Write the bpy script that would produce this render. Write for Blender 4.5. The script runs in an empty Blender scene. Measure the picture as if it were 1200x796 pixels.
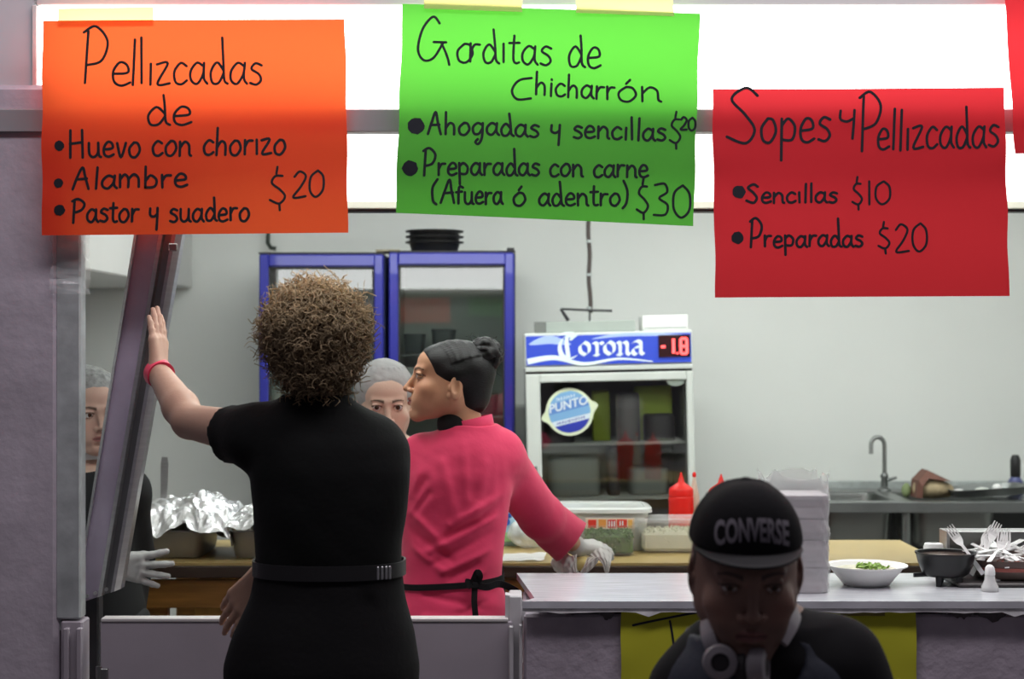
import bpy, math, random
import numpy as np
from mathutils import Vector, Matrix, Euler
from mathutils.bvhtree import BVHTree

C = bpy.context.scene.collection
R = math.radians
F = 2000.0           # focal length in pixels of the 1200 x 796 frame
CX, HY = 600.0, 405.0
EYE = 1.6

def W(px, py, Y):
    """point at depth Y seen at pixel px, py (used only to measure real positions)"""
    return Vector(((px - CX) * Y / F, Y, EYE - (py - HY) * Y / F))

# ------------------------------------------------------------ camera, world, lights, exposure
cam_d = bpy.data.cameras.new('camera')
cam_d.sensor_width = 36.0
cam_d.lens = 36.0 * F / 1200.0
cam_d.shift_y = 7.0 / 1200.0
cam_d.clip_start = 0.05
cam_d.dof.use_dof = True
cam_d.dof.focus_distance = 4.05
cam_d.dof.aperture_fstop = 4.5
cam = bpy.data.objects.new('camera', cam_d)
cam.location = (0, 0, EYE)
cam.rotation_euler = (R(90), 0, 0)
C.objects.link(cam)
bpy.context.scene.camera = cam

vs = bpy.context.scene.view_settings
vs.view_transform = 'Standard'
try: vs.look = 'None'
except Exception: pass
vs.gamma = 1.0
vs.use_curve_mapping = False
vs.exposure = 0.0

world = bpy.data.worlds.new('world')
bpy.context.scene.world = world
world.use_nodes = True
bg = world.node_tree.nodes['Background']
bg.inputs[0].default_value = (0.50, 0.45, 0.55, 1)
bg.inputs[1].default_value = 0.13

def area_light(name, loc, target, sx, sy, power, color=(1, 1, 1)):
    d = bpy.data.lights.new(name, 'AREA')
    d.shape = 'RECTANGLE'; d.size = sx; d.size_y = sy
    d.energy = power; d.color = color
    o = bpy.data.objects.new(name, d)
    o.location = loc
    o.rotation_euler = (Vector(target) - Vector(loc)).to_track_quat('-Z', 'Y').to_euler()
    C.objects.link(o)
    return o

# hall lamps high over the walkway in front of the stall
area_light('hall_lamp_light', (0.5, 2.85, 3.7), (0.4, 3.85, 1.9), 4.0, 0.35, 60, (1.0, 0.93, 1.0))
# ceiling tubes inside the kitchen (fixtures are built further down at the same place)
area_light('kitchen_light_front', (0.55, 4.42, 2.60), (0.55, 4.42, 0), 3.2, 0.25, 30, (0.95, 1.0, 0.96))
area_light('kitchen_light_rear', (0.75, 6.30, 2.60), (0.75, 6.30, 0), 3.4, 0.25, 36, (0.94, 1.0, 0.96))

# ------------------------------------------------------------ tagging
def tag(o, label=None, cat=None, group=None, kind=None):
    if label: o['label'] = label
    if cat: o['category'] = cat
    if group: o['group'] = group
    if kind: o['kind'] = kind
    return o

def thing(name, label, cat, loc=(0, 0, 0), group=None, rz=0.0):
    o = bpy.data.objects.new(name, None)
    o.empty_display_size = 0.05
    o.location = loc
    o.rotation_euler = (0, 0, rz)
    C.objects.link(o)
    o['label'] = label; o['category'] = cat
    if group: o['group'] = group
    return o

def world_of(o):
    m = Matrix.LocRotScale(o.location, o.rotation_euler, o.scale)
    return world_of(o.parent) @ m if o.parent else m

def copy_tree(o, parent=None):
    c = o.copy(); C.objects.link(c); c.parent = parent
    for ch in [k for k in bpy.data.objects if k.parent == o]:
        copy_tree(ch, c)
    return c

# ------------------------------------------------------------ materials
MATS = {}
def mat(name, col, rough=0.5, metal=0.0, var=0.0, vscale=8.0, bump=0.0, bscale=60.0, spec=0.5,
        transl=0.0, alpha=1.0, trans=0.0, emit=None, estr=0.0, sheen=0.0, sss=0.0, stretch=None, ior=1.45, coat=0.0,
        attr=None, col2=None, tcol=None):
    if name in MATS: return MATS[name]
    m = bpy.data.materials.new(name); m.use_nodes = True
    nt = m.node_tree; N = nt.nodes; L = nt.links
    b = N['Principled BSDF']
    out = N['Material Output']
    c4 = (col[0], col[1], col[2], 1)
    b.inputs['Base Color'].default_value = c4
    b.inputs['Roughness'].default_value = rough
    b.inputs['Metallic'].default_value = metal
    b.inputs['Specular IOR Level'].default_value = spec
    b.inputs['IOR'].default_value = ior
    b.inputs['Transmission Weight'].default_value = trans
    b.inputs['Alpha'].default_value = alpha
    b.inputs['Sheen Weight'].default_value = sheen
    b.inputs['Coat Weight'].default_value = coat
    if sss:
        b.inputs['Subsurface Weight'].default_value = sss
        b.inputs['Subsurface Radius'].default_value = (0.012, 0.005, 0.003)
        b.inputs['Subsurface Scale'].default_value = 1.0
    if emit:
        b.inputs['Emission Color'].default_value = (emit[0], emit[1], emit[2], 1)
        b.inputs['Emission Strength'].default_value = estr
    src = None
    tc = N.new('ShaderNodeTexCoord')
    mp = N.new('ShaderNodeMapping')
    if stretch: mp.inputs['Scale'].default_value = stretch
    L.new(tc.outputs['Object'], mp.inputs['Vector'])
    if attr:
        a = N.new('ShaderNodeVertexColor'); a.layer_name = attr
        src = a.outputs['Color']
    if var > 0:
        nz = N.new('ShaderNodeTexNoise'); nz.inputs['Scale'].default_value = vscale
        nz.inputs['Detail'].default_value = 6
        L.new(mp.outputs['Vector'], nz.inputs['Vector'])
        if col2 is None:
            hs = N.new('ShaderNodeMapRange')
            hs.inputs['From Min'].default_value = 0.3; hs.inputs['From Max'].default_value = 0.7
            hs.inputs['To Min'].default_value = 1 - var; hs.inputs['To Max'].default_value = 1 + var
            L.new(nz.outputs['Fac'], hs.inputs['Value'])
            mx = N.new('ShaderNodeVectorMath'); mx.operation = 'SCALE'
            if src is None:
                mx.inputs[0].default_value = col[:3]
            else:
                L.new(src, mx.inputs[0])
            L.new(hs.outputs['Result'], mx.inputs['Scale'])
            src = mx.outputs[0]
        else:
            cr = N.new('ShaderNodeValToRGB')
            cr.color_ramp.elements[0].position = 0.5 - var * 0.5; cr.color_ramp.elements[0].color = c4
            cr.color_ramp.elements[1].position = 0.5 + var * 0.5; cr.color_ramp.elements[1].color = (*col2, 1)
            L.new(nz.outputs['Fac'], cr.inputs['Fac'])
            src = cr.outputs['Color']
    if src is not None: L.new(src, b.inputs['Base Color'])
    if bump > 0:
        nb = N.new('ShaderNodeTexNoise'); nb.inputs['Scale'].default_value = bscale
        nb.inputs['Detail'].default_value = 5
        L.new(mp.outputs['Vector'], nb.inputs['Vector'])
        bp = N.new('ShaderNodeBump'); bp.inputs['Strength'].default_value = min(1, bump)
        bp.inputs['Distance'].default_value = 0.004
        L.new(nb.outputs['Fac'], bp.inputs['Height'])
        L.new(bp.outputs['Normal'], b.inputs['Normal'])
    if transl > 0:
        t = N.new('ShaderNodeBsdfTranslucent')
        t.inputs['Color'].default_value = c4 if tcol is None else (*tcol, 1)
        if src is not None and tcol is None: L.new(src, t.inputs['Color'])
        mx = N.new('ShaderNodeMixShader'); mx.inputs[0].default_value = transl
        L.new(b.outputs[0], mx.inputs[1]); L.new(t.outputs[0], mx.inputs[2])
        L.new(mx.outputs[0], out.inputs['Surface'])
    MATS[name] = m
    return m

# ------------------------------------------------------------ mesh helpers
class MB:
    """collects shapes into one mesh"""
    def __init__(self):
        self.v = []; self.f = []; self.m = []
    def add(self, vs, fs, mi=0):
        n = len(self.v)
        self.v += [tuple(p) for p in vs]
        self.f += [tuple(i + n for i in q) for q in fs]
        self.m += [mi] * len(fs)
        return self
    def box(self, c, s, M=None, mi=0, bev=0.0):
        hx, hy, hz = s[0] / 2, s[1] / 2, s[2] / 2
        b = min(bev, hx * .9, hy * .9, hz * .9)
        if b <= 0:
            vs = [Vector((c[0] + x * hx, c[1] + y * hy, c[2] + z * hz)) for x in (-1, 1) for y in (-1, 1) for z in (-1, 1)]
            fs = [(0, 1, 3, 2), (4, 6, 7, 5), (0, 4, 5, 1), (2, 3, 7, 6), (0, 2, 6, 4), (1, 5, 7, 3)]
        else:
            vs = []; idx = {}
            for x in (-1, 1):
                for y in (-1, 1):
                    for z in (-1, 1):
                        for ax in range(3):
                            p = [x * (hx - b), y * (hy - b), z * (hz - b)]
                            p[ax] = (x, y, z)[ax] * (hx, hy, hz)[ax]
                            idx[(x, y, z, ax)] = len(vs)
                            vs.append(Vector((c[0] + p[0], c[1] + p[1], c[2] + p[2])))
            fs = []
            for ax in range(3):
                a1, a2 = (ax + 1) % 3, (ax + 2) % 3
                for s_ in (-1, 1):
                    q = []
                    for u, w in ((-1, -1), (1, -1), (1, 1), (-1, 1)):
                        k = [0, 0, 0]; k[ax] = s_; k[a1] = u; k[a2] = w
                        q.append(idx[(k[0], k[1], k[2], ax)])
                    fs.append(tuple(q if s_ > 0 else q[::-1]))
                for u in (-1, 1):
                    for w in (-1, 1):
                        ka = [0, 0, 0]; kb = [0, 0, 0]
                        ka[ax] = -1; kb[ax] = 1
                        ka[a1] = kb[a1] = u; ka[a2] = kb[a2] = w
                        q = (idx[(*ka, a1)], idx[(*kb, a1)], idx[(*kb, a2)], idx[(*ka, a2)])
                        fs.append(q if u * w > 0 else q[::-1])
            for x in (-1, 1):
                for y in (-1, 1):
                    for z in (-1, 1):
                        q = (idx[(x, y, z, 0)], idx[(x, y, z, 1)], idx[(x, y, z, 2)])
                        fs.append(q if x * y * z > 0 else q[::-1])
        if M is not None: vs = [M @ p for p in vs]
        return self.add(vs, fs, mi)
    def tube(self, pts, r, n=10, cap=True, mi=0, closed=False):
        pts = [Vector(p) for p in pts]
        rs = r if isinstance(r, (list, tuple)) else [r] * len(pts)
        rings = []
        up = None
        for i, p in enumerate(pts):
            if closed:
                t = pts[(i + 1) % len(pts)] - pts[i - 1]
            else:
                t = pts[min(i + 1, len(pts) - 1)] - pts[max(i - 1, 0)]
            if t.length < 1e-9: t = Vector((0, 0, 1))
            t.normalize()
            if up is None:
                up = Vector((0, 0, 1)) if abs(t.z) < .9 else Vector((1, 0, 0))
            a = t.cross(up)
            if a.length < 1e-6: a = t.cross(Vector((1, 0.3, 0)))
            a.normalize(); b = a.cross(t).normalized(); up = b
            rings.append([p + (a * math.cos(2 * math.pi * k / n) + b * math.sin(2 * math.pi * k / n)) * rs[i] for k in range(n)])
        vs = [q for rg in rings for q in rg]
        m = len(rings)
        fs = []
        for i in range(m if closed else m - 1):
            j = (i + 1) % m
            for k in range(n):
                k2 = (k + 1) % n
                fs.append((i * n + k, j * n + k, j * n + k2, i * n + k2))
        if cap and not closed:
            fs.append(tuple(range(n))); fs.append(tuple(range((m - 1) * n, m * n))[::-1])
        return self.add(vs, fs, mi)
    def lathe(self, prof, n=32, c=(0, 0, 0), M=None, mi=0, sq=None):
        """prof: list of (radius, z). sq=(sx,sy,exp) superellipse section"""
        vs = []
        for r, z in prof:
            for k in range(n):
                t = 2 * math.pi * k / n
                ct, st = math.cos(t), math.sin(t)
                if sq:
                    e = 2.0 / sq[2]
                    x = math.copysign(abs(ct) ** e, ct) * r * sq[0]; y = math.copysign(abs(st) ** e, st) * r * sq[1]
                else:
                    x, y = ct * r, st * r
                vs.append(Vector((c[0] + x, c[1] + y, c[2] + z)))
        fs = []
        for i in range(len(prof) - 1):
            for k in range(n):
                k2 = (k + 1) % n
                fs.append((i * n + k, i * n + k2, (i + 1) * n + k2, (i + 1) * n + k))
        if prof[0][0] > 1e-6: fs.append(tuple(range(n))[::-1])
        if prof[-1][0] > 1e-6: fs.append(tuple(range((len(prof) - 1) * n, len(prof) * n)))
        if M is not None: vs = [M @ p for p in vs]
        return self.add(vs, fs, mi)
    def prism(self, poly, y0, y1, mi=0, M=None):
        """poly in x,z extruded along y"""
        n = len(poly)
        vs = [Vector((p[0], y0, p[1])) for p in poly] + [Vector((p[0], y1, p[1])) for p in poly]
        fs = [tuple(range(n)), tuple(range(n, 2 * n))[::-1]]
        for i in range(n):
            j = (i + 1) % n
            fs.append((i, i + n, j + n, j))
        if M is not None: vs = [M @ p for p in vs]
        return self.add(vs, fs, mi)
    def build(self, name, mats, parent=None, smooth=False, world=False):
        me = bpy.data.meshes.new(name)
        vs = self.v
        if world and parent is not None:
            inv = world_of(parent).inverted()
            vs = [tuple(inv @ Vector(p)) for p in vs]
        me.from_pydata(vs, [], self.f)
        if not isinstance(mats, (list, tuple)): mats = [mats]
        for m in mats: me.materials.append(m)
        me.polygons.foreach_set('material_index', self.m)
        if smooth: me.polygons.foreach_set('use_smooth', [True] * len(me.polygons))
        me.update()
        if smooth == 'auto':
            try: me.set_sharp_from_angle(angle=R(40))
            except Exception: pass
        o = bpy.data.objects.new(name, me)
        C.objects.link(o)
        if parent is not None: o.parent = parent
        return o

def struct(name, mb, m, label=None, cat=None, **k):
    o = mb.build(name, m, **k)
    o['kind'] = 'structure'
    return o

# ------------------------------------------------------------ implicit surfaces
def _bb(ps, rs):
    lo = np.min([np.array(p) - r for p, r in zip(ps, rs)], axis=0)
    hi = np.max([np.array(p) + r for p, r in zip(ps, rs)], axis=0)
    return lo, hi

class P:
    """a primitive of a signed distance field"""
    def __init__(s, fn, lo, hi, k=0.01, op='+'):
        s.fn = fn; s.lo = np.array(lo, float); s.hi = np.array(hi, float); s.k = k; s.op = op

def cap(a, b, ra, rb=None, k=0.01, op='+', M=None, flat=None):
    rb = ra if rb is None else rb
    a = Vector(a); b = Vector(b); sc = 1.0
    if M is not None:
        a = M @ a; b = M @ b; sc = M.median_scale; ra *= sc; rb *= sc; k *= sc
    A = np.array(a, float); B = np.array(b, float); d = B - A; L2 = max(float(d @ d), 1e-12)
    def fn(X, Y, Z):
        px, py, pz = X - A[0], Y - A[1], Z - A[2]
        t = np.clip((px * d[0] + py * d[1] + pz * d[2]) / L2, 0, 1)
        return np.sqrt((px - t * d[0]) ** 2 + (py - t * d[1]) ** 2 + (pz - t * d[2]) ** 2) - (ra + (rb - ra) * t)
    lo, hi = _bb([A, B], [ra, rb])
    return P(fn, lo, hi, k, op)

def ell(c, r, k=0.01, op='+', M=None, rot=None):
    T = Matrix.Translation(Vector(c)) @ (Euler(rot).to_matrix().to_4x4() if rot else Matrix.Identity(4))
    sc = 1.0
    if M is not None:
        T = M @ T; sc = M.median_scale; k *= sc
    r = np.array(r, float) * sc
    q = T.to_3x3().normalized(); q = np.array(q); q = q / np.linalg.norm(q, axis=0)
    c0 = np.array(T.translation)
    Rm = q.T
    def fn(X, Y, Z):
        px, py, pz = X - c0[0], Y - c0[1], Z - c0[2]
        u = [(Rm[i, 0] * px + Rm[i, 1] * py + Rm[i, 2] * pz) for i in range(3)]
        k0 = np.sqrt(sum((u[i] / r[i]) ** 2 for i in range(3)))
        k1 = np.sqrt(sum((u[i] / r[i] ** 2) ** 2 for i in range(3))) + 1e-9
        return k0 * (k0 - 1) / k1
    m = np.abs(q) @ r
    return P(fn, c0 - m, c0 + m, k, op)

def loft(sec, k=0.02, op='+', yaw=0.0, exp=2.3, org=(0, 0)):
    """sec: (z, cx, cy, half width, half depth); yaw turns about org"""
    s = np.array(sorted(sec), float)
    zs = s[:, 0]; cy, sy = math.cos(yaw), math.sin(yaw)
    # smooth interpolation
    zz = np.linspace(zs[0], zs[-1], 80)
    cols = []
    for i in range(1, 5):
        v = np.interp(zz, zs, s[:, i])
        v2 = np.convolve(np.pad(v, 3, mode='edge'), np.ones(7) / 7, 'valid')
        cols.append(v2)
    def fn(X, Y, Z):
        x = (X - org[0]) * cy + (Y - org[1]) * sy + org[0]
        y = -(X - org[0]) * sy + (Y - org[1]) * cy + org[1]
        cx = np.interp(Z, zz, cols[0]); c_y = np.interp(Z, zz, cols[1])
        a = np.interp(Z, zz, cols[2]); b = np.interp(Z, zz, cols[3])
        u = np.abs((x - cx) / a); v = np.abs((y - c_y) / b)
        q = (u ** exp + v ** exp) ** (1 / exp) + 1e-9
        g = np.sqrt((u / a) ** 2 + (v / b) ** 2) / np.maximum(np.sqrt(u * u + v * v), 1e-6) + 1e-9
        d = (q - 1) / g
        return np.maximum(d, np.maximum(Z - zs[-1], zs[0] - Z))
    w = float(max(s[:, 3].max(), s[:, 4].max())) * 1.3
    mx, my = s[:, 1], s[:, 2]
    rad = w + max(abs(mx - org[0]).max(), abs(my - org[1]).max()) if yaw else w
    if yaw:
        lo = (org[0] - rad, org[1] - rad, zs[0]); hi = (org[0] + rad, org[1] + rad, zs[-1])
    else:
        lo = (mx.min() - w, my.min() - w, zs[0]); hi = (mx.max() + w, my.max() + w, zs[-1])
    return P(fn, lo, hi, k, op)

def clip(nrm, pt, lo, hi, M=None):
    """remove what lies on the +nrm side of the plane, inside lo..hi"""
    n = Vector(nrm).normalized(); p = Vector(pt)
    if M is not None:
        n = (M.to_3x3() @ n).normalized(); p = M @ p
    n = np.array(n); p = np.array(p)
    def fn(X, Y, Z):
        return -((X - p[0]) * n[0] + (Y - p[1]) * n[1] + (Z - p[2]) * n[2])
    return P(fn, lo, hi, 0, 'c')

def evalgrid(prims, lo, hi, h):
    n = np.maximum(np.ceil((np.array(hi) - lo) / h).astype(int) + 1, 3)
    ax = [(lo[i] + h * np.arange(n[i])).astype(np.float32) for i in range(3)]
    D = np.full(n, 1.0, np.float32)
    for p in prims:
        m = p.k + 3 * h if p.op != 'c' else 0
        i0 = [max(0, int(math.floor((p.lo[i] - m - lo[i]) / h))) for i in range(3)]
        i1 = [min(n[i], int(math.ceil((p.hi[i] + m - lo[i]) / h)) + 1) for i in range(3)]
        if any(i1[i] <= i0[i] for i in range(3)): continue
        sl = tuple(slice(i0[i], i1[i]) for i in range(3))
        X = ax[0][sl[0]][:, None, None]; Y = ax[1][sl[1]][None, :, None]; Z = ax[2][sl[2]][None, None, :]
        shp = (i1[0] - i0[0], i1[1] - i0[1], i1[2] - i0[2])
        if p.op == 'w':       # displacement
            D[sl] = D[sl] + p.fn(X, Y, Z); continue
        if p.op == 'loftsafe': pass
        Xb, Yb, Zb = np.broadcast_arrays(X, Y, Z)
        d = p.fn(Xb, Yb, Zb)
        a = D[sl]
        k = max(p.k, 1e-5)
        if p.op == '+':
            hh = np.clip(0.5 + 0.5 * (a - d) / k, 0, 1)
            D[sl] = a + (d - a) * hh - k * hh * (1 - hh)
        elif p.op == '-':
            d = -d
            hh = np.clip(0.5 - 0.5 * (a - d) / k, 0, 1)
            D[sl] = a + (d - a) * hh + k * hh * (1 - hh)
        elif p.op == 'c':
            D[sl] = np.maximum(a, -d)
    return D

def nets(D, lo, h):
    n = D.shape
    s = D < 0
    c = np.zeros((n[0] - 1, n[1] - 1, n[2] - 1), np.int8)
    for i in (0, 1):
        for j in (0, 1):
            for k in (0, 1):
                c += s[i:n[0] - 1 + i, j:n[1] - 1 + j, k:n[2] - 1 + k]
    act = (c > 0) & (c < 8)
    idx = np.argwhere(act)
    if len(idx) == 0: return np.zeros((0, 3)), np.zeros((0, 4), int)
    vid = -np.ones(act.shape, np.int64); vid[act] = np.arange(len(idx))
    corners = [(i, j, k) for i in (0, 1) for j in (0, 1) for k in (0, 1)]
    val = {q: D[idx[:, 0] + q[0], idx[:, 1] + q[1], idx[:, 2] + q[2]].astype(np.float64) for q in corners}
    acc = np.zeros((len(idx), 3)); cnt = np.zeros(len(idx))
    for q in corners:
        for ax in range(3):
            if q[ax] == 0:
                r = list(q); r[ax] = 1; r = tuple(r)
                a, b = val[q], val[r]
                x = (a < 0) != (b < 0)
                t = np.where(x, a / np.where(x, a - b, 1), 0)
                p = np.array(q, float)[None, :].repeat(len(idx), 0); p[:, ax] = t
                acc[x] += p[x]; cnt += x
    V = (idx + acc / cnt[:, None]) * h + np.array(lo)
    quads = []
    for ax in range(3):
        a1, a2 = (ax + 1) % 3, (ax + 2) % 3
        sa = np.moveaxis(s, ax, 0)
        ch = np.moveaxis(sa[:-1] != sa[1:], 0, ax)
        e = np.argwhere(ch)
        e = e[(e[:, a1] > 0) & (e[:, a2] > 0) & (e[:, a1] < n[a1] - 1) & (e[:, a2] < n[a2] - 1)]
        def cell(o1, o2):
            q = e.copy(); q[:, a1] -= o1; q[:, a2] -= o2
            return vid[q[:, 0], q[:, 1], q[:, 2]]
        Q = np.stack([cell(1, 1), cell(0, 1), cell(0, 0), cell(1, 0)], 1)
        ins = s[e[:, 0], e[:, 1], e[:, 2]]
        Q[~ins] = Q[~ins][:, ::-1]
        quads.append(Q)
    return V, np.concatenate(quads)

def bbox(prims, pad=0.01):
    ps = [p for p in prims if p.op == '+']
    return np.min([p.lo for p in ps], axis=0) - pad, np.max([p.hi for p in ps], axis=0) + pad

def blob(name, regions, m, parent=None, colfn=None, smooth=True):
    """regions: (prims, lo, hi, voxel, keep(V)->bool or None); all joined to one mesh"""
    Vs = []; Fs = []; off = 0
    for prims, lo, hi, h, keep in regions:
        if lo is None: lo, hi = bbox(prims)
        lo = np.array(lo, float); hi = np.array(hi, float)
        D = evalgrid(prims, lo, hi, h)
        V, Fq = nets(D, lo, h)
        if keep is not None and len(Fq):
            cen = V[Fq].mean(1)
            Fq = Fq[keep(cen)]
            used = np.unique(Fq); mp = -np.ones(len(V), int); mp[used] = np.arange(len(used))
            V = V[used]; Fq = mp[Fq]
        Vs.append(V); Fs.append(Fq + off); off += len(V)
    V = np.concatenate(Vs); Fq = np.concatenate(Fs)
    return npmesh(name, V, Fq, m, parent, colfn, smooth)

def npmesh(name, V, Fq, m, parent=None, colfn=None, smooth=True, cols=None):
    if colfn is not None: cols = colfn(V)
    if parent is not None:
        inv = np.array(world_of(parent).inverted())
        V = V @ inv[:3, :3].T + inv[:3, 3]
    me = bpy.data.meshes.new(name)
    nf, k = Fq.shape
    me.vertices.add(len(V)); me.vertices.foreach_set('co', V.astype(np.float32).ravel())
    me.loops.add(nf * k); me.loops.foreach_set('vertex_index', Fq.astype(np.int32).ravel())
    me.polygons.add(nf); me.polygons.foreach_set('loop_start', (np.arange(nf) * k).astype(np.int32))
    me.update(calc_edges=True)
    me.validate()
    me.polygons.foreach_set('use_smooth', np.full(len(me.polygons), bool(smooth)))
    for q in (m if isinstance(m, (list, tuple)) else [m]): me.materials.append(q)
    if cols is not None:
        a = me.color_attributes.new('Col', 'FLOAT_COLOR', 'POINT')
        c4 = np.ones((len(V), 4), np.float32); c4[:, :3] = cols
        a.data.foreach_set('color', c4.ravel())
    o = bpy.data.objects.new(name, me); C.objects.link(o)
    if parent is not None: o.parent = parent
    return o

def wobble(amp, freq, seed=0, lo=(-9, -9, -9), hi=(9, 9, 9), mode='fold', dirs=None, n=7):
    rnd = random.Random(seed)
    ws = []
    for i in range(n):
        if dirs: d = Vector(dirs[i % len(dirs)]) + Vector([rnd.uniform(-.25, .25) for _ in range(3)])
        else: d = Vector([rnd.gauss(0, 1) for _ in range(3)])
        d.normalize(); f = freq * rnd.uniform(.6, 1.7)
        ws.append((d * f, rnd.uniform(0, 6.28), rnd.uniform(.5, 1)))
    def fn(X, Y, Z):
        t = 0
        wp = 0.6 * np.sin(X * freq * .45 + Z * freq * .3 + seed) + 0.5 * np.sin(Y * freq * .5 - Z * freq * .37 + seed * 2)
        for d, ph, a in ws:
            q = np.sin(X * d[0] + Y * d[1] + Z * d[2] + ph + wp * 1.8)
            t = t + a * (1 - 2 * np.abs(q)) if mode == 'fold' else t + a * q
        return (t * amp / n).astype(np.float32)
    return P(fn, lo, hi, 0, 'w')
# ------------------------------------------------------------ heads, hands, bodies
def head_matrix(loc, yaw=0.0, pitch=0.0, roll=0.0, s=1.0):
    """the face looks along -Y of this frame; yaw turns it, pitch > 0 looks down"""
    return Matrix.Translation(Vector(loc)) @ Matrix.Rotation(yaw, 4, 'Z') @ Matrix.Rotation(pitch, 4, 'X') @ Matrix.Rotation(roll, 4, 'Y') @ Matrix.Scale(s, 4)

def head_prims(M, jaw=1.0, nose=1.0, eyes=True, lids=0.0045, lip=1.0, fat=0.0, ear=0.0, crown=0.0):
    p = []
    E = lambda *a, **k: p.append(ell(*a, M=M, **k))
    K = lambda *a, **k: p.append(cap(*a, M=M, **k))
    E((0, .018, .034), (.074, .093, .082 - crown), k=.01)
    E((0, -.030, .040), (.062, .056, .058 - crown * .8), k=.02)             # forehead
    E((0, -.030, -.030), (.059 + fat, .058, .074), k=.02)      # face
    for s in (-1, 1):
        K((s * .047 * jaw, .010, -.046), (s * .019, -.066, -.099), .018, .014, k=.03)
        E((s * .050, .006, -.020), (.020, .034, .045), k=.03)
        E((s * .041, -.058, -.028), (.021 + fat, .020, .020), k=.022)   # cheek
        E((s * .030, -.066, -.060), (.018 + fat, .018, .022), k=.022)
        K((s * .010, -.0835, .0185), (s * .040, -.070, .022), .0085, .007, k=.014)  # brow ridge
    E((0, -.075, -.099), (.018, .014, .015), k=.02)           # chin
    for s in (-1, 1):
        E((s * .0315, -.0985, .003), (.0165, .015, .0115), k=.012, op='-')  # sockets
    K((0, -.083, .010), (0, -.1045, -.030), .0068, .0088, k=.012)  # nose
    E((0, -.106 - .004 * (nose - 1), -.0345), (.0095, .0095, .008), k=.006)
    for s in (-1, 1):
        E((s * .0125 * nose, -.0955, -.0375), (.0072, .0095, .0062), k=.006)
        E((s * .0066, -.1035, -.0425), (.0036, .0050, .0028), k=.002, op='-')
    # mouth
    E((0, -.079, -.068), (.028, .0135, .022), k=.016)
    for s in (-1, 1):
        K((s * .004, -.0950, -.0605), (s * .021, -.0850, -.0645), .0046 * lip, .0022, k=.004)
        K((0, -.0925, -.0720), (s * .018, -.0850, -.0675), .0056 * lip, .0022, k=.004)
        K((0, -.0985, -.0655), (s * .0225, -.0880, -.0660), .0013, .0010, k=.002, op='-')
    K((0, -.096, -.048), (0, -.099, -.056), .0022, .0026, k=.004, op='-')
    E((0, -.089, -.084), (.016, .006, .0045), k=.008, op='-')
    if eyes:
        for s in (-1, 1):
            E((s * .0315, -.0755, .003), (.0142, .0142, .0128), k=.004)        # lids over the eyeball
            E((s * .0315, -.0925, .0022), (.0132, .0120, lids), k=.0018, op='-')
            E((s * .0315, -.0755, .003), (.0128, .0128, .0118), k=.001, op='-')
            K((s * .020, -.0850, .0105), (s * .043, -.0795, .0105), .0030, .0022, k=.005)
    for s in (-1, 1):                                          # ears
        rr = (0.12, 0, s * 0.42)
        E((s * .0765, .018, -.004 + ear), (.0060, .0190, .0310), k=.005, rot=rr)
        E((s * .0820, .016, .001 + ear), (.0050, .0115, .0190), k=.004, op='-', rot=rr)
        E((s * .0745, .007, -.026 + ear), (.0060, .0080, .0095), k=.005)
        E((s * .0750, .003, -.006 + ear), (.0060, .0060, .0080), k=.005)
    return p

def head_colors(M, skin, lipc, browc, stubble=0.0, beard=None):
    inv = np.array(M.inverted())
    sk = np.array(skin); lc = np.array(lipc); bc = np.array(browc)
    def fn(V):
        L = V @ inv[:3, :3].T + inv[:3, 3]
        x, y, z = L[:, 0], L[:, 1], L[:, 2]; ax = np.abs(x)
        col = np.tile(sk, (len(V), 1))
        sm = lambda v, a, b: np.clip((v - a) / (b - a), 0, 1)
        g = lambda d: np.clip(1 - d, 0, 1)
        # blush of cheeks and nose
        bl = np.exp(-(((ax - .043) / .02) ** 2 + ((z + .03) / .02) ** 2)) * (y < -.02) * .35
        col = col * (1 - bl[:, None]) + (sk * np.array((1.12, .78, .74))) * bl[:, None]
        # lips
        zc = -.0665 + .0010 * np.cos(ax * 90)
        w = np.clip(1 - (ax / .0235) ** 2, 0, 1)
        d = np.abs(z - zc) / (.0085 * np.sqrt(w) + 1e-5)
        m = sm(d, 1.15, .85) * (y < -.06) * (ax < .0235)
        col = col * (1 - m[:, None]) + lc * m[:, None]
        # dark mouth line
        m = sm(np.abs(z - zc), .0022, .0010) * (y < -.07) * (ax < .022) * .75
        col = col * (1 - m[:, None]) + lc * .25 * m[:, None]
        # brows
        t = np.clip((ax - .014) / .034, 0, 1)
        zb = .0195 + .0055 * np.sin(t * 2.4) - .002 * t
        hb = .0042 * (1 - .65 * t)
        m = sm(np.abs(z - zb) / hb, 1.4, .7) * (ax > .012) * (ax < .049) * (y < -.04)
        col = col * (1 - m[:, None] * .85) + bc * m[:, None] * .85
        # lash line
        ex = (ax - .0315) / .0150; ez = (z - .0030)
        up = .0062 * np.sqrt(np.clip(1 - ex ** 2, 0, 1))
        m = sm(np.abs(ez - up), .0026, .0010) * (np.abs(ex) < 1) * (y < -.06) * .9
        col = col * (1 - m[:, None]) + bc * .6 * m[:, None]
        if stubble:
            m = stubble * sm(z, -.045, -.06) * (y < -.01) * sm(z, -.125, -.11)
            m = m * (1 - np.exp(-(((ax) / .022) ** 2 + ((z + .066) / .010) ** 2)))
            col = col * (1 - m[:, None]) + bc * m[:, None]
        return col
    return fn

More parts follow.
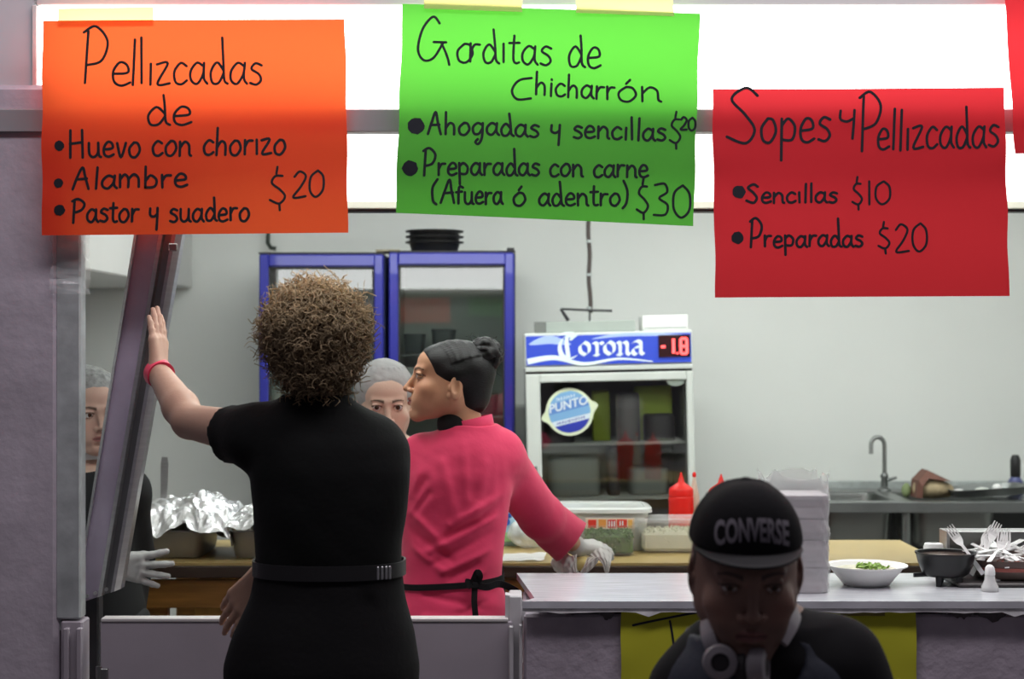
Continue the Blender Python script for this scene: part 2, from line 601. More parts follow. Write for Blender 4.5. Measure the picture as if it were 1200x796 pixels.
def add_eyes(M, parent, look=(0, 0), iris=(0.05, 0.025, 0.012)):
    we = mat('eye_white', (.72, .70, .67), rough=.15)
    ir = mat('eye_iris', iris, rough=.1); pu = mat('eye_pupil', (.004, .004, .004), rough=.05)
    sc = M.median_scale
    for s in (-1, 1):
        mb = MB()
        prof = []
        N_ = 22
        for i in range(N_ + 1):
            a = math.pi * i / N_
            prof.append((.0124 * math.sin(a) if 0 < i < N_ else 0.0, -.0124 * math.cos(a)))
        Rm = Matrix.Rotation(look[0], 4, 'Z') @ Matrix.Rotation(R(90) + look[1], 4, 'X')
        T = M @ Matrix.Translation((s * .0315, -.0755, .003)) @ Rm
        mb.lathe(prof, 24, M=T)
        n = 24
        mats = []
        for i in range(N_):
            a = math.pi * (i + .5) / N_
            mats += [2 if a > math.pi - .20 else (1 if a > math.pi - .50 else 0)] * n
        mb.m = mats
        o = mb.build('eyeball', [we, ir, pu], parent, smooth=True, world=True)

FING = [(-.030, .088, .072, .0086), (-.010, .093, .080, .0088), (.010, .089, .075, .0084), (.028, .080, .060, .0075)]
def hand_frame(wrist, dirv, palm, thumb_left=False):
    """local frame: +Y along the fingers, +Z out of the back of the hand, x<0 = thumb side (mirrored by thumb_left)"""
    d = Vector(dirv).normalized(); n = -Vector(palm).normalized()
    n = (n - d * n.dot(d)).normalized()
    x = d.cross(n)
    M = Matrix((x, d, n)).transposed().to_4x4()
    M.translation = Vector(wrist)
    if thumb_left: M = M @ Matrix.Diagonal((-1, 1, 1, 1))
    return M

def hand_prims(M, curl=(.25, .3, .35, .4), spread=.10, thumb=(.7, .35), s=1.0, grow=0.0, joint=1.0):
    """M may mirror; returns prims"""
    def T(p): return M @ (Vector(p) * s)
    out = []
    def K(a, b, ra, rb, k): out.append(cap(T(a), T(b), (ra + 0) * s + grow, rb * s + grow, k=k * s))
    for i, (bx, by, ln, r) in enumerate(FING):
        K((bx * .55, .004, 0), (bx, by - .004, .001), .0145, .0105, .014)
        a = spread * (i - 1.4) * -1
        yaw = -a
        q = Vector((bx, by - .006, .0))
        ang = 0.0
        seg = (.44, .31, .25)
        rr = (r * 1.06, r, r * .9, r * .74)
        for j in range(3):
            ang += curl[i] * (.8 if j == 0 else joint)
            dd = Vector((math.sin(yaw) * math.cos(ang), math.cos(yaw) * math.cos(ang), -math.sin(ang)))
            q2 = q + dd * ln * seg[j] * 1.06
            K(q, q2, rr[j], rr[j + 1], .0035 if j else .006)
            q = q2
    a, b = thumb
    q = Vector((-.022, .022, -.006))
    K((-.008, .012, -.002), q, .014, .0145, .012)
    d1 = Vector((-math.sin(a), math.cos(a), -math.sin(b) * .6)).normalized()
    q2 = q + d1 * .036; K(q, q2, .0135, .0105, .010)
    d2 = Vector((-math.sin(a * .55), math.cos(a * .55), -math.sin(b) * .6)).normalized()
    q3 = q2 + d2 * .030; K(q2, q3, .0105, .0092, .004)
    q4 = q3 + (d2 + Vector((.15, .1, -.12))).normalized() * .024; K(q3, q4, .0092, .0078, .004)
    return out

def arm_prims(sh, el, wr, s=1.0, k=.02):
    sh, el, wr = Vector(sh), Vector(el), Vector(wr)
    f = wr - el
    m = el + f * .28
    return [cap(sh, el, .046 * s, .036 * s, k=k), cap(el, m, .036 * s, .038 * s, k=.012),
            cap(m, wr, .038 * s, .0255 * s, k=.012)]

def leg_prims(hip, knee, ank, s=1.0, toe=None):
    hip, knee, ank = Vector(hip), Vector(knee), Vector(ank)
    calf = knee + (ank - knee) * .3
    toe = Vector(toe) if toe is not None else ank + Vector((0, .16, -.045))
    return [cap(hip, knee, .078 * s, .052 * s, k=.03), cap(knee, calf, .052 * s, .054 * s, k=.02),
            cap(calf, ank, .054 * s, .036 * s, k=.02),
            cap(ank + Vector((0, 0, -.03)), toe, .034, .028, k=.02)]

def box_keep(lo, hi, inside=True):
    lo = np.array(lo); hi = np.array(hi)
    def f(c):
        m = np.all((c >= lo) & (c <= hi), axis=1)
        return m if inside else ~m
    return f

def build_body(name, coarse, fine, m, parent, colfn, h=.009):
    """coarse: list of prims; fine: list of (extra prims, lo, hi, voxel). All share the whole field, so seams meet."""
    allp = list(coarse)
    for ex, lo, hi, v in fine: allp += ex
    keeps = [(np.array(lo), np.array(hi)) for ex, lo, hi, v in fine]
    def kc(c):
        ok = np.ones(len(c), bool)
        for lo, hi in keeps: ok &= ~np.all((c >= lo + h * .5) & (c <= hi - h * .5), axis=1)
        return ok
    regs = [(allp, None, None, h, kc)]
    for ex, lo, hi, v in fine:
        lo_ = np.array(lo) - v * 2; hi_ = np.array(hi) + v * 2
        regs.append((allp, lo_, hi_, v, box_keep(lo, hi)))
    return blob(name, regs, m, parent, colfn)

def hand_box(M, s=1.0, pad=.03):
    """region of a hand from just above the wrist"""
    pts = [M @ (Vector(p) * s) for p in ((-.06, .0, -.07), (.045, .0, .025), (0, .185, .02), (0, .12, -.09), (-.075, .09, 0), (.05, .15, 0), (-.03, .19, -.03), (0, .02, 0))]
    lo = Vector([min(p[i] for p in pts) for i in range(3)]); hi = Vector([max(p[i] for p in pts) for i in range(3)])
    return lo, hi
# ------------------------------------------------------------ the room
CT = 1.015            # height of the serving counter
TT = 0.95             # height of the work table
M_wall = mat('kitchen_wall_paint', (.80, .82, .79), rough=.55, var=.03, vscale=1.5, bump=.15, bscale=25)
M_floor_in = mat('kitchen_floor', (.33, .31, .30), rough=.5, var=.15, vscale=5, bump=.2, bscale=30)
M_floor_out = mat('walkway_floor', (.16, .15, .16), rough=.7, var=.2, vscale=4, bump=.4, bscale=40)
M_ceil = mat('ceiling_paint', (.70, .70, .68), rough=.7, var=.04, vscale=2)
M_lilac = mat('lilac_plaster', (.38, .335, .385), rough=.75, var=.16, vscale=7, bump=.9, bscale=38)
M_lilac2 = mat('lilac_door_paint', (.40, .365, .40), rough=.38, var=.08, vscale=4, bump=.12, bscale=30)
M_lint = mat('lintel_metal', (.38, .37, .38), rough=.4, metal=.35, var=.08, vscale=6)
M_panelgrey = mat('grey_panel_paint', (.60, .60, .62), rough=.4, var=.04, vscale=5)
M_galv = mat('galvanised_steel', (.50, .54, .53), rough=.42, metal=.30, var=.22, vscale=16, bump=.15, bscale=60)
M_steel = mat('stainless_steel', (.55, .55, .55), rough=.32, metal=.85, var=.08, vscale=10, stretch=(1, 1, 12))
M_steeld = mat('dark_stainless_steel', (.30, .31, .30), rough=.35, metal=.9, var=.1, vscale=10)
M_black = mat('black_plastic', (.012, .012, .013), rough=.35)
M_blackm = mat('black_metal', (.03, .03, .032), rough=.4, metal=.3)
M_white = mat('white_plastic', (.85, .85, .83), rough=.35)
M_lamp = mat('lit_acrylic', (.9, .9, .9), rough=.4, emit=(1.0, 1.0, .985), estr=5.0)
M_lamp2 = mat('lit_lamp_diffuser', (.9, .9, .9), rough=.4, emit=(.97, 1.0, .985), estr=1.25)
M_lamp3 = mat('lit_tube_diffuser', (.9, .9, .9), rough=.4, emit=(.97, 1.0, .985), estr=7.0)

XL, XR, YB, YF, ZC = -2.02, 3.3, 7.80, 3.98, 2.72
struct('floor', MB().box(((XL + XR) / 2, (YF + YB) / 2, -.05), (XR - XL + .4, YB - YF + .2, .1)), M_floor_in)
struct('floor', MB().box((.4, .0, -.055), (9, 7.8, .1)), M_floor_out)
struct('wall_back', MB().box(((XL + XR) / 2, YB + .06, 1.4), (XR - XL + .4, .12, 2.9)), M_wall)
struct('wall_left', MB().box((XL - .06, (YF + YB) / 2 + .03, 1.4), (.12, YB - YF + .05, 2.9)), M_wall)
struct('wall_right', MB().box((XR + .06, (YF + YB) / 2 + .03, 1.4), (.12, YB - YF + .05, 2.9)), M_wall)
struct('ceiling', MB().box(((XL + XR) / 2, (YF + YB) / 2 + .05, ZC + .05), (XR - XL + .4, YB - YF + .3, .1)), M_ceil)
# boxed beam that runs along the left wall under the ceiling
struct('trim_1', MB().box(((XL - 1.46) / 2, 6.32, 2.29), (1.46 * -1 - XL, 2.94, .86), bev=.006), M_ceil)

# facade: pillar, lower pieces, lintel
px = lambda x, Y=3.92: (x - CX) * Y / F
pz = lambda y, Y=3.92: EYE - (y - HY) * Y / F
pil = MB()
pil.box(((px(68) - 2.6) / 2, 4.05, 1.10), (2.6 + px(68), .26, 2.2), bev=.012)
struct('wall_front', pil, mat('lilac_pillar_plaster', (.47, .425, .475), rough=.75, var=.16, vscale=7, bump=.5, bscale=38))
struct('wall_upper', MB().box((.3, 4.14, 3.1), (7.6, .24, 1.15)), M_panelgrey)
# horizontal steel bar under the light box
lint = MB(); lint.box((.35, 3.935, (pz(128) + pz(155)) / 2), (6.6, .05, pz(128) - pz(155)), bev=.003)
lint.box((.35, 3.915, pz(153)), (6.6, .012, .006))
struct('trim_2', lint, M_lint)

# lit sign box across the top, its opal front broken into panels
lb = thing('light_box', 'long lit white sign box behind the tops of the paper menus', 'light box', (px(620), 3.99, pz(128)))
zb, zt = pz(127), pz(4)
fr = MB()
x0, x1 = px(40), 3.1
for (a, b, c, d) in ((x0, x1, zt, zt + .03),):
    fr.box(((a + b) / 2, 3.99, (c + d) / 2), (b - a, .11, d - c), bev=.003)
fr.box((x0 - .004, 3.99, (zb + zt) / 2), (.012, .11, zt - zb), bev=.002)
fr.box((x1 + .01, 3.99, (zb + zt) / 2), (.02, .11, zt - zb))
fr.box(((x0 + x1) / 2, 4.03, (zb + zt) / 2), (x1 - x0, .03, zt - zb))
fr.build('frame', mat('light_box_frame', (.68, .68, .66), rough=.4), lb, world=True)
xs = [x0 + .004, px(1240), 3.1]
for a, b in zip(xs[:-1], xs[1:]):
    q = MB().box(((a + b) / 2, 3.962, (zb + zt) / 2), (b - a - .003, .02, zt - zb - .002))
    q.build('acrylic_panel', M_lamp, lb, world=True)
gp = thing('grey_cover_panel', 'grey painted cover panel left of the lit sign box above the pillar', 'panel', (px(18), 3.97, zb))
q = MB().box(((px(36) - 2.6) / 2, 3.965, (zb + zt) / 2 + .04), (px(36) + 2.6, .04, zt - zb + .08), bev=.003)
q.build('cover_sheet', M_panelgrey, gp, world=True)
q = MB(); q.tube([(px(41), 3.955, pz(117)), (px(41), 3.95, pz(124))], .0065, 8); q.build('catch', M_black, gp, world=True)

# ceiling tube fixtures that light the kitchen
def tube_fixture(x, y, w, label):
    t = thing('ceiling_light', label, 'ceiling light', (x, y, ZC), 'ceiling lights of the kitchen')
    MB().box((0, 0, -.03), (w, .28, .06), bev=.006).build('housing', M_white, t)
    d = MB()
    d.box((0, 0, -.068), (w - .06, .22, .016), bev=.004)
    d.build('diffuser', M_lamp2, t)
tube_fixture(.55, 4.42, 3.2, 'ceiling tube light nearer the serving counter, above the frame')
tube_fixture(.75, 6.30, 3.4, 'ceiling tube light nearer the back wall, above the frame')

# long lit lamp housing that hangs inside, seen under the bar
YL = 4.62
hl = thing('hanging_light', 'long bright strip light hanging inside just below the grey bar', 'light', (.5, YL, pz(240, YL)))
zb2, zt2 = pz(238, YL), pz(150, YL)
lx0, lx1 = px(30, YL), 2.9
MB().box(((lx0 + lx1) / 2, YL + .02, (zb2 + zt2) / 2 + .03), (lx1 - lx0, .10, zt2 - zb2 + .05), bev=.006).build('housing', M_white, hl, world=True)
zmid = pz(185, YL)
for a, b in ((zb2, zmid - .003), (zmid + .003, zt2 + .02)):
    MB().box(((lx0 + lx1) / 2, YL - .040, (a + b) / 2), (lx1 - lx0 - .02, .02, b - a), bev=.003).build('diffuser', M_lamp2, hl, world=True)
MB().box(((lx0 + lx1) / 2, YL + .078, (zb2 + zt2) / 2 - .01), (lx1 - lx0 - .04, .016, (zt2 - zb2) * .75), bev=.003).build('rear_diffuser', M_lamp3, hl, world=True)
MB().box(((lx0 + lx1) / 2, YL - .03, zb2 - .010), (lx1 - lx0, .06, .020), bev=.002).build('lower_trim', mat('cream_trim', (.72, .72, .60), rough=.5), hl, world=True)
MB().box(((lx0 + lx1) / 2, YL - .02, zb2 - .0235), (lx1 - lx0, .05, .007)).build('rubber_edge', M_blackm, hl, world=True)
for x in (-1.0, .8, 2.4):
    MB().tube([(x, YL + .02, zt2 + .03), (x, YL + .02, ZC)], .006, 8).build('hanger_rod', M_steeld, hl, world=True)

# ------------------------------------------------------------ galvanised post, dark gap strip, door, jamb
gpst = thing('metal_post', 'galvanised steel corner post beside the lilac pillar', 'post', (px(84, 3.95), 3.95, pz(724, 3.95)))
MB().box((px(83, 3.95), 3.95, (pz(724, 3.95) + 2.12) / 2), (.058, .05, 2.12 - pz(724, 3.95)), bev=.004).build('post', M_galv, gpst, world=True)
w_ = MB().box((px(71, 3.95), 3.950, (pz(740) + 2.12) / 2), (.010, .03, 2.12 - pz(740)))
w_.build('flange', M_galv, gpst, world=True)
M_wrap = mat('clear_plastic_film', (.92, .95, .95), rough=.12, alpha=.22, spec=.8, bump=.8, bscale=45)
w2 = MB()
rnd = random.Random(3)
for (za, zb_) in ((pz(262), pz(345)),):
    n = 14
    ring = []
    for i in range(n + 1):
        z = za + (zb_ - za) * i / n
        j = lambda: rnd.uniform(-.004, .004)
        ring.append([(px(60) + j(), 3.915 + j(), z), (px(75) + j(), 3.910 + j(), z), (px(99) + j(), 3.912 + j(), z), (px(101) + j(), 3.95, z)])
    vs = [p for r_ in ring for p in r_]
    fs = [(i * 4 + k, i * 4 + k + 1, (i + 1) * 4 + k + 1, (i + 1) * 4 + k) for i in range(n) for k in range(3)]
    w2.add(vs, fs)
w2.build('plastic_wrap', M_wrap, gpst, world=True)

# lower lilac rail stub under the post
st = MB()
st.box((px(87, 3.95), 3.96, pz(726, 3.95) / 2), (.050, .07, pz(726, 3.95)), bev=.004)
st.box((px(80, 3.93), 3.918, pz(735, 3.93) / 2), (.012, .02, pz(735, 3.93)), bev=.002)
st.box((px(95, 3.93), 3.918, pz(735, 3.93) / 2), (.012, .02, pz(735, 3.93)), bev=.002)
struct('trim_3', st, M_lilac2)
dark_gap = MB(); dark_gap.box((px(110, 4.1), 4.10, pz(670, 4.1) / 2), (.034, .05, pz(670, 4.1)), bev=.004)  # black strip standing in for the dark gap beside the door
struct('trim_4', dark_gap, mat('dark_gap_black', (.02, .02, .022), rough=.5))

YD = 3.96
dr = thing('half_door', 'low lilac half door with a pale top edge closing the counter gap', 'door', (px(360, YD), YD, 0))
dz = pz(727, YD)
MB().box((px(360, YD), YD, .06 + (dz - .06) / 2), (px(600, YD) - px(119, YD), .035, dz - .06), bev=.003).build('door_panel', M_lilac2, dr, world=True)
MB().box((px(358, YD), YD, dz + .003), (px(594, YD) - px(119, YD), .040, .009), bev=.002).build('top_edge', mat('pale_edge', (.62, .60, .58), rough=.35), dr, world=True)
for z in (.3, .82):
    MB().box((px(124, YD), YD - .022, z), (.02, .012, .07), bev=.002).build('hinge', M_steeld, dr, world=True)
    MB().tube([(px(119, YD), YD - .026, z - .04), (px(119, YD), YD - .026, z + .04)], .007, 8).build('hinge_pin', M_steeld, dr, world=True)

jm = MB()
jm.box((px(604, 3.97), 4.0, pz(701) / 2), (.030, .10, pz(701)), bev=.003)
jm.box((px(599, 3.95), 3.935, pz(735) / 2), (.010, .02, pz(735)), bev=.002)
jm.box((px(610, 3.95), 3.935, pz(733) / 2), (.008, .02, pz(733)), bev=.002)
jm.prism([(px(592, 3.97), pz(731)), (px(618, 3.97), pz(731)), (px(611, 3.97), pz(703)), (px(592, 3.97), pz(700))], 3.955, 4.0)
struct('trim_5', jm, mat('pale_door_frame', (.50, .49, .50), rough=.35, var=.1, vscale=9))

# ------------------------------------------------------------ serving counter
ct = thing('serving_counter', 'long lilac plastered serving counter with a white laminate top', 'counter', (1.2, 4.1, 0))
cbx0 = px(614)
cb = MB(); cb.box(((cbx0 + 3.25) / 2, 4.13, (CT - .035) / 2), (3.25 - cbx0, .40, CT - .035), bev=.006)
cb.build('base', M_lilac, ct, world=True)
M_top = mat('white_laminate', (.50, .51, .54), rough=.22, var=.16, vscale=9, stretch=(1, 14, 1), coat=.2)
tp = MB()
poly = [(px(612), 3.90), (3.25, 3.90), (3.25, 4.385), (.012, 4.385), (.052, 3.955)]
vs = [Vector((x, y, CT)) for x, y in poly] + [Vector((x, y, CT - .016)) for x, y in poly]
n = len(poly)
tp.add(vs, [tuple(range(n)), tuple(range(n, 2 * n))[::-1]] + [((i + 1) % n, i, i + n, (i + 1) % n + n) for i in range(n)])
tp.build('counter_top', M_top, ct, world=True)
# chipped plaster lip under the front edge
lip = MB(); rnd = random.Random(8)
pts = []
N_ = 110
for i in range(N_ + 1):
    x = px(612) + (3.2 - px(612)) * i / N_
    pts.append((x, CT - .0165 - .008 - .004 * rnd.random() - (.010 if rnd.random() < .12 else 0)))
poly = [(pts[0][0], CT - .0165)] + [(pts[-1][0], CT - .0165)] + pts[::-1]
lip.prism(poly, 3.903, 3.928)
lip.build('front_lip', mat('worn_white_edge', (.75, .75, .75), rough=.6, var=.25, vscale=25), ct, world=True)
M_chip = mat('bare_cement', (.085, .075, .08), rough=.9, var=.2, vscale=40)
for cx_, w_, h_, sd in ((670, 24, 7, 1), (712, 20, 14, 2), (1128, 30, 13, 3), (1164, 40, 16, 4), (1110, 14, 6, 5), (1186, 18, 8, 6)):
    rn = random.Random(sd); m = 12
    pp = [(px(cx_ - w_ / 2 + w_ * i / m), pz(714) - .002 - (h_ * 3.92 / F) * (math.sin(math.pi * i / m) ** .6) * rn.uniform(.7, 1)) for i in range(m + 1)]
    pp = [(px(cx_ - w_ / 2), pz(712))] + [(px(cx_ + w_ / 2), pz(712))] + pp[::-1]
    MB().prism(pp, 3.9265, 3.932).build('plaster_chip', M_chip, ct, world=True)

# ------------------------------------------------------------ leaning steel shutter profile
YS = 4.02
sh = thing('steel_shutter_rail', 'slanting stainless steel shutter leaf pushed open by the raised hand', 'shutter', W(115, 712, YS))
top = W(208, 140, YS); bot = W(112, 712, YS)
ax = (top - bot).normalized()
side = Vector((ax.z, 0, -ax.x)).normalized()
dep = Vector((0, 1, 0))
def prof_sweep(poly, s0, s1f):
    """poly of (u, v): u across, v into the picture; s1f(u) start offset along the axis (slanted cut)"""
    L = (top - bot).length
    vs = []; n = len(poly)
    for u, v in poly: vs.append(bot + ax * s1f(u) + side * u + dep * v)
    for u, v in poly: vs.append(bot + ax * L + side * u * 1.12 + dep * v)
    return vs, [tuple(range(n)), tuple(range(n, 2 * n))[::-1]] + [(i, i + n, (i + 1) % n + n, (i + 1) % n) for i in range(n)]
cut = lambda u: (u + .045) * .55
M_leaf = mat('lilac_tinted_stainless', (.52, .46, .57), rough=.25, metal=.35, var=.25, vscale=5, bump=.08, bscale=12)
for nm, poly, mm in (
    ('flat_sheet', [(-.045, 0), (.006, -.006), (.006, .004), (-.045, .010)], M_leaf),
    ('outer_flange', [(-.050, -.008), (-.044, -.010), (-.044, .03), (-.050, .03)], M_steel),
    ('centre_fold', [(.004, -.016), (.013, -.018), (.016, -.004), (.014, .02), (.004, .02)], M_steel),
    ('channel', [(.014, .000), (.034, .004), (.034, .016), (.014, .012)], M_steeld),
    ('inner_flange', [(.032, -.014), (.040, -.015), (.052, -.004), (.052, .035), (.046, .035), (.044, .004), (.036, .006), (.032, .006)], M_steel)):
    m = MB(); m.add(*prof_sweep(poly, 0, cut)); m.build(nm, mm, sh, world=True)
for u in (-.022, -.004, .020, .040):
    p = bot + ax * (cut(u) + .012) + side * u + dep * -.008
    MB().lathe([(0, -.003), (.0045, -.002), (.0045, .004)], 10, M=Matrix.Translation(p) @ Matrix.Rotation(R(90), 4, 'X')).build('rivet', M_steel, sh, world=True)
p = W(203, 290, YS - .03)
MB().box(p, (.020, .012, .018), bev=.002).build('latch', M_steeld, sh, world=True)
# ------------------------------------------------------------ hand lettering
def spline(pts, n=6):
    if len(pts) < 3: return [Vector(p) for p in pts]
    P_ = [Vector(p) for p in pts]; out = []
    for i in range(len(P_) - 1):
        a = P_[max(i - 1, 0)]; b = P_[i]; c = P_[i + 1]; d = P_[min(i + 2, len(P_) - 1)]
        for j in range(n):
            t = j / n
            out.append(.5 * ((2 * b) + (c - a) * t + (2 * a - 5 * b + 4 * c - d) * t * t + (3 * b - a - 3 * c + d) * t ** 3))
    out.append(P_[-1]); return out
# glyph: advance, strokes; x-height 1, capitals and ascenders 2, descenders below 0. '!' first = straight stroke
G = {
 'a': (.95, [[(.72, .85), (.42, 1), (.12, .62), (.14, .18), (.42, .02), (.70, .45), (.76, .95)], [(.76, 1), (.74, .3), (.9, .02)]]),
 'b': (.9, [[(.12, 2), (.12, .05)], [(.12, .55), (.4, .98), (.72, .6), (.6, .1), (.12, .05)]]),
 'c': (.8, [[(.70, .85), (.42, 1), (.12, .6), (.18, .12), (.45, 0), (.72, .18)]]),
 'd': (.95, [[(.74, .6), (.42, 1), (.12, .55), (.2, .05), (.5, .05), (.74, .5)], [(.66, 2), (.72, 1), (.76, .2), (.92, 0)]]),
 'e': (.85, [[(.14, .5), (.66, .58), (.62, .92), (.36, 1), (.12, .6), (.16, .15), (.42, 0), (.75, .15)]]),
 'f': (.7, [[(.62, 1.6), (.35, 1.75), (.26, 1.2), (.26, .02)], [(.05, .95), (.55, 1.02)]]),
 'g': (.95, [[(.72, .85), (.42, 1), (.12, .62), (.2, .12), (.5, .1), (.72, .5)], [(.76, 1), (.72, -.2), (.5, -.75), (.3, -.6), (.45, -.35)]]),
 'h': (.9, [[(.14, 2), (.12, .02)], [(.12, .5), (.4, .95), (.66, .75), (.68, .02)]]),
 'i': (.42, [[(.2, 1), (.2, .02)]]),
 'I': (.42, [[(.2, 1), (.2, .02)], [(.2, 1.42), (.22, 1.36)]]),
 'l': (.42, [[(.22, 2), (.2, .02)]]),
 'm': (1.35, [[(.12, 1), (.12, .02)], [(.12, .6), (.36, 1), (.56, .7), (.56, .02)], [(.56, .6), (.85, 1), (1.1, .7), (1.12, .02)]]),
 'n': (.95, [[(.12, 1), (.12, .02)], [(.12, .55), (.42, .98), (.7, .75), (.74, .15), (.85, .02)]]),
 'o': (.9, [[(.42, 1), (.12, .6), (.18, .1), (.5, 0), (.78, .45), (.66, .92), (.42, 1)]]),
 'O': (.9, [[(.42, 1), (.12, .6), (.18, .1), (.5, 0), (.78, .45), (.66, .92), (.42, 1)], [(.58, 1.65), (.42, 1.28)]]),
 'p': (.9, [[(.12, 1), (.14, -.75)], [(.12, .7), (.42, 1), (.74, .65), (.62, .12), (.14, .12)]]),
 'r': (.72, [[(.14, 1), (.14, .02)], [(.14, .5), (.34, .92), (.62, .95)]]),
 's': (.75, [[(.64, .9), (.35, 1), (.16, .74), (.5, .5), (.62, .22), (.4, 0), (.1, .08)]]),
 't': (.65, [[(.3, 1.6), (.28, .3), (.4, .02), (.58, .06)], [(.05, 1.1), (.58, 1.14)]]),
 'u': (.95, [[(.12, 1), (.14, .25), (.4, .02), (.68, .3), (.72, 1)], [(.72, 1), (.74, .2), (.88, .02)]]),
 'v': (.8, [[(.1, 1), (.36, .02), (.66, 1)]]),
 'y': (.9, [[(.14, 1.05), (.14, .55), (.4, .4), (.66, .6)], [(.68, 1.1), (.66, .3), (.62, -.6)]]),
 'z': (.8, [[(.1, .95), (.62, 1), (.12, .04), (.7, .06)]]),
 'A': (1.15, [[(.1, .0), (.35, 1.0), (.6, 2), (.75, 1), (.95, 0)], [(.28, .75), (.85, .8)]]),
 'G': (1.75, [[(1.05, 1.75), (.75, 2), (.3, 1.5), (.1, .6), (.35, .02), (.8, .15), (1.2, .95)], [(.8, 1.0), (1.35, 1.0)], [(1.15, .95), (1.4, .25), (1.5, -.2)]]),
 'H': (1.25, [[(.2, 2), (.15, 0)], [(.95, 2), (.95, 0)], [(.15, .95), (.95, 1.05)]]),
 'P': (1.1, [[(.22, 1.9), (.16, 0)], [(.05, 1.85), (.5, 2.05), (.95, 1.6), (.75, 1.0), (.2, .78)]]),
 'S': (1.1, [[(.95, 1.72), (.65, 2.0), (.25, 1.6), (.6, 1.05), (.85, .5), (.6, .02), (.1, .25)]]),
 '$': (1.1, [[(.66, 1.72), (.35, 1.7), (.2, 1.3), (.55, .9), (.75, .5), (.5, .1), (.1, .3)], [(.45, 2.25), (.40, 1.85)], [(.5, .1), (.52, -.3)]]),
 '0': (1.15, [[(.6, 2), (.15, 1.5), (.12, .5), (.5, 0), (.95, .5), (.95, 1.5), (.6, 2)]]),
 '1': (.6, [[(.3, 2), (.3, 0)]]),
 '2': (1.05, [[(.12, 1.6), (.45, 2), (.85, 1.6), (.55, .8), (.1, .05), (.9, .1)]]),
 '3': (1.05, [[(.1, 1.9), (.6, 2), (.75, 1.5), (.35, 1.1), (.8, .7), (.7, .1), (.1, .05)]]),
 '(': (.6, [[(.45, 2.05), (.15, 1.2), (.2, .2), (.42, -.1)]]),
 ')': (.6, [[(.15, 2.15), (.42, 1.3), (.35, .3), (.08, -.15)]]),
 ' ': (.62, []),
}
def word_strokes(text, x0, x1, b0, b1, xh, cap_, seed=0):
    """strokes in frame pixels, y down"""
    rn = random.Random(seed)
    tot = sum(G[c][0] for c in text); k = (x1 - x0) / tot; x = x0; out = []
    for c in text:
        adv, st = G[c]
        dy = rn.uniform(-.05, .05) * xh
        sl = rn.uniform(-.05, .08)
        for s in st:
            pts = []
            for (u, v) in s:
                h = v * xh if v <= 1 or c in 'G' and False else xh + (v - 1) * (cap_ - xh)
                X = x + (u + sl * v * .5) * k
                bl = b0 + (b1 - b0) * (X - x0) / max(x1 - x0, 1e-6)
                pts.append((X, bl - h + dy))
            out.append(pts)
        x += adv * k
    return out

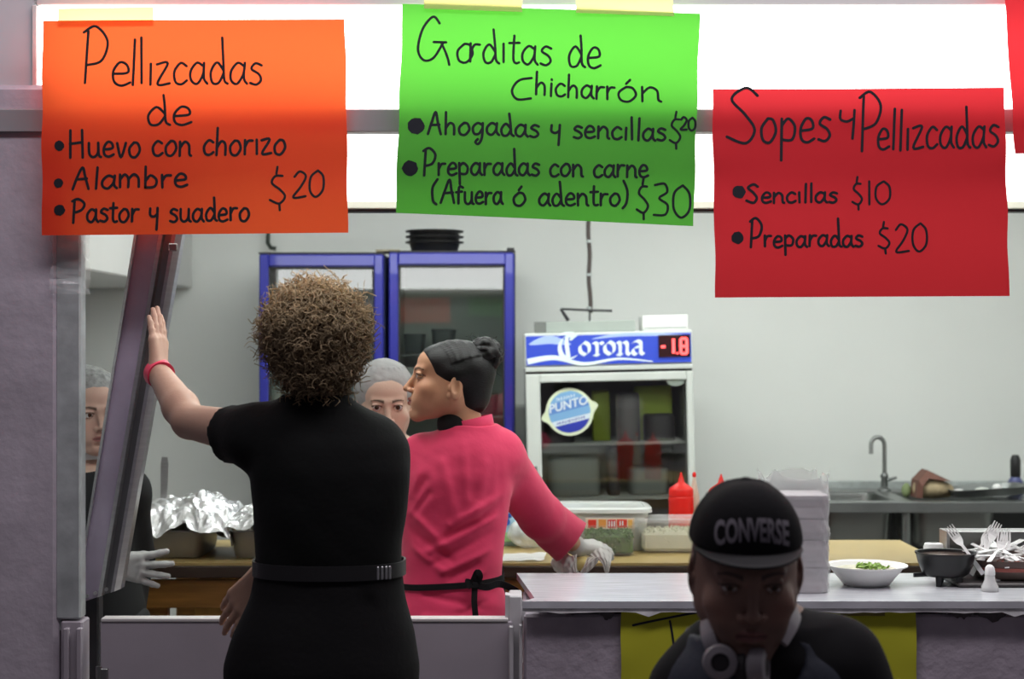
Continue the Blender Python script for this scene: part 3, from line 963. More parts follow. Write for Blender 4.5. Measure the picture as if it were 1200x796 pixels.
class Poster:
    def __init__(s, name, label, cat, corners, Y, m, bulge=.006, group=None, warp=0.0, nx=40, nz=30, seed=0, back=0.0):
        """corners TL TR BR BL in frame pixels at depth Y"""
        s.c = [W(x, y, Y) for x, y in corners]; s.px = corners; s.Y = Y; s.b = bulge; s.warp = warp; s.seed = seed
        s.o = thing(name, label, cat, (s.c[2] + s.c[3]) / 2, group)
        vs = []; fs = []
        for j in range(nz + 1):
            for i in range(nx + 1): vs.append(s.at(i / nx, j / nz))
        for j in range(nz):
            for i in range(nx):
                a = j * (nx + 1) + i
                fs.append((a, a + nx + 1, a + nx + 2, a + 1))
        mb = MB().add(vs, fs); mb.build('card', m, s.o, smooth=True, world=True)
    def at(s, u, v, off=0.0):
        a = s.c[0].lerp(s.c[1], u); b = s.c[3].lerp(s.c[2], u); p = a.lerp(b, v)
        sd = s.seed
        y = -s.b * (v ** 2) * (.6 + .4 * math.cos(u * 5 + sd)) - s.warp * math.sin(u * 3.1 + sd) * math.sin(v * 2.6 + sd * .7) * .01 - .0018 * math.sin(v * 23 + sd) * math.exp(-min(u, 1 - u) * 18)
        x = .0012 * math.sin(v * 17 + sd) * (math.exp(-u * 30) - math.exp(-(1 - u) * 30))
        return Vector((p.x + x, p.y + y - off, p.z))
    def uv(s, x, y):
        (x0, y0), (x1, y1), (x2, y2), (x3, y3) = s.px
        u = (x - x0) / (x1 - x0); v = .5
        for _ in range(6):
            xl = x0 + (x3 - x0) * v; xr = x1 + (x2 - x1) * v
            u = (x - xl) / (xr - xl)
            yt = y0 + (y1 - y0) * u; yb = y3 + (y2 - y3) * u
            v = (y - yt) / (yb - yt)
        return u, v
    def ink(s, name, strokes, w, m, parent=None):
        rng = sorted([(min(p[0] for p in st), max(p[0] for p in st), st) for st in strokes], key=lambda r_: r_[0])
        words = []; end = -1e9
        for a, b, st in rng:
            if a > end + 6.5: words.append([])
            words[-1].append(st); end = max(end, b)
        if len(words) > 1:
            for wd in words: s.ink(name, wd, w, m, parent)
            return
        mb = MB()
        for st in strokes:
            pts = [s.at(*s.uv(q[0], q[1]), .0009) for q in spline(st, 6)]
            hw = w * .5 * s.Y / F
            L = []; Rr = []
            for i, p in enumerate(pts):
                t = (pts[min(i + 1, len(pts) - 1)] - pts[max(i - 1, 0)])
                if t.length < 1e-9: t = Vector((1, 0, 0))
                t.normalize(); nrm = Vector((-t.z, 0, t.x))
                L.append(p + nrm * hw); Rr.append(p - nrm * hw)
            n = len(pts)
            vs = L + Rr; fs = [(i, i + 1, n + i + 1, n + i) for i in range(n - 1)]
            mb.add(vs, fs)
            for e, dsp in ((0, .0001), (n - 1, .0002)):
                c = pts[e]
                ring = [c + Vector((math.cos(a) * hw, -dsp, math.sin(a) * hw)) for a in [k * math.pi / 4 for k in range(8)]]
                mb.add(ring, [tuple(range(8))])
        return mb.build(name, m, parent or s.o, world=True)
    def dot(s, x, y, r, m):
        mb = MB(); rn = random.Random(int(x))
        ring = []
        for k in range(18):
            a = k * math.pi / 9; rr = r * rn.uniform(.92, 1.06)
            ring.append(s.at(*s.uv(x + math.cos(a) * rr, y + math.sin(a) * rr), .0009))
        mb.add(ring, [tuple(range(18))]); return mb.build('bullet_dot', m, s.o, world=True)
    def tape(s, corners, m):
        vs = [W(x, y, s.Y - .0035) for x, y in corners]
        vs2 = [v + Vector((0, .0004, 0)) for v in vs]
        MB().add(vs + vs2, [(0, 1, 2, 3), (7, 6, 5, 4), (0, 4, 5, 1), (1, 5, 6, 2), (2, 6, 7, 3), (3, 7, 4, 0)]).build('tape', m, s.o, world=True)

def card(name, col, tr, tc):
    return mat(name, col, rough=.62, transl=tr, spec=.25, tcol=tc)
M_ink = mat('marker_ink', (.010, .012, .018), rough=.5)
M_tape = mat('masking_tape', (.90, .84, .50), rough=.55, transl=.75, spec=.2)
YP = 3.875
po = Poster('menu_poster', 'orange card menu reading Pellizcadas de, hung on the lit sign box at the left', 'poster', [(51, 25), (404, 22), (408, 273), (50, 276)], YP, card('orange_card', (.74, .030, .014), .19, (1.0, .21, .045)), .008, 'handwritten card menus', 1.0, seed=1)
L = word_strokes
po.ink('lettering', L('Pe', 96, 157, 99, 101, 27, 65, 1) + L('llizcadas', 152, 309, 100, 98, 25, 54, 2), 3.0, M_ink)
po.ink('lettering', L('de', 171, 228, 148, 147, 21, 35, 3), 3.0, M_ink)
for (t, x0, x1, b0, b1, xh, cp, sd) in (('Huevo con chorizo', 81, 336, 186, 180, 17, 32, 4), ('Alambre', 84, 222, 222, 219, 15, 25, 5), ('Pastor y suadero', 84, 294, 261, 259, 15, 27, 6)):
    po.ink('lettering', L(t, x0, x1, b0, b1, xh, cp, sd), 3.2, M_ink)
po.ink('lettering', L('$', 314, 344, 241, 241, 20, 40, 7) + L('20', 342, 382, 233, 231, 16, 31, 8), 2.8, M_ink)
for d in ((71, 171.5, 6), (69.6, 215, 5.6), (70.7, 246.6, 6.6)): po.dot(*d, M_ink)
po.tape([(68, 10), (180, 8), (180, 31), (68, 33)], M_tape)

pg = Poster('menu_poster', 'green card menu reading Gorditas de chicharrón, hung tilted in the middle', 'poster', [(472, 4), (820, 16), (813, 265), (464, 250)], YP - .004, card('green_card', (.050, .22, .030), .17, (.20, .95, .085)), .008, 'handwritten card menus', 1.2, seed=4)
pg.ink('lettering', L('Go', 487, 557, 71, 73, 22, 52, 11) + L('rditas', 548, 648, 73, 77, 22, 40, 12), 3.0, M_ink)
pg.ink('lettering', L('de', 664, 706, 79, 80, 24, 37, 13), 3.0, M_ink)
pg.ink('lettering', [[(623, 92), (608, 95), (600, 107), (606, 117), (622, 116)]] + L('hIcharr', 626, 722, 112, 118, 15, 27, 14) + L('On', 722, 778, 118, 119, 17, 30, 15), 3.0, M_ink)
pg.ink('lettering', L('Ahogadas y sencillas', 500, 782, 158, 165, 14, 26, 16), 3.2, M_ink)
pg.ink('lettering', L('$', 783, 804, 169, 169, 17, 34, 17) + L('20', 797, 817, 152, 153, 7, 15, 18), 2.8, M_ink)
pg.ink('lettering', L('Preparadas con carne', 495, 761, 206, 208, 14, 31, 19), 3.2, M_ink)
pg.ink('lettering', L('(A', 504, 536, 238, 238, 15, 27, 20) + L('fuera', 534, 590, 240, 240, 14, 22, 21) + L('O', 600, 618, 241, 241, 15, 26, 22) + L('adentro)', 630, 738, 241, 242, 14, 28, 23), 3.2, M_ink)
pg.ink('lettering', L('$', 744, 766, 251, 251, 19, 38, 24) + L('30', 764, 813, 253, 255, 19, 38, 25), 3.0, M_ink)
for d in ((487.8, 148.3, 10), (481, 198, 9.4)): pg.dot(*d, M_ink)
pg.tape([(497, -8), (612, -4), (612, 14), (497, 10)], M_tape)
pg.tape([(675, -6), (788, -2), (790, 19), (675, 15)], M_tape)

pr = Poster('menu_poster', 'red card menu reading Sopes y Pellizcadas, hung lowest at the right', 'poster', [(835, 104), (1176, 103), (1183, 347), (838, 349)], YP - .002, card('red_card', (.50, .011, .020), .16, (.90, .055, .065)), .004, 'handwritten card menus', .8, seed=7)
pr.ink('lettering', L('S', 848, 896, 170, 170, 33, 66, 31) + L('opes', 890, 976, 168, 166, 28, 50, 32), 3.4, M_ink)
pr.ink('lettering', L('y', 981, 1008, 150, 150, 20, 34, 33), 3.2, M_ink)
pr.ink('lettering', L('P', 1006, 1036, 177, 177, 33, 68, 34) + L('e', 1027, 1044, 175, 175, 24, 30, 35) + L('llizcadas', 1043, 1171, 176, 172, 25, 48, 36), 3.2, M_ink)
pr.ink('lettering', L('Sencillas', 873, 982, 238, 237, 12, 22, 37), 3.2, M_ink)
pr.ink('lettering', L('$', 997, 1016, 241, 241, 15, 30, 38) + L('10', 1013, 1046, 240, 240, 14, 27, 39), 2.8, M_ink)
pr.ink('lettering', L('Preparadas', 877, 1012, 290, 289, 13, 33, 40), 3.2, M_ink)
pr.ink('lettering', L('$', 1027, 1049, 293, 293, 15, 29, 41) + L('20', 1048, 1089, 296, 295, 17, 33, 42), 2.8, M_ink)
for d in ((866, 225, 7.8), (864, 279, 7.4)): pr.dot(*d, M_ink)

pe = Poster('menu_poster', 'red card cut off by the upper right edge of the picture', 'poster', [(1172, -60), (1518, -64), (1534, 176), (1190, 180)], YP - .006, MATS['red_card'], .006, 'handwritten card menus', .6, seed=2)

YW = 3.918
pw = Poster('menu_poster', 'yellow card taped to the counter front behind the man in the cap', 'poster', [(728, 717), (1073, 716), (1078, 955), (726, 958)], YW, mat('yellow_card', (.46, .46, .03), rough=.55, spec=.3, var=.04, vscale=2), .001, 'handwritten card menus', .1, seed=3)
pw.ink('lettering', [[(742, 733), (760, 729), (800, 721), (830, 716)], [(785, 728), (788, 745), (791, 770), (793, 800)], [(850, 760), (860, 735), (880, 728), (900, 745)], [(905, 730), (905, 790)]], 2.6, M_ink)
pw.tape([(985, 717.5), (1037, 717), (1037, 722), (985, 722)], mat('clear_tape_brown', (.20, .17, .035), rough=.3))

# ------------------------------------------------------------ work table
M_yel = mat('yellow_laminate', (.50, .37, .145), rough=.35, var=.10, vscale=3)
M_wood = mat('varnished_wood', (.34, .16, .035), rough=.45, var=.25, vscale=6, stretch=(1, 6, 12))
M_edge = mat('dark_table_edge', (.060, .040, .028), rough=.45, var=.15, vscale=10)
tb = thing('work_table', 'long wooden work table with yellow top behind the serving counter', 'table', (.1, 5.4, 0))
tx0, tx1 = px(166, 5.1), px(1108, 5.1)
MB().box(((tx0 + tx1) / 2, 5.40, TT - .004), (tx1 - tx0, .605, .008)).build('table_top', M_yel, tb, world=True)
MB().box(((tx0 + tx1) / 2, 5.40, TT - .027), (tx1 - tx0 + .006, .612, .036), bev=.003).build('edge_board', M_edge, tb, world=True)
for y in (5.125, 5.675):
    MB().box(((tx0 + tx1) / 2, y, TT - .095), (tx1 - tx0 - .02, .022, .085), bev=.002).build('apron', M_wood, tb, world=True)
for x in (tx0 + .035, px(245, 5.1), .25, tx1 - .04):
    for y in (5.12, 5.68):
        w_ = .07 if x != px(245, 5.1) else .10
        MB().box((x, y + .035 * (1 if y < 5.4 else -1), (TT - .06) / 2), (w_, .045, TT - .06), bev=.003).build('leg', mat('yellow_wood', (.50, .27, .05), rough=.45, var=.25, vscale=5, stretch=(6, 6, 1)) if w_ > .08 else M_wood, tb, world=True)
MB().box(((tx0 + tx1) / 2, 5.4, .22), (tx1 - tx0 - .10, .5, .025), bev=.003).build('lower_shelf', M_wood, tb, world=True)

# steel food pans with crumpled foil
def food_pan(label, xc, yc, w, d, h):
    t = thing('food_pan', label, 'pan', (xc, yc, TT), 'steel food pans on the work table')
    mb = MB()
    pr_ = [(.86, .0), (.90, .006), (1.0, h - .004), (1.07, h), (1.07, h + .004), (.985, h + .003), (.88, .010), (.0, .008)]
    n = 48
    mb.lathe(pr_, n, sq=(w / 2, d / 2, 7))
    mb.build('pan', mat('dull_pan_steel', (.42, .43, .42), rough=.4, metal=.35), t, smooth='auto')
    return t
def foil(label, xc, yc, z, w, d, peak, seed, drape):
    rn = random.Random(seed)
    rr = [(rn.uniform(-1, 1), rn.uniform(-1, 1), rn.uniform(0, 6.28)) for _ in range(26)]
    nx, ny = 84, 60
    def cr(u, v):
        s = 0
        for i, (a, b, ph) in enumerate(rr):
            f = 3 + i * .8
            s += abs(math.sin((a * u + b * v) * f + ph + math.sin(v * f * .4 + u * 3))) / (1 + i * .22)
        return s / 4
    vs = []
    for j in range(ny + 1):
        for i in range(nx + 1):
            u, v = i / nx, j / ny
            eu = max(0, abs(u - .5) * 2 - .80) / .20; ev = max(0, abs(v - .5) * 2 - .72) / .28
            e = max(eu, ev)
            fall = drape * e * (.55 + .35 * math.sin(u * 5.3 + seed) + .30 * math.sin(u * 11.7 + seed * 2) * math.sin(u * 3.1 + 1) + .25 * (cr(u * 2.3 + 7, .3) - .8)) 
            hump = peak(u, v)
            x = (u - .5) * w * (1 + .05 * math.sin(v * 13 + seed)); y = (v - .5) * d * (1 + .05 * math.sin(u * 17 + seed))
            c_ = cr(u * 2, v * 2)
            vs.append((x + .018 * (cr(v * 3 + 5, u * 3) - .9), y + .018 * (cr(u * 3 + 3, v * 3 + 9) - .9), .006 + hump + (c_ - .7) * .036 - fall))
    lo = -(z - TT) + .002
    vs = [(a, b, max(c, lo)) for a, b, c in vs]
    fs = [(j * (nx + 1) + i, j * (nx + 1) + i + 1, (j + 1) * (nx + 1) + i + 1, (j + 1) * (nx + 1) + i) for j in range(ny) for i in range(nx)]
    o = MB().add(vs, fs).build('foil_cover', mat('aluminium_foil', (.86, .87, .88), rough=.34, metal=1.0), None)
    o.location = (xc, yc, z)
    tag(o, label, 'foil', 'foil covers on the food pans')
    return o
xa, xb = px(208, 5.35), px(322, 5.35)
food_pan('left steel food pan on the work table under crumpled foil', xa, 5.36, .22, .36, .085)
food_pan('steel food pan half hidden by the person in black, under foil', xb, 5.36, .24, .36, .085)
foil('big crumpled sheet of foil heaped over the left food pan', xa + .03, 5.33, TT + .093, .33, .42,
     lambda u, v: .070 * math.exp(-((u - .62) / .25) ** 2 - ((v - .55) / .35) ** 2) + .03 * math.exp(-((u - .2) / .15) ** 2), 2, .075)
foil('flatter sheet of foil over the pan beside the person in black', xb + .02, 5.33, TT + .093, .30, .42,
     lambda u, v: .022 * math.exp(-((u - .25) / .25) ** 2 - ((v - .5) / .4) ** 2), 9, .045)
def ladle(label, foot, tipp, w=.011, name='ladle'):
    t = thing(name, label, 'utensil', foot)
    a = Vector(foot); b = Vector(tipp); d = (b - a).normalized(); s_ = Vector((1, 0, 0)); q = d.cross(s_).normalized()
    mb = MB(); n = 10
    for i in range(n + 1):
        f = i / n; p = a.lerp(b, f); ww = w * (.6 + .5 * f); th = .0025
        if i == n: ww *= .7
        mb.v += [tuple(p + s_ * ww + q * th), tuple(p - s_ * ww + q * th), tuple(p - s_ * ww - q * th), tuple(p + s_ * ww - q * th)]
    for i in range(n):
        for k in range(4): mb.f.append((i * 4 + k, i * 4 + (k + 1) % 4, (i + 1) * 4 + (k + 1) % 4, (i + 1) * 4 + k))
    mb.f += [(3, 2, 1, 0), (n * 4, n * 4 + 1, n * 4 + 2, n * 4 + 3)]; mb.m = [0] * len(mb.f)
    mb.build('handle', M_steel, t, world=True)
    mb = MB(); prof = [(0, -.022)] + [(.028 * math.sin(x), -.022 * math.cos(x)) for x in (.3, .7, 1.1, 1.5)] + [(.027, .002), (.024, .0)] + [(.024 * math.sin(x), -.019 * math.cos(x)) for x in (1.1, .7, .3)] + [(0, -.019)]
    mb.lathe(prof, 20, c=(a.x, a.y, a.z)); mb.build('bowl', M_steel, t, smooth=True, world=True)
ladle('upright steel ladle handle rising behind the foil', (px(191, 5.5), 5.50, TT + .055), W(193, 536, 5.5), .012)
ladle('short steel spoon handle poking out beside the foil', (px(262, 5.42), 5.44, TT + .06), W(279, 600, 5.4), .006, 'serving_spoon')

# ------------------------------------------------------------ plastic tubs, bottles, bag
M_clear = mat('clear_plastic', (.80, .83, .80), rough=.10, alpha=.11, spec=.7)
M_milky = mat('milky_plastic', (.86, .87, .83), rough=.3, transl=.35)
def rbox_prof(mb, w, d, h, base=.9, rim=.012, e=6, n=44, wall=.003):
    mb.lathe([(base, 0), (base + .02, .004), (1.0, h - .006), (1 + rim / w * 2, h - .004), (1 + rim / w * 2, h), (1 - wall / w * 2, h), (base - wall / w * 2, .006), (0, .006)], n, sq=(w / 2, d / 2, e))
Yt = 5.50
t = thing('storage_tub', 'large milky plastic food tub with lid and red label strip', 'tub', (px(702, Yt), Yt, TT))
w_ = px(757, Yt) - px(645, Yt)
mb = MB(); rbox_prof(mb, w_, .24, .125); mb.build('tub', M_milky, t, smooth='auto')
mb = MB(); mb.lathe([(1.02, -.006), (1.07, -.004), (1.07, .004), (1.0, .009), (.93, .009), (.92, .004), (0, .004)], 44, c=(0, 0, .129), sq=(w_ / 2, .12, 6)); mb.build('lid', mat('clear_white_lid', (.82, .85, .82), rough=.2, transl=.3), t, smooth='auto')
rn = random.Random(5)
bh = .032
MB().box((.028, -.1225, .088), (.155, .0025, .034), bev=.001).build('label_strip', mat('label_cream', (.80, .66, .50), rough=.5), t)
for i, (xx, ww, c_) in enumerate(((-.028, .026, (.75, .05, .03)), (.004, .024, (.82, .35, .08)), (.034, .026, (.70, .04, .04)), (.066, .032, (.75, .06, .03)), (.092, .014, (.85, .50, .12)))):
    MB().box((xx, -.1242, .088 + .001 * (i % 2)), (ww, .0015, .026), bev=.0005).build('label_print', mat('label_print_%d' % i, c_, rough=.5), t)
mb = MB()
for xx in (.026, .034, .042): mb.box((xx, -.1253, .088), (.004, .001, .017))
for xx in (.060, .068): mb.box((xx, -.1253, .090), (.004, .001, .014))
mb.build('label_lettering', M_white, t)

def chunks(mb, n, w, d, h, s, seed, e=4):
    rn = random.Random(seed)
    for i in range(n):
        x = rn.uniform(-.5, .5) * w; y = rn.uniform(-.5, .5) * d; z = h * rn.random() ** .4
        M = Matrix.Translation((x, y, z)) @ Euler([rn.uniform(0, 3) for _ in range(3)]).to_matrix().to_4x4()
        q = s * rn.uniform(.6, 1.3)
        mb.add([M @ Vector(p) for p in ((q, 0, 0), (0, q * .8, 0), (-q, 0, .1 * q), (0, -q * .7, 0), (0, 0, q * .35), (0, 0, -q * .35))],
               [(0, 1, 4), (1, 2, 4), (2, 3, 4), (3, 0, 4), (1, 0, 5), (2, 1, 5), (3, 2, 5), (0, 3, 5)])
Yc = 5.32
t = thing('chopped_greens_box', 'clear plastic box full of chopped green herbs beside the gloved hand', 'container', (px(713, Yc), Yc, TT))
w_ = px(743, Yc) - px(682, Yc)
mb = MB(); rbox_prof(mb, w_, .14, .096, base=.94, wall=.002); mb.build('box', M_clear, t, smooth='auto')
o = MB(); o.box((0, 0, .036), (w_ * .90, .122, .060), bev=.008); chunks(o, 1100, w_ * .90, .130, .074, .0065, 4)
o = o.build('chopped_herbs', mat('chopped_herbs', (.055, .14, .025), rough=.7, var=.5, vscale=70), t); o['kind'] = 'stuff'
t = thing('onion_box', 'clear rimmed plastic box of white chopped onion left of the cap', 'container', (px(793, 5.36), 5.40, TT))
w_ = px(842, 5.36) - px(750, 5.36)
mb = MB(); rbox_prof(mb, w_, .15, .098, base=.93, wall=.002)
mb.build('box', M_clear, t, smooth='auto')
mb = MB(); mb.lathe([(1.03, 0), (1.06, .002), (1.06, .010), (1.0, .012), (.96, .010), (0, .010)], 44, c=(0, 0, .096), sq=(w_ / 2, .075, 6)); mb.build('lid', mat('clear_lid', (.92, .93, .92), rough=.15, alpha=.25), t, smooth='auto')
o = MB(); o.box((0, 0, .036), (w_ * .89, .13, .062), bev=.01); chunks(o, 700, w_ * .85, .13, .072, .006, 6)
o = o.build('chopped_onion', mat('chopped_onion', (.80, .80, .62), rough=.5, transl=.2), t); o['kind'] = 'stuff'

M_red = mat('red_squeeze_plastic', (.80, .018, .012), rough=.35, transl=.12)
def squeeze(label, x, y, h=.235, s=1.0):
    t = thing('squeeze_bottle', label, 'bottle', (x, y, TT), 'red squeeze bottles on the work table')
    mb = MB(); r = .041 * s
    k = h / .235
    mb.lathe([(0, 0), (r * .92, 0), (r, .006), (r, .150 * k), (r * .97, .156 * k), (r * .9, .160 * k)], 32); mb.build('bottle_body', M_red, t, smooth='auto')
    mb = MB(); mb.lathe([(r * .98, .158 * k), (r * .98, .178 * k), (r * .90, .184 * k), (r * .52, .196 * k), (r * .28, .203 * k), (r * .20, .215 * k), (r * .07, h - .004), (.002, h), (0, h)], 32); mb.build('nozzle_cap', M_red, t, smooth='auto')
    return t
squeeze('red squeeze bottle standing in full view left of the cap', px(797.5, 5.6), 5.58)
squeeze('red squeeze bottle whose nozzle shows just above the cap', px(845, 5.6), 5.60, .228)
t = thing('white_bottle', 'slim pale squeeze bottle with a small red tip beside the red bottle', 'bottle', (px(812, 5.64) + .006, 5.655, TT))
mb = MB(); mb.lathe([(0, 0), (.018, 0), (.019, .1), (.017, .15), (.008, .195), (.0045, .215)], 24); mb.build('bottle_body', mat('pale_plastic', (.75, .66, .55), rough=.4, transl=.3), t, smooth='auto')
mb = MB(); mb.lathe([(.004, .213), (.0065, .216), (.0065, .226), (.003, .230), (0, .231)], 16); mb.build('tip', M_red, t, smooth='auto')

# blue and white bag, clear crumpled bag and sheet of paper next to the pink jacket
t = thing('detergent_bag', 'pale blue printed plastic bag beside the pink jacket', 'bag', (px(590, 5.55), 5.55, TT))
mb = MB(); mb.lathe([(.80, 0), (1.0, .02), (1.02, .07), (.9, .115), (.85, .145), (.45, .152), (0, .150)], 28, sq=(.065, .03, 4)); mb.build('bag', mat('pale_blue_film', (.42, .66, .80), rough=.25, bump=.6, bscale=30), t, smooth=True)
MB().box((.008, -.0325, .10), (.036, .002, .014), bev=.001).build('printed_band', mat('blue_print', (.03, .12, .50), rough=.4), t)
MB().lathe([(0, 0), (.012, 0), (.012, .002), (0, .002)], 20, M=Matrix.Translation((.010, -.0335, .080)) @ Matrix.Rotation(R(90), 4, 'X')).build('printed_dot', MATS['blue_print'], t)
MB().box((.005, -.031, .030), (.040, .002, .030), bev=.001).build('printed_patch', mat('green_print', (.35, .62, .30), rough=.4), t)
def crumple(name, label, cat, c, r, seed, m, amp=.25):
    pr_ = [ell((c[0], c[1], c[2] + r[2]), r, k=.01), wobble(.016, 60, seed, mode='fold', n=8)]
    o = blob(name, [(pr_, None, None, .006, None)], m, None, smooth=False)
    zmin = min(v.co.z for v in o.data.vertices); 
    for v in o.data.vertices: v.co.z += c[2] - zmin
    return tag(o, label, cat)
crumple('plastic_bag', 'crumpled clear plastic bag on the table under the pink sleeve', 'bag', (px(618, 5.5), 5.48, TT), (.060, .05, .042), 3, mat('crumpled_clear_film', (.80, .82, .80), rough=.15, alpha=.6, spec=.8))
mb = MB(); nx = 16
vs = []
for j in range(9):
    for i in range(nx + 1):
        u, v = i / nx, j / 8
        vs.append(((u - .5) * .13 + .01 * v, (v - .5) * .16, .002 + .006 * abs(math.sin(u * 7 + v * 2)) * u + .003 * math.sin(v * 5) ** 2))
mb.add(vs, [(j * (nx + 1) + i, j * (nx + 1) + i + 1, (j + 1) * (nx + 1) + i + 1, (j + 1) * (nx + 1) + i) for j in range(8) for i in range(nx)])
o = mb.build('paper_sheet', mat('white_paper', (.84, .84, .82), rough=.7, transl=.2), None, smooth=True); o.location = (px(612, 5.2), 5.20, TT + .001)
tag(o, 'curled white paper lying on the table edge beside the pink jacket', 'paper')

# ------------------------------------------------------------ things on the serving counter
def py_to_Y(y, z): return F * (EYE - z) / (y - HY)
# wrapped stack of foam containers
Ys = 4.10
t = thing('container_stack', 'tall plastic-wrapped stack of foam containers behind the cap', 'containers', (px(929, Ys), Ys, CT))
M_foam = mat('grey_white_foam', (.37, .345, .36), rough=.7, bump=.15, bscale=120)
w_ = .150
zs = [CT, pz(661, Ys), pz(629, Ys), pz(605, Ys), pz(577, Ys)]
for i in range(4):
    mb = MB(); a, b = zs[i], zs[i + 1] - .001; nlay = max(2, int((b - a) / .0125)); 
    prof = [(0, a)]
    for k in range(nlay):
        z0 = a + (b - a) * k / nlay; z1 = a + (b - a) * (k + 1) / nlay
        prof += [(.975, z0 + .0005), (1.0, z0 + .002), (1.0, z1 - .002), (.975, z1 - .0005)]
    prof += [(0, b)]
    mb.lathe(prof, 40, c=(px(929, Ys) + .0015 * (i % 2), Ys, 0), sq=(w_ / 2, w_ / 2, 7)); mb.build('foam_container', M_foam, t, smooth='auto', world=True)
def film(cx_, cy_, z0, z1, w, seed, flare):
    rn = random.Random(seed); n, m = 56, 44; vs = []
    for j in range(m + 1):
        f = j / m; z = z0 + (z1 - z0) * f
        for i in range(n):
            a = 2 * math.pi * i / n; ct_, st_ = math.cos(a), math.sin(a)
            e = 2 / 6.0
            s_ = flare(f)
            x = math.copysign(abs(ct_) ** e, ct_) * w / 2 * s_; y = math.copysign(abs(st_) ** e, st_) * w / 2 * s_
            k_ = 1 + .03 * math.sin(a * 7 + f * 9 + seed) * math.sin(f * 31 + i)
            top_ = .010 * math.sin(a * 4 + seed) + .007 * math.sin(a * 9) if j > m - 6 else 0
            vs.append((cx_ + x * k_ + rn.uniform(-.0012, .0012), cy_ + y * k_, z + top_ * (j - m + 6) / 6 if j > m - 6 else z + rn.uniform(-.001, .001)))
    fs = [(j * n + i, j * n + (i + 1) % n, (j + 1) * n + (i + 1) % n, (j + 1) * n + i) for j in range(m) for i in range(n)]
    return MB().add(vs, fs)
film(px(929, Ys), Ys, CT + .002, pz(556, Ys), w_ + .008, 3, lambda f: 1.0 + .03 * math.sin(f * 40) * .4 - max(0, f - .84) * .15).build('plastic_wrap', mat('shiny_clear_wrap', (.9, .9, .9), rough=.10, alpha=.32, spec=1.0), t, smooth=True, world=True)

def bowl(name, label, cat, x, y, prof, m, n=48, sq=None, z=CT):
    t = thing(name, label, cat, (x, y, z))
    mb = MB(); mb.lathe(prof, n, sq=sq); mb.build('bowl', m, t, smooth='auto'); return t
Yb = 4.17; r_ = .100
t = bowl('foam_bowl', 'white foam bowl with a few greens on the serving counter', 'bowl', px(1015, Yb), Yb,
     [(.050, 0), (.056, .002), (.062, .010), (.084, .036), (.090, .044), (r_, .047), (r_, .050), (.089, .048), (.080, .037), (.058, .012), (0, .009)], mat('white_foam', (.78, .78, .76), rough=.55))
rn = random.Random(12); o = MB()
for i in range(70):
    a = rn.uniform(0, 6.28); q = rn.random() ** .5 * .036
    M = Matrix.Translation((.012 + math.cos(a) * q * 1.1, math.sin(a) * q, .042 + rn.uniform(0, .010) - q * .1)) @ Euler([rn.uniform(-1, 1) for _ in range(3)]).to_matrix().to_4x4()
    s_ = rn.uniform(.005, .011)
    o.add([M @ Vector(p) for p in ((s_, 0, 0), (.3 * s_, s_ * .6, .2 * s_), (-s_, .1 * s_, 0), (.2 * s_, -s_ * .6, .1 * s_), (0, 0, -.25 * s_))], [(0, 1, 2, 3), (4, 1, 0), (4, 2, 1), (4, 3, 2), (4, 0, 3)])
o = o.build('salad_leaves', mat('salad_leaves', (.22, .36, .06), rough=.5, var=.6, vscale=60), None); o.location = (px(1015, Yb), Yb, CT)
tag(o, 'chopped salad leaves lying in the white foam bowl', 'salad', kind='stuff')
mb = MB(); mb.lathe([(0, .036), (.075, .036), (.074, .040), (0, .043)], 32); 
o = mb.build('soup_surface', mat('pale_filling', (.55, .52, .40), rough=.4, var=.3, vscale=60), t, smooth=True)

Ym = 4.17
t = thing('black_bowl', 'black three-legged bowl at the front of the counter beside the forks', 'bowl', (px(1108, Ym), Ym, CT))
mb = MB(); mb.lathe([(0, .022), (.045, .022), (.056, .030), (.066, .055), (.071, .074), (.0735, .078), (.0735, .081), (.068, .080), (.062, .055), (.050, .033), (0, .030)], 44); mb.build('bowl', M_black, t, smooth='auto')
for a in (R(235), R(305), R(90)):
    MB().tube([(math.cos(a) * .040, math.sin(a) * .040, .030), (math.cos(a) * .045, math.sin(a) * .045, 0)], [.010, .0065], 12).build('leg', M_black, t, smooth='auto')
mb = MB(); mb.tube([(-.040, .0, .026), (-.078, 0, .024)], .006, 8); mb.build('lug', M_black, t)
mb = MB()
mb.lathe([(0, .070), (.060, .070), (.062, .074), (0, .076)], 32); mb.build('dark_salsa', mat('dark_sauce', (.05, .02, .012), rough=.25), t, smooth=True)

# tray and striped tray-bowl full of forks
Yf = 4.22
tr = tag(MB().box((px(1172, Yf) + .02, Yf, CT + .006), (.30, .21, .010), bev=.003).build('dark_tray', mat('dark_tray', (.05, .045, .045), rough=.4), None), 'flat dark tray on the counter under the striped fork bowl', 'tray')
t = thing('fork_bowl', 'shallow striped brown bowl heaped with white plastic forks', 'bowl', (px(1172, Yf) + .022, Yf, CT + .0115))
for nm, pr_, mm in (('bowl', [(0, 0), (.075, 0), (.084, .006), (.092, .022)], mat('brown_glaze', (.20, .15, .13), rough=.35, var=.15, vscale=20)),
                ('red_band', [(.092, .022), (.0945, .030)], mat('red_glaze', (.32, .07, .05), rough=.3)),
                ('rim', [(.0945, .030), (.101, .046), (.102, .049), (.097, .048), (.088, .028), (.078, .012), (0, .008)], mat('dark_brown_glaze', (.10, .06, .05), rough=.35))):
    m = MB()
    if nm == 'red_band': pr_ = [(.0915, .022), (.0955, .0225), (.0975, .031), (.0940, .0315)]
    m.lathe(pr_, 44, sq=(1.0, .85, 2.4)); m.build(nm, mm, t, smooth='auto')
bx, by, bz = t.location
M_fork = mat('white_fork_plastic', (.88, .88, .87), rough=.25, transl=.15)
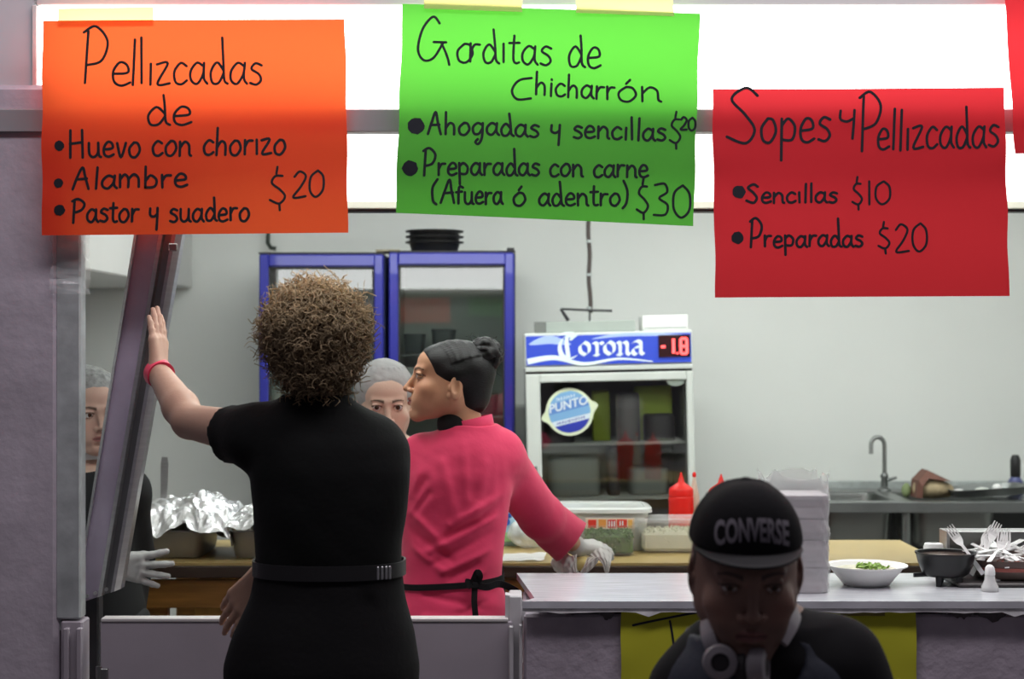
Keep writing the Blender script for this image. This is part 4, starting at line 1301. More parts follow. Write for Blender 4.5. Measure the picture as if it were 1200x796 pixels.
def fork_mesh():
    mb = MB()
    # handle and neck
    sec = [(-.075, .0055, 0), (-.05, .0058, .001), (-.01, .0035, .002), (.012, .0035, .001), (.022, .009, -.001), (.034, .0115, -.002), (.042, .0115, -.001)]
    for (y, hw, z) in sec:
        mb.v += [(-hw, y, z + .0009), (hw, y, z + .0009), (hw, y, z - .0009), (-hw, y, z - .0009)]
    for i in range(len(sec) - 1):
        for k in range(4): mb.f.append((i * 4 + k, i * 4 + (k + 1) % 4, (i + 1) * 4 + (k + 1) % 4, (i + 1) * 4 + k))
    mb.f += [(3, 2, 1, 0), tuple(range(len(sec) * 4 - 4, len(sec) * 4))]; mb.m = [0] * len(mb.f)
    o_ = mb.build('fork_handle', M_fork, None)
    tn = []
    for k in range(4):
        x = -.0097 + k * .00647
        m = MB(); s2 = [(.041, .0020, -.001), (.056, .0017, .001), (.070, .0009, .004)]
        for (y, hw, z) in s2: m.v += [(x - hw, y, z + .0009), (x + hw, y, z + .0009), (x + hw, y, z - .0009), (x - hw, y, z - .0009)]
        for i in range(2):
            for q in range(4): m.f.append((i * 4 + q, i * 4 + (q + 1) % 4, (i + 1) * 4 + (q + 1) % 4, (i + 1) * 4 + q))
        m.f += [(3, 2, 1, 0), (8, 9, 10, 11)]; m.m = [0] * len(m.f)
        tn.append(m.build('tine', M_fork, None))
    return o_, tn
fh, ftn = fork_mesh()
def place_fork(loc, rot, label, first=[True]):
    t = thing('plastic_fork', label, 'fork', loc, 'white plastic forks in the striped bowl')
    t.rotation_mode = 'XYZ'; t.rotation_euler = rot
    if first[0]: hs = [fh] + ftn; first[0] = False
    else:
        hs = []
        for o_ in [fh] + ftn: q = o_.copy(); C.objects.link(q); hs.append(q)
    for q in hs: q.parent = t
rn = random.Random(21)
# tips seen at these pixels; forks point up and back
special = [((1131, 634), -.55, .95, 'white plastic fork leaning farthest left in the striped bowl'),
           ((1148, 632), .75, .80, 'white plastic fork crossing upward to the right over the heap'),
           ((1158, 630), .55, .75, 'white plastic fork with the highest tines of the heap'),
           ((1152, 636), .62, .62, 'white plastic fork just under the two highest forks'),
           ((1172, 643), .25, .60, 'white plastic fork standing right of the highest tines'),
           ((1180, 642), .10, .75, 'white plastic fork nearly upright at the right of the heap')]
for (p, tilt, el, lb) in special:
    loc = W(p[0], p[1] + 10, Yf - .02 + rn.uniform(-.02, .02))
    place_fork(loc, (R(90) * (1 - .25) * .9, tilt, 0) if False else (R(62), tilt, 0), lb)
for i in range(26):
    a = rn.uniform(-1.4, 1.4)
    loc = Vector((bx + rn.uniform(-.055, .060), by + rn.uniform(-.05, .03), bz + .046 + rn.uniform(0, .026)))
    place_fork(loc, (rn.uniform(-.15, .30), rn.uniform(-.4, .4), a), 'white plastic fork lying among the heap in the striped bowl')

t = thing('salt_shaker', 'small clear salt shaker on the counter in front of the fork bowl', 'shaker', (px(1160, 4.06), 4.06, CT))
k = 1.0
mb = MB(); mb.lathe([(0, 0), (.019, 0), (.0205, .004), (.020, .012), (.013, .026), (.0115, .040), (.010, .042), (0, .042)], 28); mb.build('glass', mat('shaker_plastic', (.70, .70, .69), rough=.15, alpha=.75), t, smooth='auto')
mb = MB(); mb.lathe([(.0125, .039), (.0125, .048), (.010, .058), (.005, .063), (0, .064)], 28); mb.build('cap', mat('shaker_cap', (.75, .75, .74), rough=.3), t, smooth='auto')
mb = MB(); mb.lathe([(0, .003), (.017, .003), (.017, .010), (.012, .020), (0, .021)], 24); mb.build('salt', mat('salt', (.8, .8, .8), rough=.8), t, smooth=True)

Yn = 4.34
t = thing('napkin_dispenser', 'long grey steel open-fronted napkin dispenser behind the forks', 'dispenser', (px(1165, Yn), Yn, CT))
nx0, nx1 = px(1105, Yn), px(1250, Yn); zt_ = pz(621, Yn); th = .004
for c_, s_, nm in ((((nx0 + nx1) / 2, Yn, zt_ - th / 2), (nx1 - nx0, .075, th), 'top_sheet'), ((nx0 + .004, Yn, (CT + zt_) / 2), (.008, .075, zt_ - CT - th), 'side_sheet'),
               ((nx1 - .004, Yn, (CT + zt_) / 2), (.008, .075, zt_ - CT - th), 'side_sheet'), (((nx0 + nx1) / 2, Yn + .03, (CT + zt_) / 2), (nx1 - nx0 - .016, .004, zt_ - CT - th), 'back_sheet'),
               (((nx0 + nx1) / 2, Yn, CT + .003), (nx1 - nx0 - .016, .07, .005), 'bottom_sheet')):
    MB().box(c_, s_, bev=.001).build(nm, M_steel if nm != 'back_sheet' else M_steeld, t, world=True)
MB().box(((nx0 + nx1) / 2 + .01, Yn + .004, CT + .035), (nx1 - nx0 - .05, .045, .058), bev=.004).build('napkins', mat('grey_napkins', (.45, .42, .44), rough=.9), t, world=True)
t = thing('paper_roll', 'small white rounded paper roll left of the steel napkin dispenser', 'roll', (px(1094, 4.33), 4.33, CT))
mb = MB(); mb.lathe([(.010, 0), (.024, 0), (.025, .003), (.025, .075), (.022, .083), (.010, .084), (.010, .004)], 28); mb.build('roll', mat('white_roll', (.82, .82, .80), rough=.8), t, smooth='auto')

# ------------------------------------------------------------ sink counter with tap along the back wall
YK = 7.02
M_sink = mat('sink_steel', (.20, .21, .205), rough=.35, metal=.7, var=.12, vscale=6)
sk = thing('sink_counter', 'long stainless sink counter with hanging basins along the back wall', 'sink', (1.9, 7.35, 0))
sx0, sx1, SZ = px(905, YK), 3.15, .955
def sink_box(nm, c_, s_, m=M_sink, b=.003): MB().box(c_, s_, bev=b).build(nm, m, sk, world=True)
b1 = (px(965, YK), px(1055, YK)); b2 = (px(1075, YK), px(1178, YK)); yb0, yb1 = YK + .09, 7.52
sink_box('front_rail', ((sx0 + sx1) / 2, YK + .04, SZ - .022), (sx1 - sx0, .08, .044))
sink_box('back_rail', ((sx0 + sx1) / 2, 7.61, SZ - .02), (sx1 - sx0, .18, .04))
for a, b in ((sx0, b1[0]), (b1[1], b2[0]), (b2[1], sx1)):
    sink_box('top_sheet', ((a + b) / 2, (yb0 + yb1) / 2, SZ - .01), (b - a, yb1 - yb0 + .02, .018))
sink_box('splash_back', ((sx0 + sx1) / 2, 7.745, SZ + .005), (sx1 - sx0, .02, .05), M_galv)
for a, b in (b1, b2):
    m = MB(); w_ = b - a; cx_ = (a + b) / 2
    m.lathe([(0, -.20), (.86, -.20), (.95, -.18), (1.0, -.02), (1.0, -.004), (.985, -.004), (.97, -.02), (.92, -.17), (.84, -.19), (0, -.19)], 40, c=(cx_, (yb0 + yb1) / 2, SZ), sq=(w_ / 2, (yb1 - yb0) / 2, 6))
    m.build('basin', mat('basin_steel', (.20, .21, .20), rough=.30, metal=.8), sk, smooth='auto', world=True)
for x in (sx0 + .05, (b1[1] + b2[0]) / 2, sx1 - .05):
    for y in (YK + .05, 7.65):
        MB().tube([(x, y, 0), (x, y, SZ - .04)], .019, 12).build('leg', M_sink, sk, smooth='auto', world=True)
MB().box(((sx0 + sx1) / 2, 7.66, .50), (sx1 - sx0, .02, .9)).build('back_panel', mat('dark_panel', (.05, .055, .055), rough=.6), sk, world=True)
fc = thing('tap', 'tall curved swan-neck tap rising from the sink counter', 'tap', (px(1037, 7.55), 7.56, SZ))
pts = [(0, 0, 0), (0, 0, .12), (0, 0, .19)]
for a in range(0, 200, 20):
    t_ = R(a); pts.append((-.030 + .030 * math.cos(t_), 0, .205 + .034 * math.sin(t_)))
pts.append((-.060, -.004, .165))
mb = MB(); mb.tube(pts, .0095, 12); mb.build('spout', M_steeld, fc, smooth='auto')
mb = MB(); mb.lathe([(0, 0), (.030, 0), (.028, .010), (.016, .018), (.014, .055), (.018, .062), (.018, .070), (.010, .080), (0, .080)], 24); mb.build('base', M_sink, fc, smooth='auto')
mb = MB(); mb.tube([(.012, -.01, .05), (.05, -.02, .062)], [.008, .006], 10); mb.build('lever', M_sink, fc, smooth='auto')

# bread-like bundle in brown paper, tray with things, small bits on the sink
t = thing('paper_bundle', 'tan loaf-like bundle in folded brown paper on the sink counter', 'bundle', (px(1092, 7.3), 7.25, SZ))
blob('bundle', [([cap((px(1076, 7.3), 7.25, SZ + .035), (px(1106, 7.3), 7.25, SZ + .030), .036, .028, k=.01), ell((px(1090, 7.3), 7.23, SZ + .04), (.062, .05, .038), k=.02), wobble(.006, 45, 4)], None, None, .006, None)], mat('tan_paper', (.42, .33, .20), rough=.7, var=.2, vscale=30), t)
x0_, x1_ = px(1070, 7.3), px(1106, 7.3)
m = MB(); m.add([Vector(p) for p in ((x0_ - .012, 7.19, SZ + .002), (x0_ - .004, 7.18, SZ + .075), (px(1081, 7.3), 7.21, SZ + .118), (x1_ + .01, 7.2, SZ + .070), (x1_ - .03, 7.17, SZ + .076), (px(1080, 7.3), 7.18, SZ + .085), (x0_ + .012, 7.17, SZ + .05), (x0_ + .012, 7.18, SZ + .002),
    (x0_ - .012, 7.31, SZ + .002), (x0_ - .004, 7.31, SZ + .075), (px(1081, 7.3), 7.31, SZ + .118), (x1_ + .01, 7.31, SZ + .070))],
    [(0, 7, 6, 1), (1, 6, 5, 2), (2, 5, 4, 3), (0, 1, 9, 8), (1, 2, 10, 9), (2, 3, 11, 10)])
m.build('paper_flap', mat('red_brown_paper', (.17, .075, .055), rough=.7), t, world=True)
t = thing('steel_tray', 'dented steel tray of odds and ends at the right end of the sink', 'tray', (px(1155, 7.25), 7.25, SZ))
m = MB(); m.lathe([(0, .002), (.90, .002), (1.0, .030), (1.03, .032), (1.03, .035), (.985, .034), (.88, .007), (0, .007)], 36, sq=(.165, .12, 5), M=Matrix.Rotation(R(-3.5), 4, 'Y') @ Matrix.Translation((0, 0, .012))); m.build('tray', M_sink, t, smooth='auto')
def lump(nm, lb, cat, c, r, m, seed):
    o = blob(nm, [([ell((c[0], c[1], c[2] + r[2] * .85), r, k=.01), wobble(.004, 90, seed)], None, None, .005, None)], m, None)
    return tag(o, lb, cat)
lump('green_bunch', 'small bunch of green leaves on the sink edge left of the brown bundle', 'greens', (px(1062, 7.3), 7.3, SZ), (.020, .02, .030), mat('dull_green', (.22, .28, .13), rough=.7), 2)
lump('white_packet', 'bright white packet at the left end of the steel tray', 'packet', (px(1121, 7.25), 7.22, SZ + .012), (.026, .02, .014), M_white, 3)
lump('pale_packet', 'long pale packet lying in the middle of the steel tray', 'packet', (px(1150, 7.25), 7.24, SZ + .020), (.032, .02, .012), mat('pale_packet', (.7, .74, .68), rough=.4), 4)
lump('white_cup', 'white crumpled cup near the right end of the steel tray', 'cup', (px(1167, 7.25), 7.23, SZ + .026), (.020, .02, .018), M_white, 5)
t = thing('spray_bottle', 'dark and blue bottle at the extreme right of the sink counter', 'bottle', (px(1198, 7.3), 7.4, SZ))
m = MB(); m.lathe([(0, 0), (.030, 0), (.032, .01), (.032, .055), (.02, .075)], 24); m.build('bottle_body', mat('dull_blue', (.10, .11, .26), rough=.4), t, smooth='auto')
m = MB(); m.lathe([(.019, .072), (.022, .08), (.022, .15), (.014, .17), (0, .172)], 24); m.build('dark_top', M_black, t, smooth='auto')
# ------------------------------------------------------------ glass with a mirror-like sheen
def glass_mat(name, tint, refl, rough=.02):
    m = bpy.data.materials.new(name); m.use_nodes = True; nt = m.node_tree; nt.nodes.clear()
    o = nt.nodes.new('ShaderNodeOutputMaterial'); mx = nt.nodes.new('ShaderNodeMixShader')
    tr = nt.nodes.new('ShaderNodeBsdfTransparent'); tr.inputs[0].default_value = (*tint, 1)
    gl = nt.nodes.new('ShaderNodeBsdfGlossy'); gl.inputs['Roughness'].default_value = rough
    lw = nt.nodes.new('ShaderNodeFresnel'); lw.inputs['IOR'].default_value = 1.5
    mr = nt.nodes.new('ShaderNodeMapRange'); mr.inputs['To Min'].default_value = refl; mr.inputs['To Max'].default_value = 1.0
    mr.inputs['From Min'].default_value = .04
    nt.links.new(lw.outputs[0], mr.inputs['Value']); nt.links.new(mr.outputs[0], mx.inputs[0])
    nt.links.new(tr.outputs[0], mx.inputs[1]); nt.links.new(gl.outputs[0], mx.inputs[2]); nt.links.new(mx.outputs[0], o.inputs[0])
    return m
M_glass = glass_mat('cooler_glass', (.84, .90, .86), .10)
M_glass2 = glass_mat('display_glass', (.86, .88, .86), .08)
M_blue = mat('blue_frame_paint', (.030, .034, .32), rough=.30, metal=.1, coat=.4)
M_blued = mat('dark_cabinet', (.035, .045, .12), rough=.5)
M_inner = mat('cooler_liner', (.50, .54, .51), rough=.6)
M_wire = mat('shelf_wire', (.55, .58, .57), rough=.35, metal=.5)
YC_ = 7.05
def cooler(x0, x1, ytop, label, loc_extra):
    z1 = pz(ytop, YC_); xa, xb = px(x0, YC_), px(x1, YC_); xm = (xa + xb) / 2; w = xb - xa
    t = thing('glass_door_cooler', label, 'cooler', (xm, YC_ + .3, 0), 'blue framed coolers')
    D = .56
    c = MB()
    for (cx_, cy_, cz_, sx, sy, sz) in ((xa + .012, YC_ + .05 + D / 2, z1 / 2, .024, D, z1), (xb - .012, YC_ + .05 + D / 2, z1 / 2, .024, D, z1),
                                        (xm, YC_ + .05 + D / 2, z1 - .015, w - .048, D, .03), (xm, YC_ + .05 + D - .012, z1 / 2, w - .048, .024, z1 - .06),
                                        (xm, YC_ + .05 + D / 2, .12, w - .048, D, .24)):
        c.box((cx_, cy_, cz_), (sx, sy, sz), bev=.004)
    c.build('cabinet', M_blued, t, world=True)
    c = MB(); c.box((xm, YC_ + .05 + D - .03, (.24 + z1 - .03) / 2), (w - .05, .008, z1 - .27))
    for x in (xa + .028, xb - .028): c.box((x, YC_ + .05 + D / 2 - .02, (.24 + z1 - .03) / 2), (.006, D - .04, z1 - .27))
    c.build('liner', M_inner, t, world=True)
    fw = .040; gz0 = .30; gz1 = z1 - .052
    f = MB()
    f.box((xa + fw / 2 + .002, YC_ + .02, (z1 + .24) / 2), (fw, .045, z1 - .24), bev=.006)
    f.box((xb - fw / 2 - .006, YC_ + .02, (z1 + .24) / 2), (fw, .045, z1 - .24), bev=.006)
    f.box((xm, YC_ + .02, z1 - .026), (w - 2 * fw, .045, .052), bev=.006)
    f.box((xm, YC_ + .02, .27), (w - 2 * fw, .045, .06), bev=.006)
    dd = f.build('door', M_blue, t, world=True)
    f = MB()
    for x in (xa + fw + .004, xb - fw - .008): f.box((x, YC_ + .012, (gz0 + gz1) / 2), (.008, .02, gz1 - gz0))
    for z in (gz0, gz1 - .004): f.box((xm, YC_ + .012, z), (w - 2 * fw, .02, .008))
    f.build('seal', M_blackm, dd, world=True)
    g = MB(); tl = math.tan(R(1.05)); zc = (gz0 + gz1) / 2
    ym = lambda z: YC_ + .018 + (z - gz1) * tl * 1.0 
    g.add([(xa + fw, ym(gz1 - .9) - .0, gz0), (xb - fw - .004, ym(gz1 - .9), gz0), (xb - fw - .004, YC_ + .03 - .9 * tl, gz1 - .9), (xa + fw, YC_ + .03 - .9 * tl, gz1 - .9), (xb - fw - .004, YC_ + .03, gz1), (xa + fw, YC_ + .03, gz1)],
          [(0, 1, 2, 3), (3, 2, 4, 5)])
    g.build('pane', M_glass, dd, world=True)
    m = MB(); m.box((xb - .022 if x0 < 400 else xa + .022, YC_ - .018, 1.15), (.014, .03, .30), bev=.004); m.build('handle', M_blackm, dd, world=True)
    shelves = []
    for z in (.62, .98, 1.30, 1.56):
        s_ = MB()
        for k in range(9):
            y = YC_ + .09 + k * .055; s_.tube([(xa + .032, y, z), (xb - .032, y, z)], .003, 6)
        for x in (xa + .06, xm, xb - .06): s_.tube([(x, YC_ + .08, z - .003), (x, YC_ + .55, z - .003)], .004, 6)
        s_.build('wire_shelf', M_wire, t, world=True)
    m = MB(); m.box((xm, YC_ + .022, z1 + .004), (w, .04, .008)); m.build('top_trim', M_blackm, t, world=True)
    return t, xa, xb, z1
c1 = cooler(303, 451, 298, 'blue framed glass door cooler at the left behind the curly head', 0)
c2 = cooler(455, 604, 296, 'blue framed glass door cooler directly left of the beer cooler', 1)
MB().box((px(601, YC_) - .01, YC_ + .02, c2[3] + .012), (.03, .05, .016), bev=.003).build('hinge_cap', M_blackm, c2[0], world=True)
# contents of the coolers
def item(name, label, cat, c_, s_, m, group=None, lidm=None):
    t = thing(name, label, cat, c_, group)
    mb = MB(); mb.lathe([(0, 0), (.86, 0), (.90, .004), (1.0, s_[2] * .86), (1.0, s_[2] * .88)], 32, sq=(s_[0] / 2, s_[1] / 2, 5)); mb.build('tub', m, t, smooth='auto')
    mb = MB(); mb.lathe([(1.03, s_[2] * .87), (1.05, s_[2] * .9), (1.04, s_[2] * .97), (.9, s_[2]), (0, s_[2])], 32, sq=(s_[0] / 2, s_[1] / 2, 5)); mb.build('lid', lidm or m, t, smooth='auto')
    return t
M_g1 = mat('pale_tub', (.70, .72, .70), rough=.4); M_g2 = mat('dark_tub', (.10, .12, .12), rough=.4); M_g3 = mat('grey_tub', (.34, .36, .36), rough=.5); M_g4 = mat('green_tub', (.25, .36, .20), rough=.5)
yy = YC_ + .28
ctr = [(486, 1.5645, (.09, .16, .085), M_g2, 'dark tub on the top shelf of the right blue cooler, left side'), (520, 1.5645, (.10, .18, .105), M_g2, 'tall dark tub on the top shelf of the right blue cooler'),
       (560, 1.5645, (.15, .2, .055), M_g1, 'flat pale tub on the top shelf of the right blue cooler'),
       (482, 1.3045, (.055, .06, .20), M_g1, 'slim pale bottle-like tub on the second shelf of the right blue cooler'), (520, 1.3045, (.13, .18, .10), M_g3, 'grey tub on the second shelf of the right blue cooler, middle'),
       (570, 1.3045, (.10, .18, .09), M_g2, 'dark tub on the second shelf of the right blue cooler, right side'),
       (500, .9845, (.14, .2, .16), M_g3, 'grey tub on the third shelf of the right blue cooler, left'), (560, .9845, (.14, .2, .14), M_g4, 'greenish tub on the third shelf of the right blue cooler'),
       (345, 1.5645, (.13, .2, .08), M_g3, 'grey tub on the top shelf of the left blue cooler'), (410, 1.5645, (.12, .2, .06), M_g2, 'dark tub on the top shelf of the left blue cooler'),
       (335, 1.3045, (.10, .2, .12), M_g1, 'pale tub on the second shelf of the left blue cooler'), (345, .9845, (.15, .2, .15), M_g3, 'grey tub on the third shelf of the left blue cooler')]
for (x, z, s_, m, lb) in ctr: item('food_tub', lb, 'tub', (px(x, yy), yy, z + .002), s_, m, 'tubs inside the blue coolers')
# stack of black bowls on top
for k in range(3):
    t = thing('black_lidded_bowl', ['black round bowl at the bottom of the stack on the blue cooler', 'black round bowl in the middle of the stack on the blue cooler', 'topmost black round bowl of the stack on the blue cooler'][k], 'bowl', (px(509, 7.2), 7.22, c2[3] + .0005 + .023 * k), 'black bowls stacked on the blue cooler')
    mb = MB(); mb.lathe([(0, 0), (.085, 0), (.094, .006), (.108, .046), (.122, .047), (.124, .054), (.118, .055), (.106, .050), (.098, .020), (.09, .010), (0, .008)], 44); mb.build('bowl', M_black, t, smooth='auto')
for (x, w, lb) in ((455, .10, 'flat folded brown carton lying between the tops of the blue coolers'),):
    tag(MB().box((px(x, 7.2), 7.25, c2[3] + .014), (w, .2, .008), bev=.001).build('carton_sheet', mat('brown_carton', (.34, .29, .19), rough=.8), None), lb, 'carton')

# ------------------------------------------------------------ beer cooler with lit sign
YK2 = 6.95
S = YK2 / F
roll = R(-1.3)
cxp = 709
bcx = px(cxp + 4, YK2) + math.tan(-roll) * 1.55
bc = thing('beer_cooler', 'white framed glass door beer cooler with blue lettered sign and red number display', 'cooler', (bcx, YK2, .008))
bc.rotation_euler = (0, roll, 0)
H = pz(391, YK2); w = 196 * S; D = .62
z_ = lambda y: pz(y, YK2)
M_cw = mat('cooler_white', (.66, .70, .66), rough=.35, var=.05, vscale=5)
c = MB()
for s_ in (-1, 1): c.box((s_ * (w / 2 - .012), .03 + D / 2, z_(434) / 2), (.024, D, z_(434)), bev=.004)
c.box((0, .03 + D - .012, z_(434) / 2), (w - .05, .024, z_(434) - .01)); c.box((0, .03 + D / 2, .16), (w - .05, D - .03, .31)); c.box((0, .03 + D / 2, z_(434) - .012), (w - .05, D - .03, .024))
c.build('cabinet', M_cw, bc)
c = MB(); c.box((0, .03 + D - .03, (z_(434) + .32) / 2), (w - .06, .006, z_(434) - .35))
for s_ in (-1, 1): c.box((s_ * (w / 2 - .028), .03 + D / 2, (z_(434) + .32) / 2), (.006, D - .06, z_(434) - .35))
c.build('liner', mat('display_liner', (.42, .42, .40), rough=.6), bc)
# sign
hz0, hz1 = z_(431), z_(391)
MB().box((0, .18, (hz0 + hz1) / 2), (w + .004, .40, hz1 - hz0), bev=.006).build('sign_housing', M_cw, bc)
M_sign = mat('sign_blue_print', (.035, .07, .50), rough=.3, emit=(.035, .085, .60), estr=.30)
M_signl = mat('sign_light_print', (.38, .50, .80), rough=.3, emit=(.38, .52, .85), estr=.25)
M_signw = mat('sign_white_print', (.70, .80, .80), rough=.3, emit=(.8, .95, .9), estr=.25)
sy = -.026
MB().box((0, sy, (hz0 + hz1) / 2 - .002), (w - .012, .006, hz1 - hz0 - .020), bev=.001).build('sign_face', M_sign, bc)
def ribbon(pts, wd, y, m, name, par, nib=None):
    pts = spline([(p[0], 0, p[1]) for p in pts], 7); mb = MB(); L_ = []; R_ = []
    for i, p in enumerate(pts):
        if nib is not None: nrm = Vector((math.cos(nib), 0, math.sin(nib)))
        else:
            t_ = (pts[min(i + 1, len(pts) - 1)] - pts[max(i - 1, 0)]).normalized(); nrm = Vector((-t_.z, 0, t_.x))
        ww = wd if not callable(wd) else wd(i / (len(pts) - 1))
        L_.append(Vector((p.x, y, p.z)) + nrm * ww / 2); R_.append(Vector((p.x, y, p.z)) - nrm * ww / 2)
    n = len(pts); mb.add(L_ + R_, [(i, n + i, n + i + 1, i + 1) for i in range(n - 1)])
    return mb.build(name, m, par) if name else mb
X_ = lambda x: (x - cxp) * S
zc_ = lambda y: z_(y)
ribbon([(X_(616), zc_(404)), (X_(640), zc_(399)), (X_(665), zc_(405))], lambda f: .030 * math.sin(math.pi * f) + .003, sy - .004, M_signl, 'sign_swoosh', bc)
ribbon([(X_(614), zc_(424)), (X_(645), zc_(420)), (X_(680), zc_(428)), (X_(720), zc_(423)), (X_(760), zc_(427))], lambda f: .020 * (1 - f) + .004, sy - .0045, M_signw, 'sign_swoosh', bc)
ribbon([(X_(690), zc_(399)), (X_(730), zc_(395)), (X_(800), zc_(397))], lambda f: .012 * math.sin(math.pi * f) + .002, sy - .0042, M_signl, 'sign_swoosh', bc)
# Corona lettering with a broad nib
nibA = R(38)
letters = {
 'C': ([[(18, -1), (12, 1), (5, -2), (1, -10), (3, -20), (10, -25), (20, -22)], [(10, 2), (9, -8), (11, -24)], [(14, -2), (17, -3), (22, 2)], [(-2, 0), (4, 3), (16, 3)]], 0),
 'o': ([[(6, -8), (1, -11), (1, -18), (6, -22)], [(5, -7), (10, -11), (10, -19), (5, -23)]], 0),
 'r': ([[(0, -8), (4, -10), (4, -22)], [(4, -11), (8, -8), (11, -10)], [(1, -22), (6, -23)]], 0),
 'n': ([[(0, -8), (3, -10), (3, -22)], [(3, -11), (8, -8), (11, -11), (11, -20), (14, -23)], [(0, -22), (5, -23)]], 0),
 'a': ([[(1, -9), (6, -7), (10, -10), (10, -20), (13, -23)], [(9, -14), (3, -15), (1, -19), (4, -23), (9, -20)]], 0)}
lt = MB()
for ch, lx, sc_, wd in (('C', 651, 1.0, .020), ('o', 675, 1.08, .017), ('r', 691, 1.05, .017), ('o', 704, 1.08, .017), ('n', 719, 1.05, .017), ('a', 736, 1.05, .017)):
    for st in letters[ch][0]:
        pts = [(X_(lx + q[0] * sc_), zc_(395.5 - q[1] * (1.06 if ch == 'C' else 1.0))) for q in st]
        r_ = ribbon(pts, wd, sy - .0065, M_signw, None, None, nib=nibA); lt.add(r_.v, r_.f)
lt.build('sign_lettering', M_signw, bc)
# red numeric display
MB().box((X_(785.5), sy - .004, zc_(409.5)), (37 * S, .012, 26 * S), bev=.001).build('display', mat('display_black', (.03, .006, .008), rough=.25), bc)
M_led = mat('red_led', (.9, .05, .05), rough=.4, emit=(1.0, .10, .10), estr=2.6)
sg = MB()
def seg(x0, y0, x1, y1, wd=2.6):
    sg.box(((X_(x0) + X_(x1)) / 2, sy - .0112, (zc_(y0) + zc_(y1)) / 2), (max(abs(X_(x1) - X_(x0)), wd * S), .002, max(abs(zc_(y1) - zc_(y0)), wd * S)))
seg(770, 410, 775, 410, 3); sg.build('led_minus', M_led, bc); sg = MB(); seg(784.5, 401, 784.5, 418, 3.2); sg.build('led_digit', M_led, bc); sg = MB()
seg(788.5, 418, 789.2, 418, 2.2); sg.build('led_point', M_led, bc); sg = MB()
for x in (793, 800): seg(x, 401, x, 418.5, 3.2)
for y in (401, 410, 418.5): seg(793, y, 800, y, 3)
sg.build('led_digit', M_led, bc)
MB().box((0, -.002, zc_(433.5)), (w, .05, 5 * S), bev=.002).build('sign_sill', M_cw, bc)
MB().box((0, .012, zc_(437.5)), (w - .004, .03, 2.4 * S)).build('gap_strip', M_blackm, bc)
# door
f = MB(); dz1 = zc_(439); dz0 = .32; gl0, gl1 = X_(628), X_(799); gt = zc_(449)
f.box(((-w / 2 + gl0) / 2, .0, (dz0 + dz1) / 2), (gl0 + w / 2, .05, dz1 - dz0), bev=.005)
f.box(((w / 2 + gl1) / 2, .0, (dz0 + dz1) / 2), (w / 2 - gl1, .05, dz1 - dz0), bev=.005)
f.box(((gl0 + gl1) / 2, .0, (gt + dz1) / 2), (gl1 - gl0, .05, dz1 - gt), bev=.004)
f.box(((gl0 + gl1) / 2, .0, dz0 + .04), (gl1 - gl0, .05, .08), bev=.004)
dd = f.build('door', M_cw, bc)
MB().box(((gl0 + gl1) / 2, .004, (dz0 + .08 + gt) / 2), (gl1 - gl0, .006, gt - dz0 - .08)).build('pane', M_glass2, dd)
MB().box((X_(621), -.030, zc_(556)), (.010, .012, .07), bev=.003).build('handle', M_steeld, dd)
# shelves and contents
def local_item(nm, lb, cat, x, z, w_, h_, d_, m, grp, y=.22, e=6):
    p = Matrix.Translation(bc.location) @ Euler(bc.rotation_euler).to_matrix().to_4x4() @ Vector((X_(x), y, z))
    t = thing(nm, lb, cat, p, grp); t.rotation_euler = bc.rotation_euler
    mb = MB(); mb.lathe([(0, 0), (.95, 0), (1, .004), (1.0, h_ * .9), (.96, h_ * .97), (.9, h_), (0, h_)], 32, sq=(w_ / 2, d_ / 2, e)); mb.build('pack', m, t, smooth='auto'); return t
for z in (zc_(523), zc_(588), .45):
    s_ = MB()
    for k in range(11): s_.tube([(-w / 2 + .03, .05 + k * .05, z), (w / 2 - .03, .05 + k * .05, z)], .0028, 6)
    s_.box((0, .045, z), (w - .06, .006, .012)); s_.build('wire_shelf', mat('bright_wire', (.62, .64, .62), rough=.35), bc)
M_yg = mat('yellow_green_reflection', (.55, .68, .10), rough=.5); M_dk = mat('dark_pack', (.10, .09, .10), rough=.45); M_gy = mat('grey_pack', (.32, .34, .33), rough=.5)
g_ = 'packs inside the beer cooler'
zs_ = zc_(523) + .004
for (x, h_, w_, m, lb) in ((702, .150, .075, M_yg, 'yellow-green block standing in for a glass reflection just right of the round sticker'), (765, .165, .16, M_yg, 'broad yellow-green block standing in for a glass reflection at the upper right of the beer cooler')):
    local_item('carton', lb, 'carton', x, zs_, w_, h_ + .06, .10, m, g_, y=.24, e=10)  # blocks added in place of yellow-green reflections on the cooler glass
for (x, h_, w_, m, lb) in ((650, .09, .13, M_dk, 'dark pack under the round sticker inside the beer cooler'), (733, .20, .095, M_dk, 'tall dark pack in the middle of the beer cooler'),
                           (770, .11, .13, M_dk, 'low dark pack in front of the broad yellow-green block')):
    local_item('food_pack', lb, 'pack', x, zs_, w_, h_, .14, m, g_, y=.115 + .01 * (x % 3), e=3)
zs_ = zc_(588) + .004
for (x, h_, w_, m, lb) in ((668, .16, .22, M_gy, 'wide grey tub on the lower shelf of the beer cooler, left'), (757, .11, .17, M_gy, 'lower grey tub on the lower shelf of the beer cooler, right'), (715, .20, .05, M_dk, 'narrow dark pack between the two grey tubs in the beer cooler')):
    local_item('food_pack', lb, 'pack', x, zs_, w_, h_, .22, m, g_, y=.25, e=5)
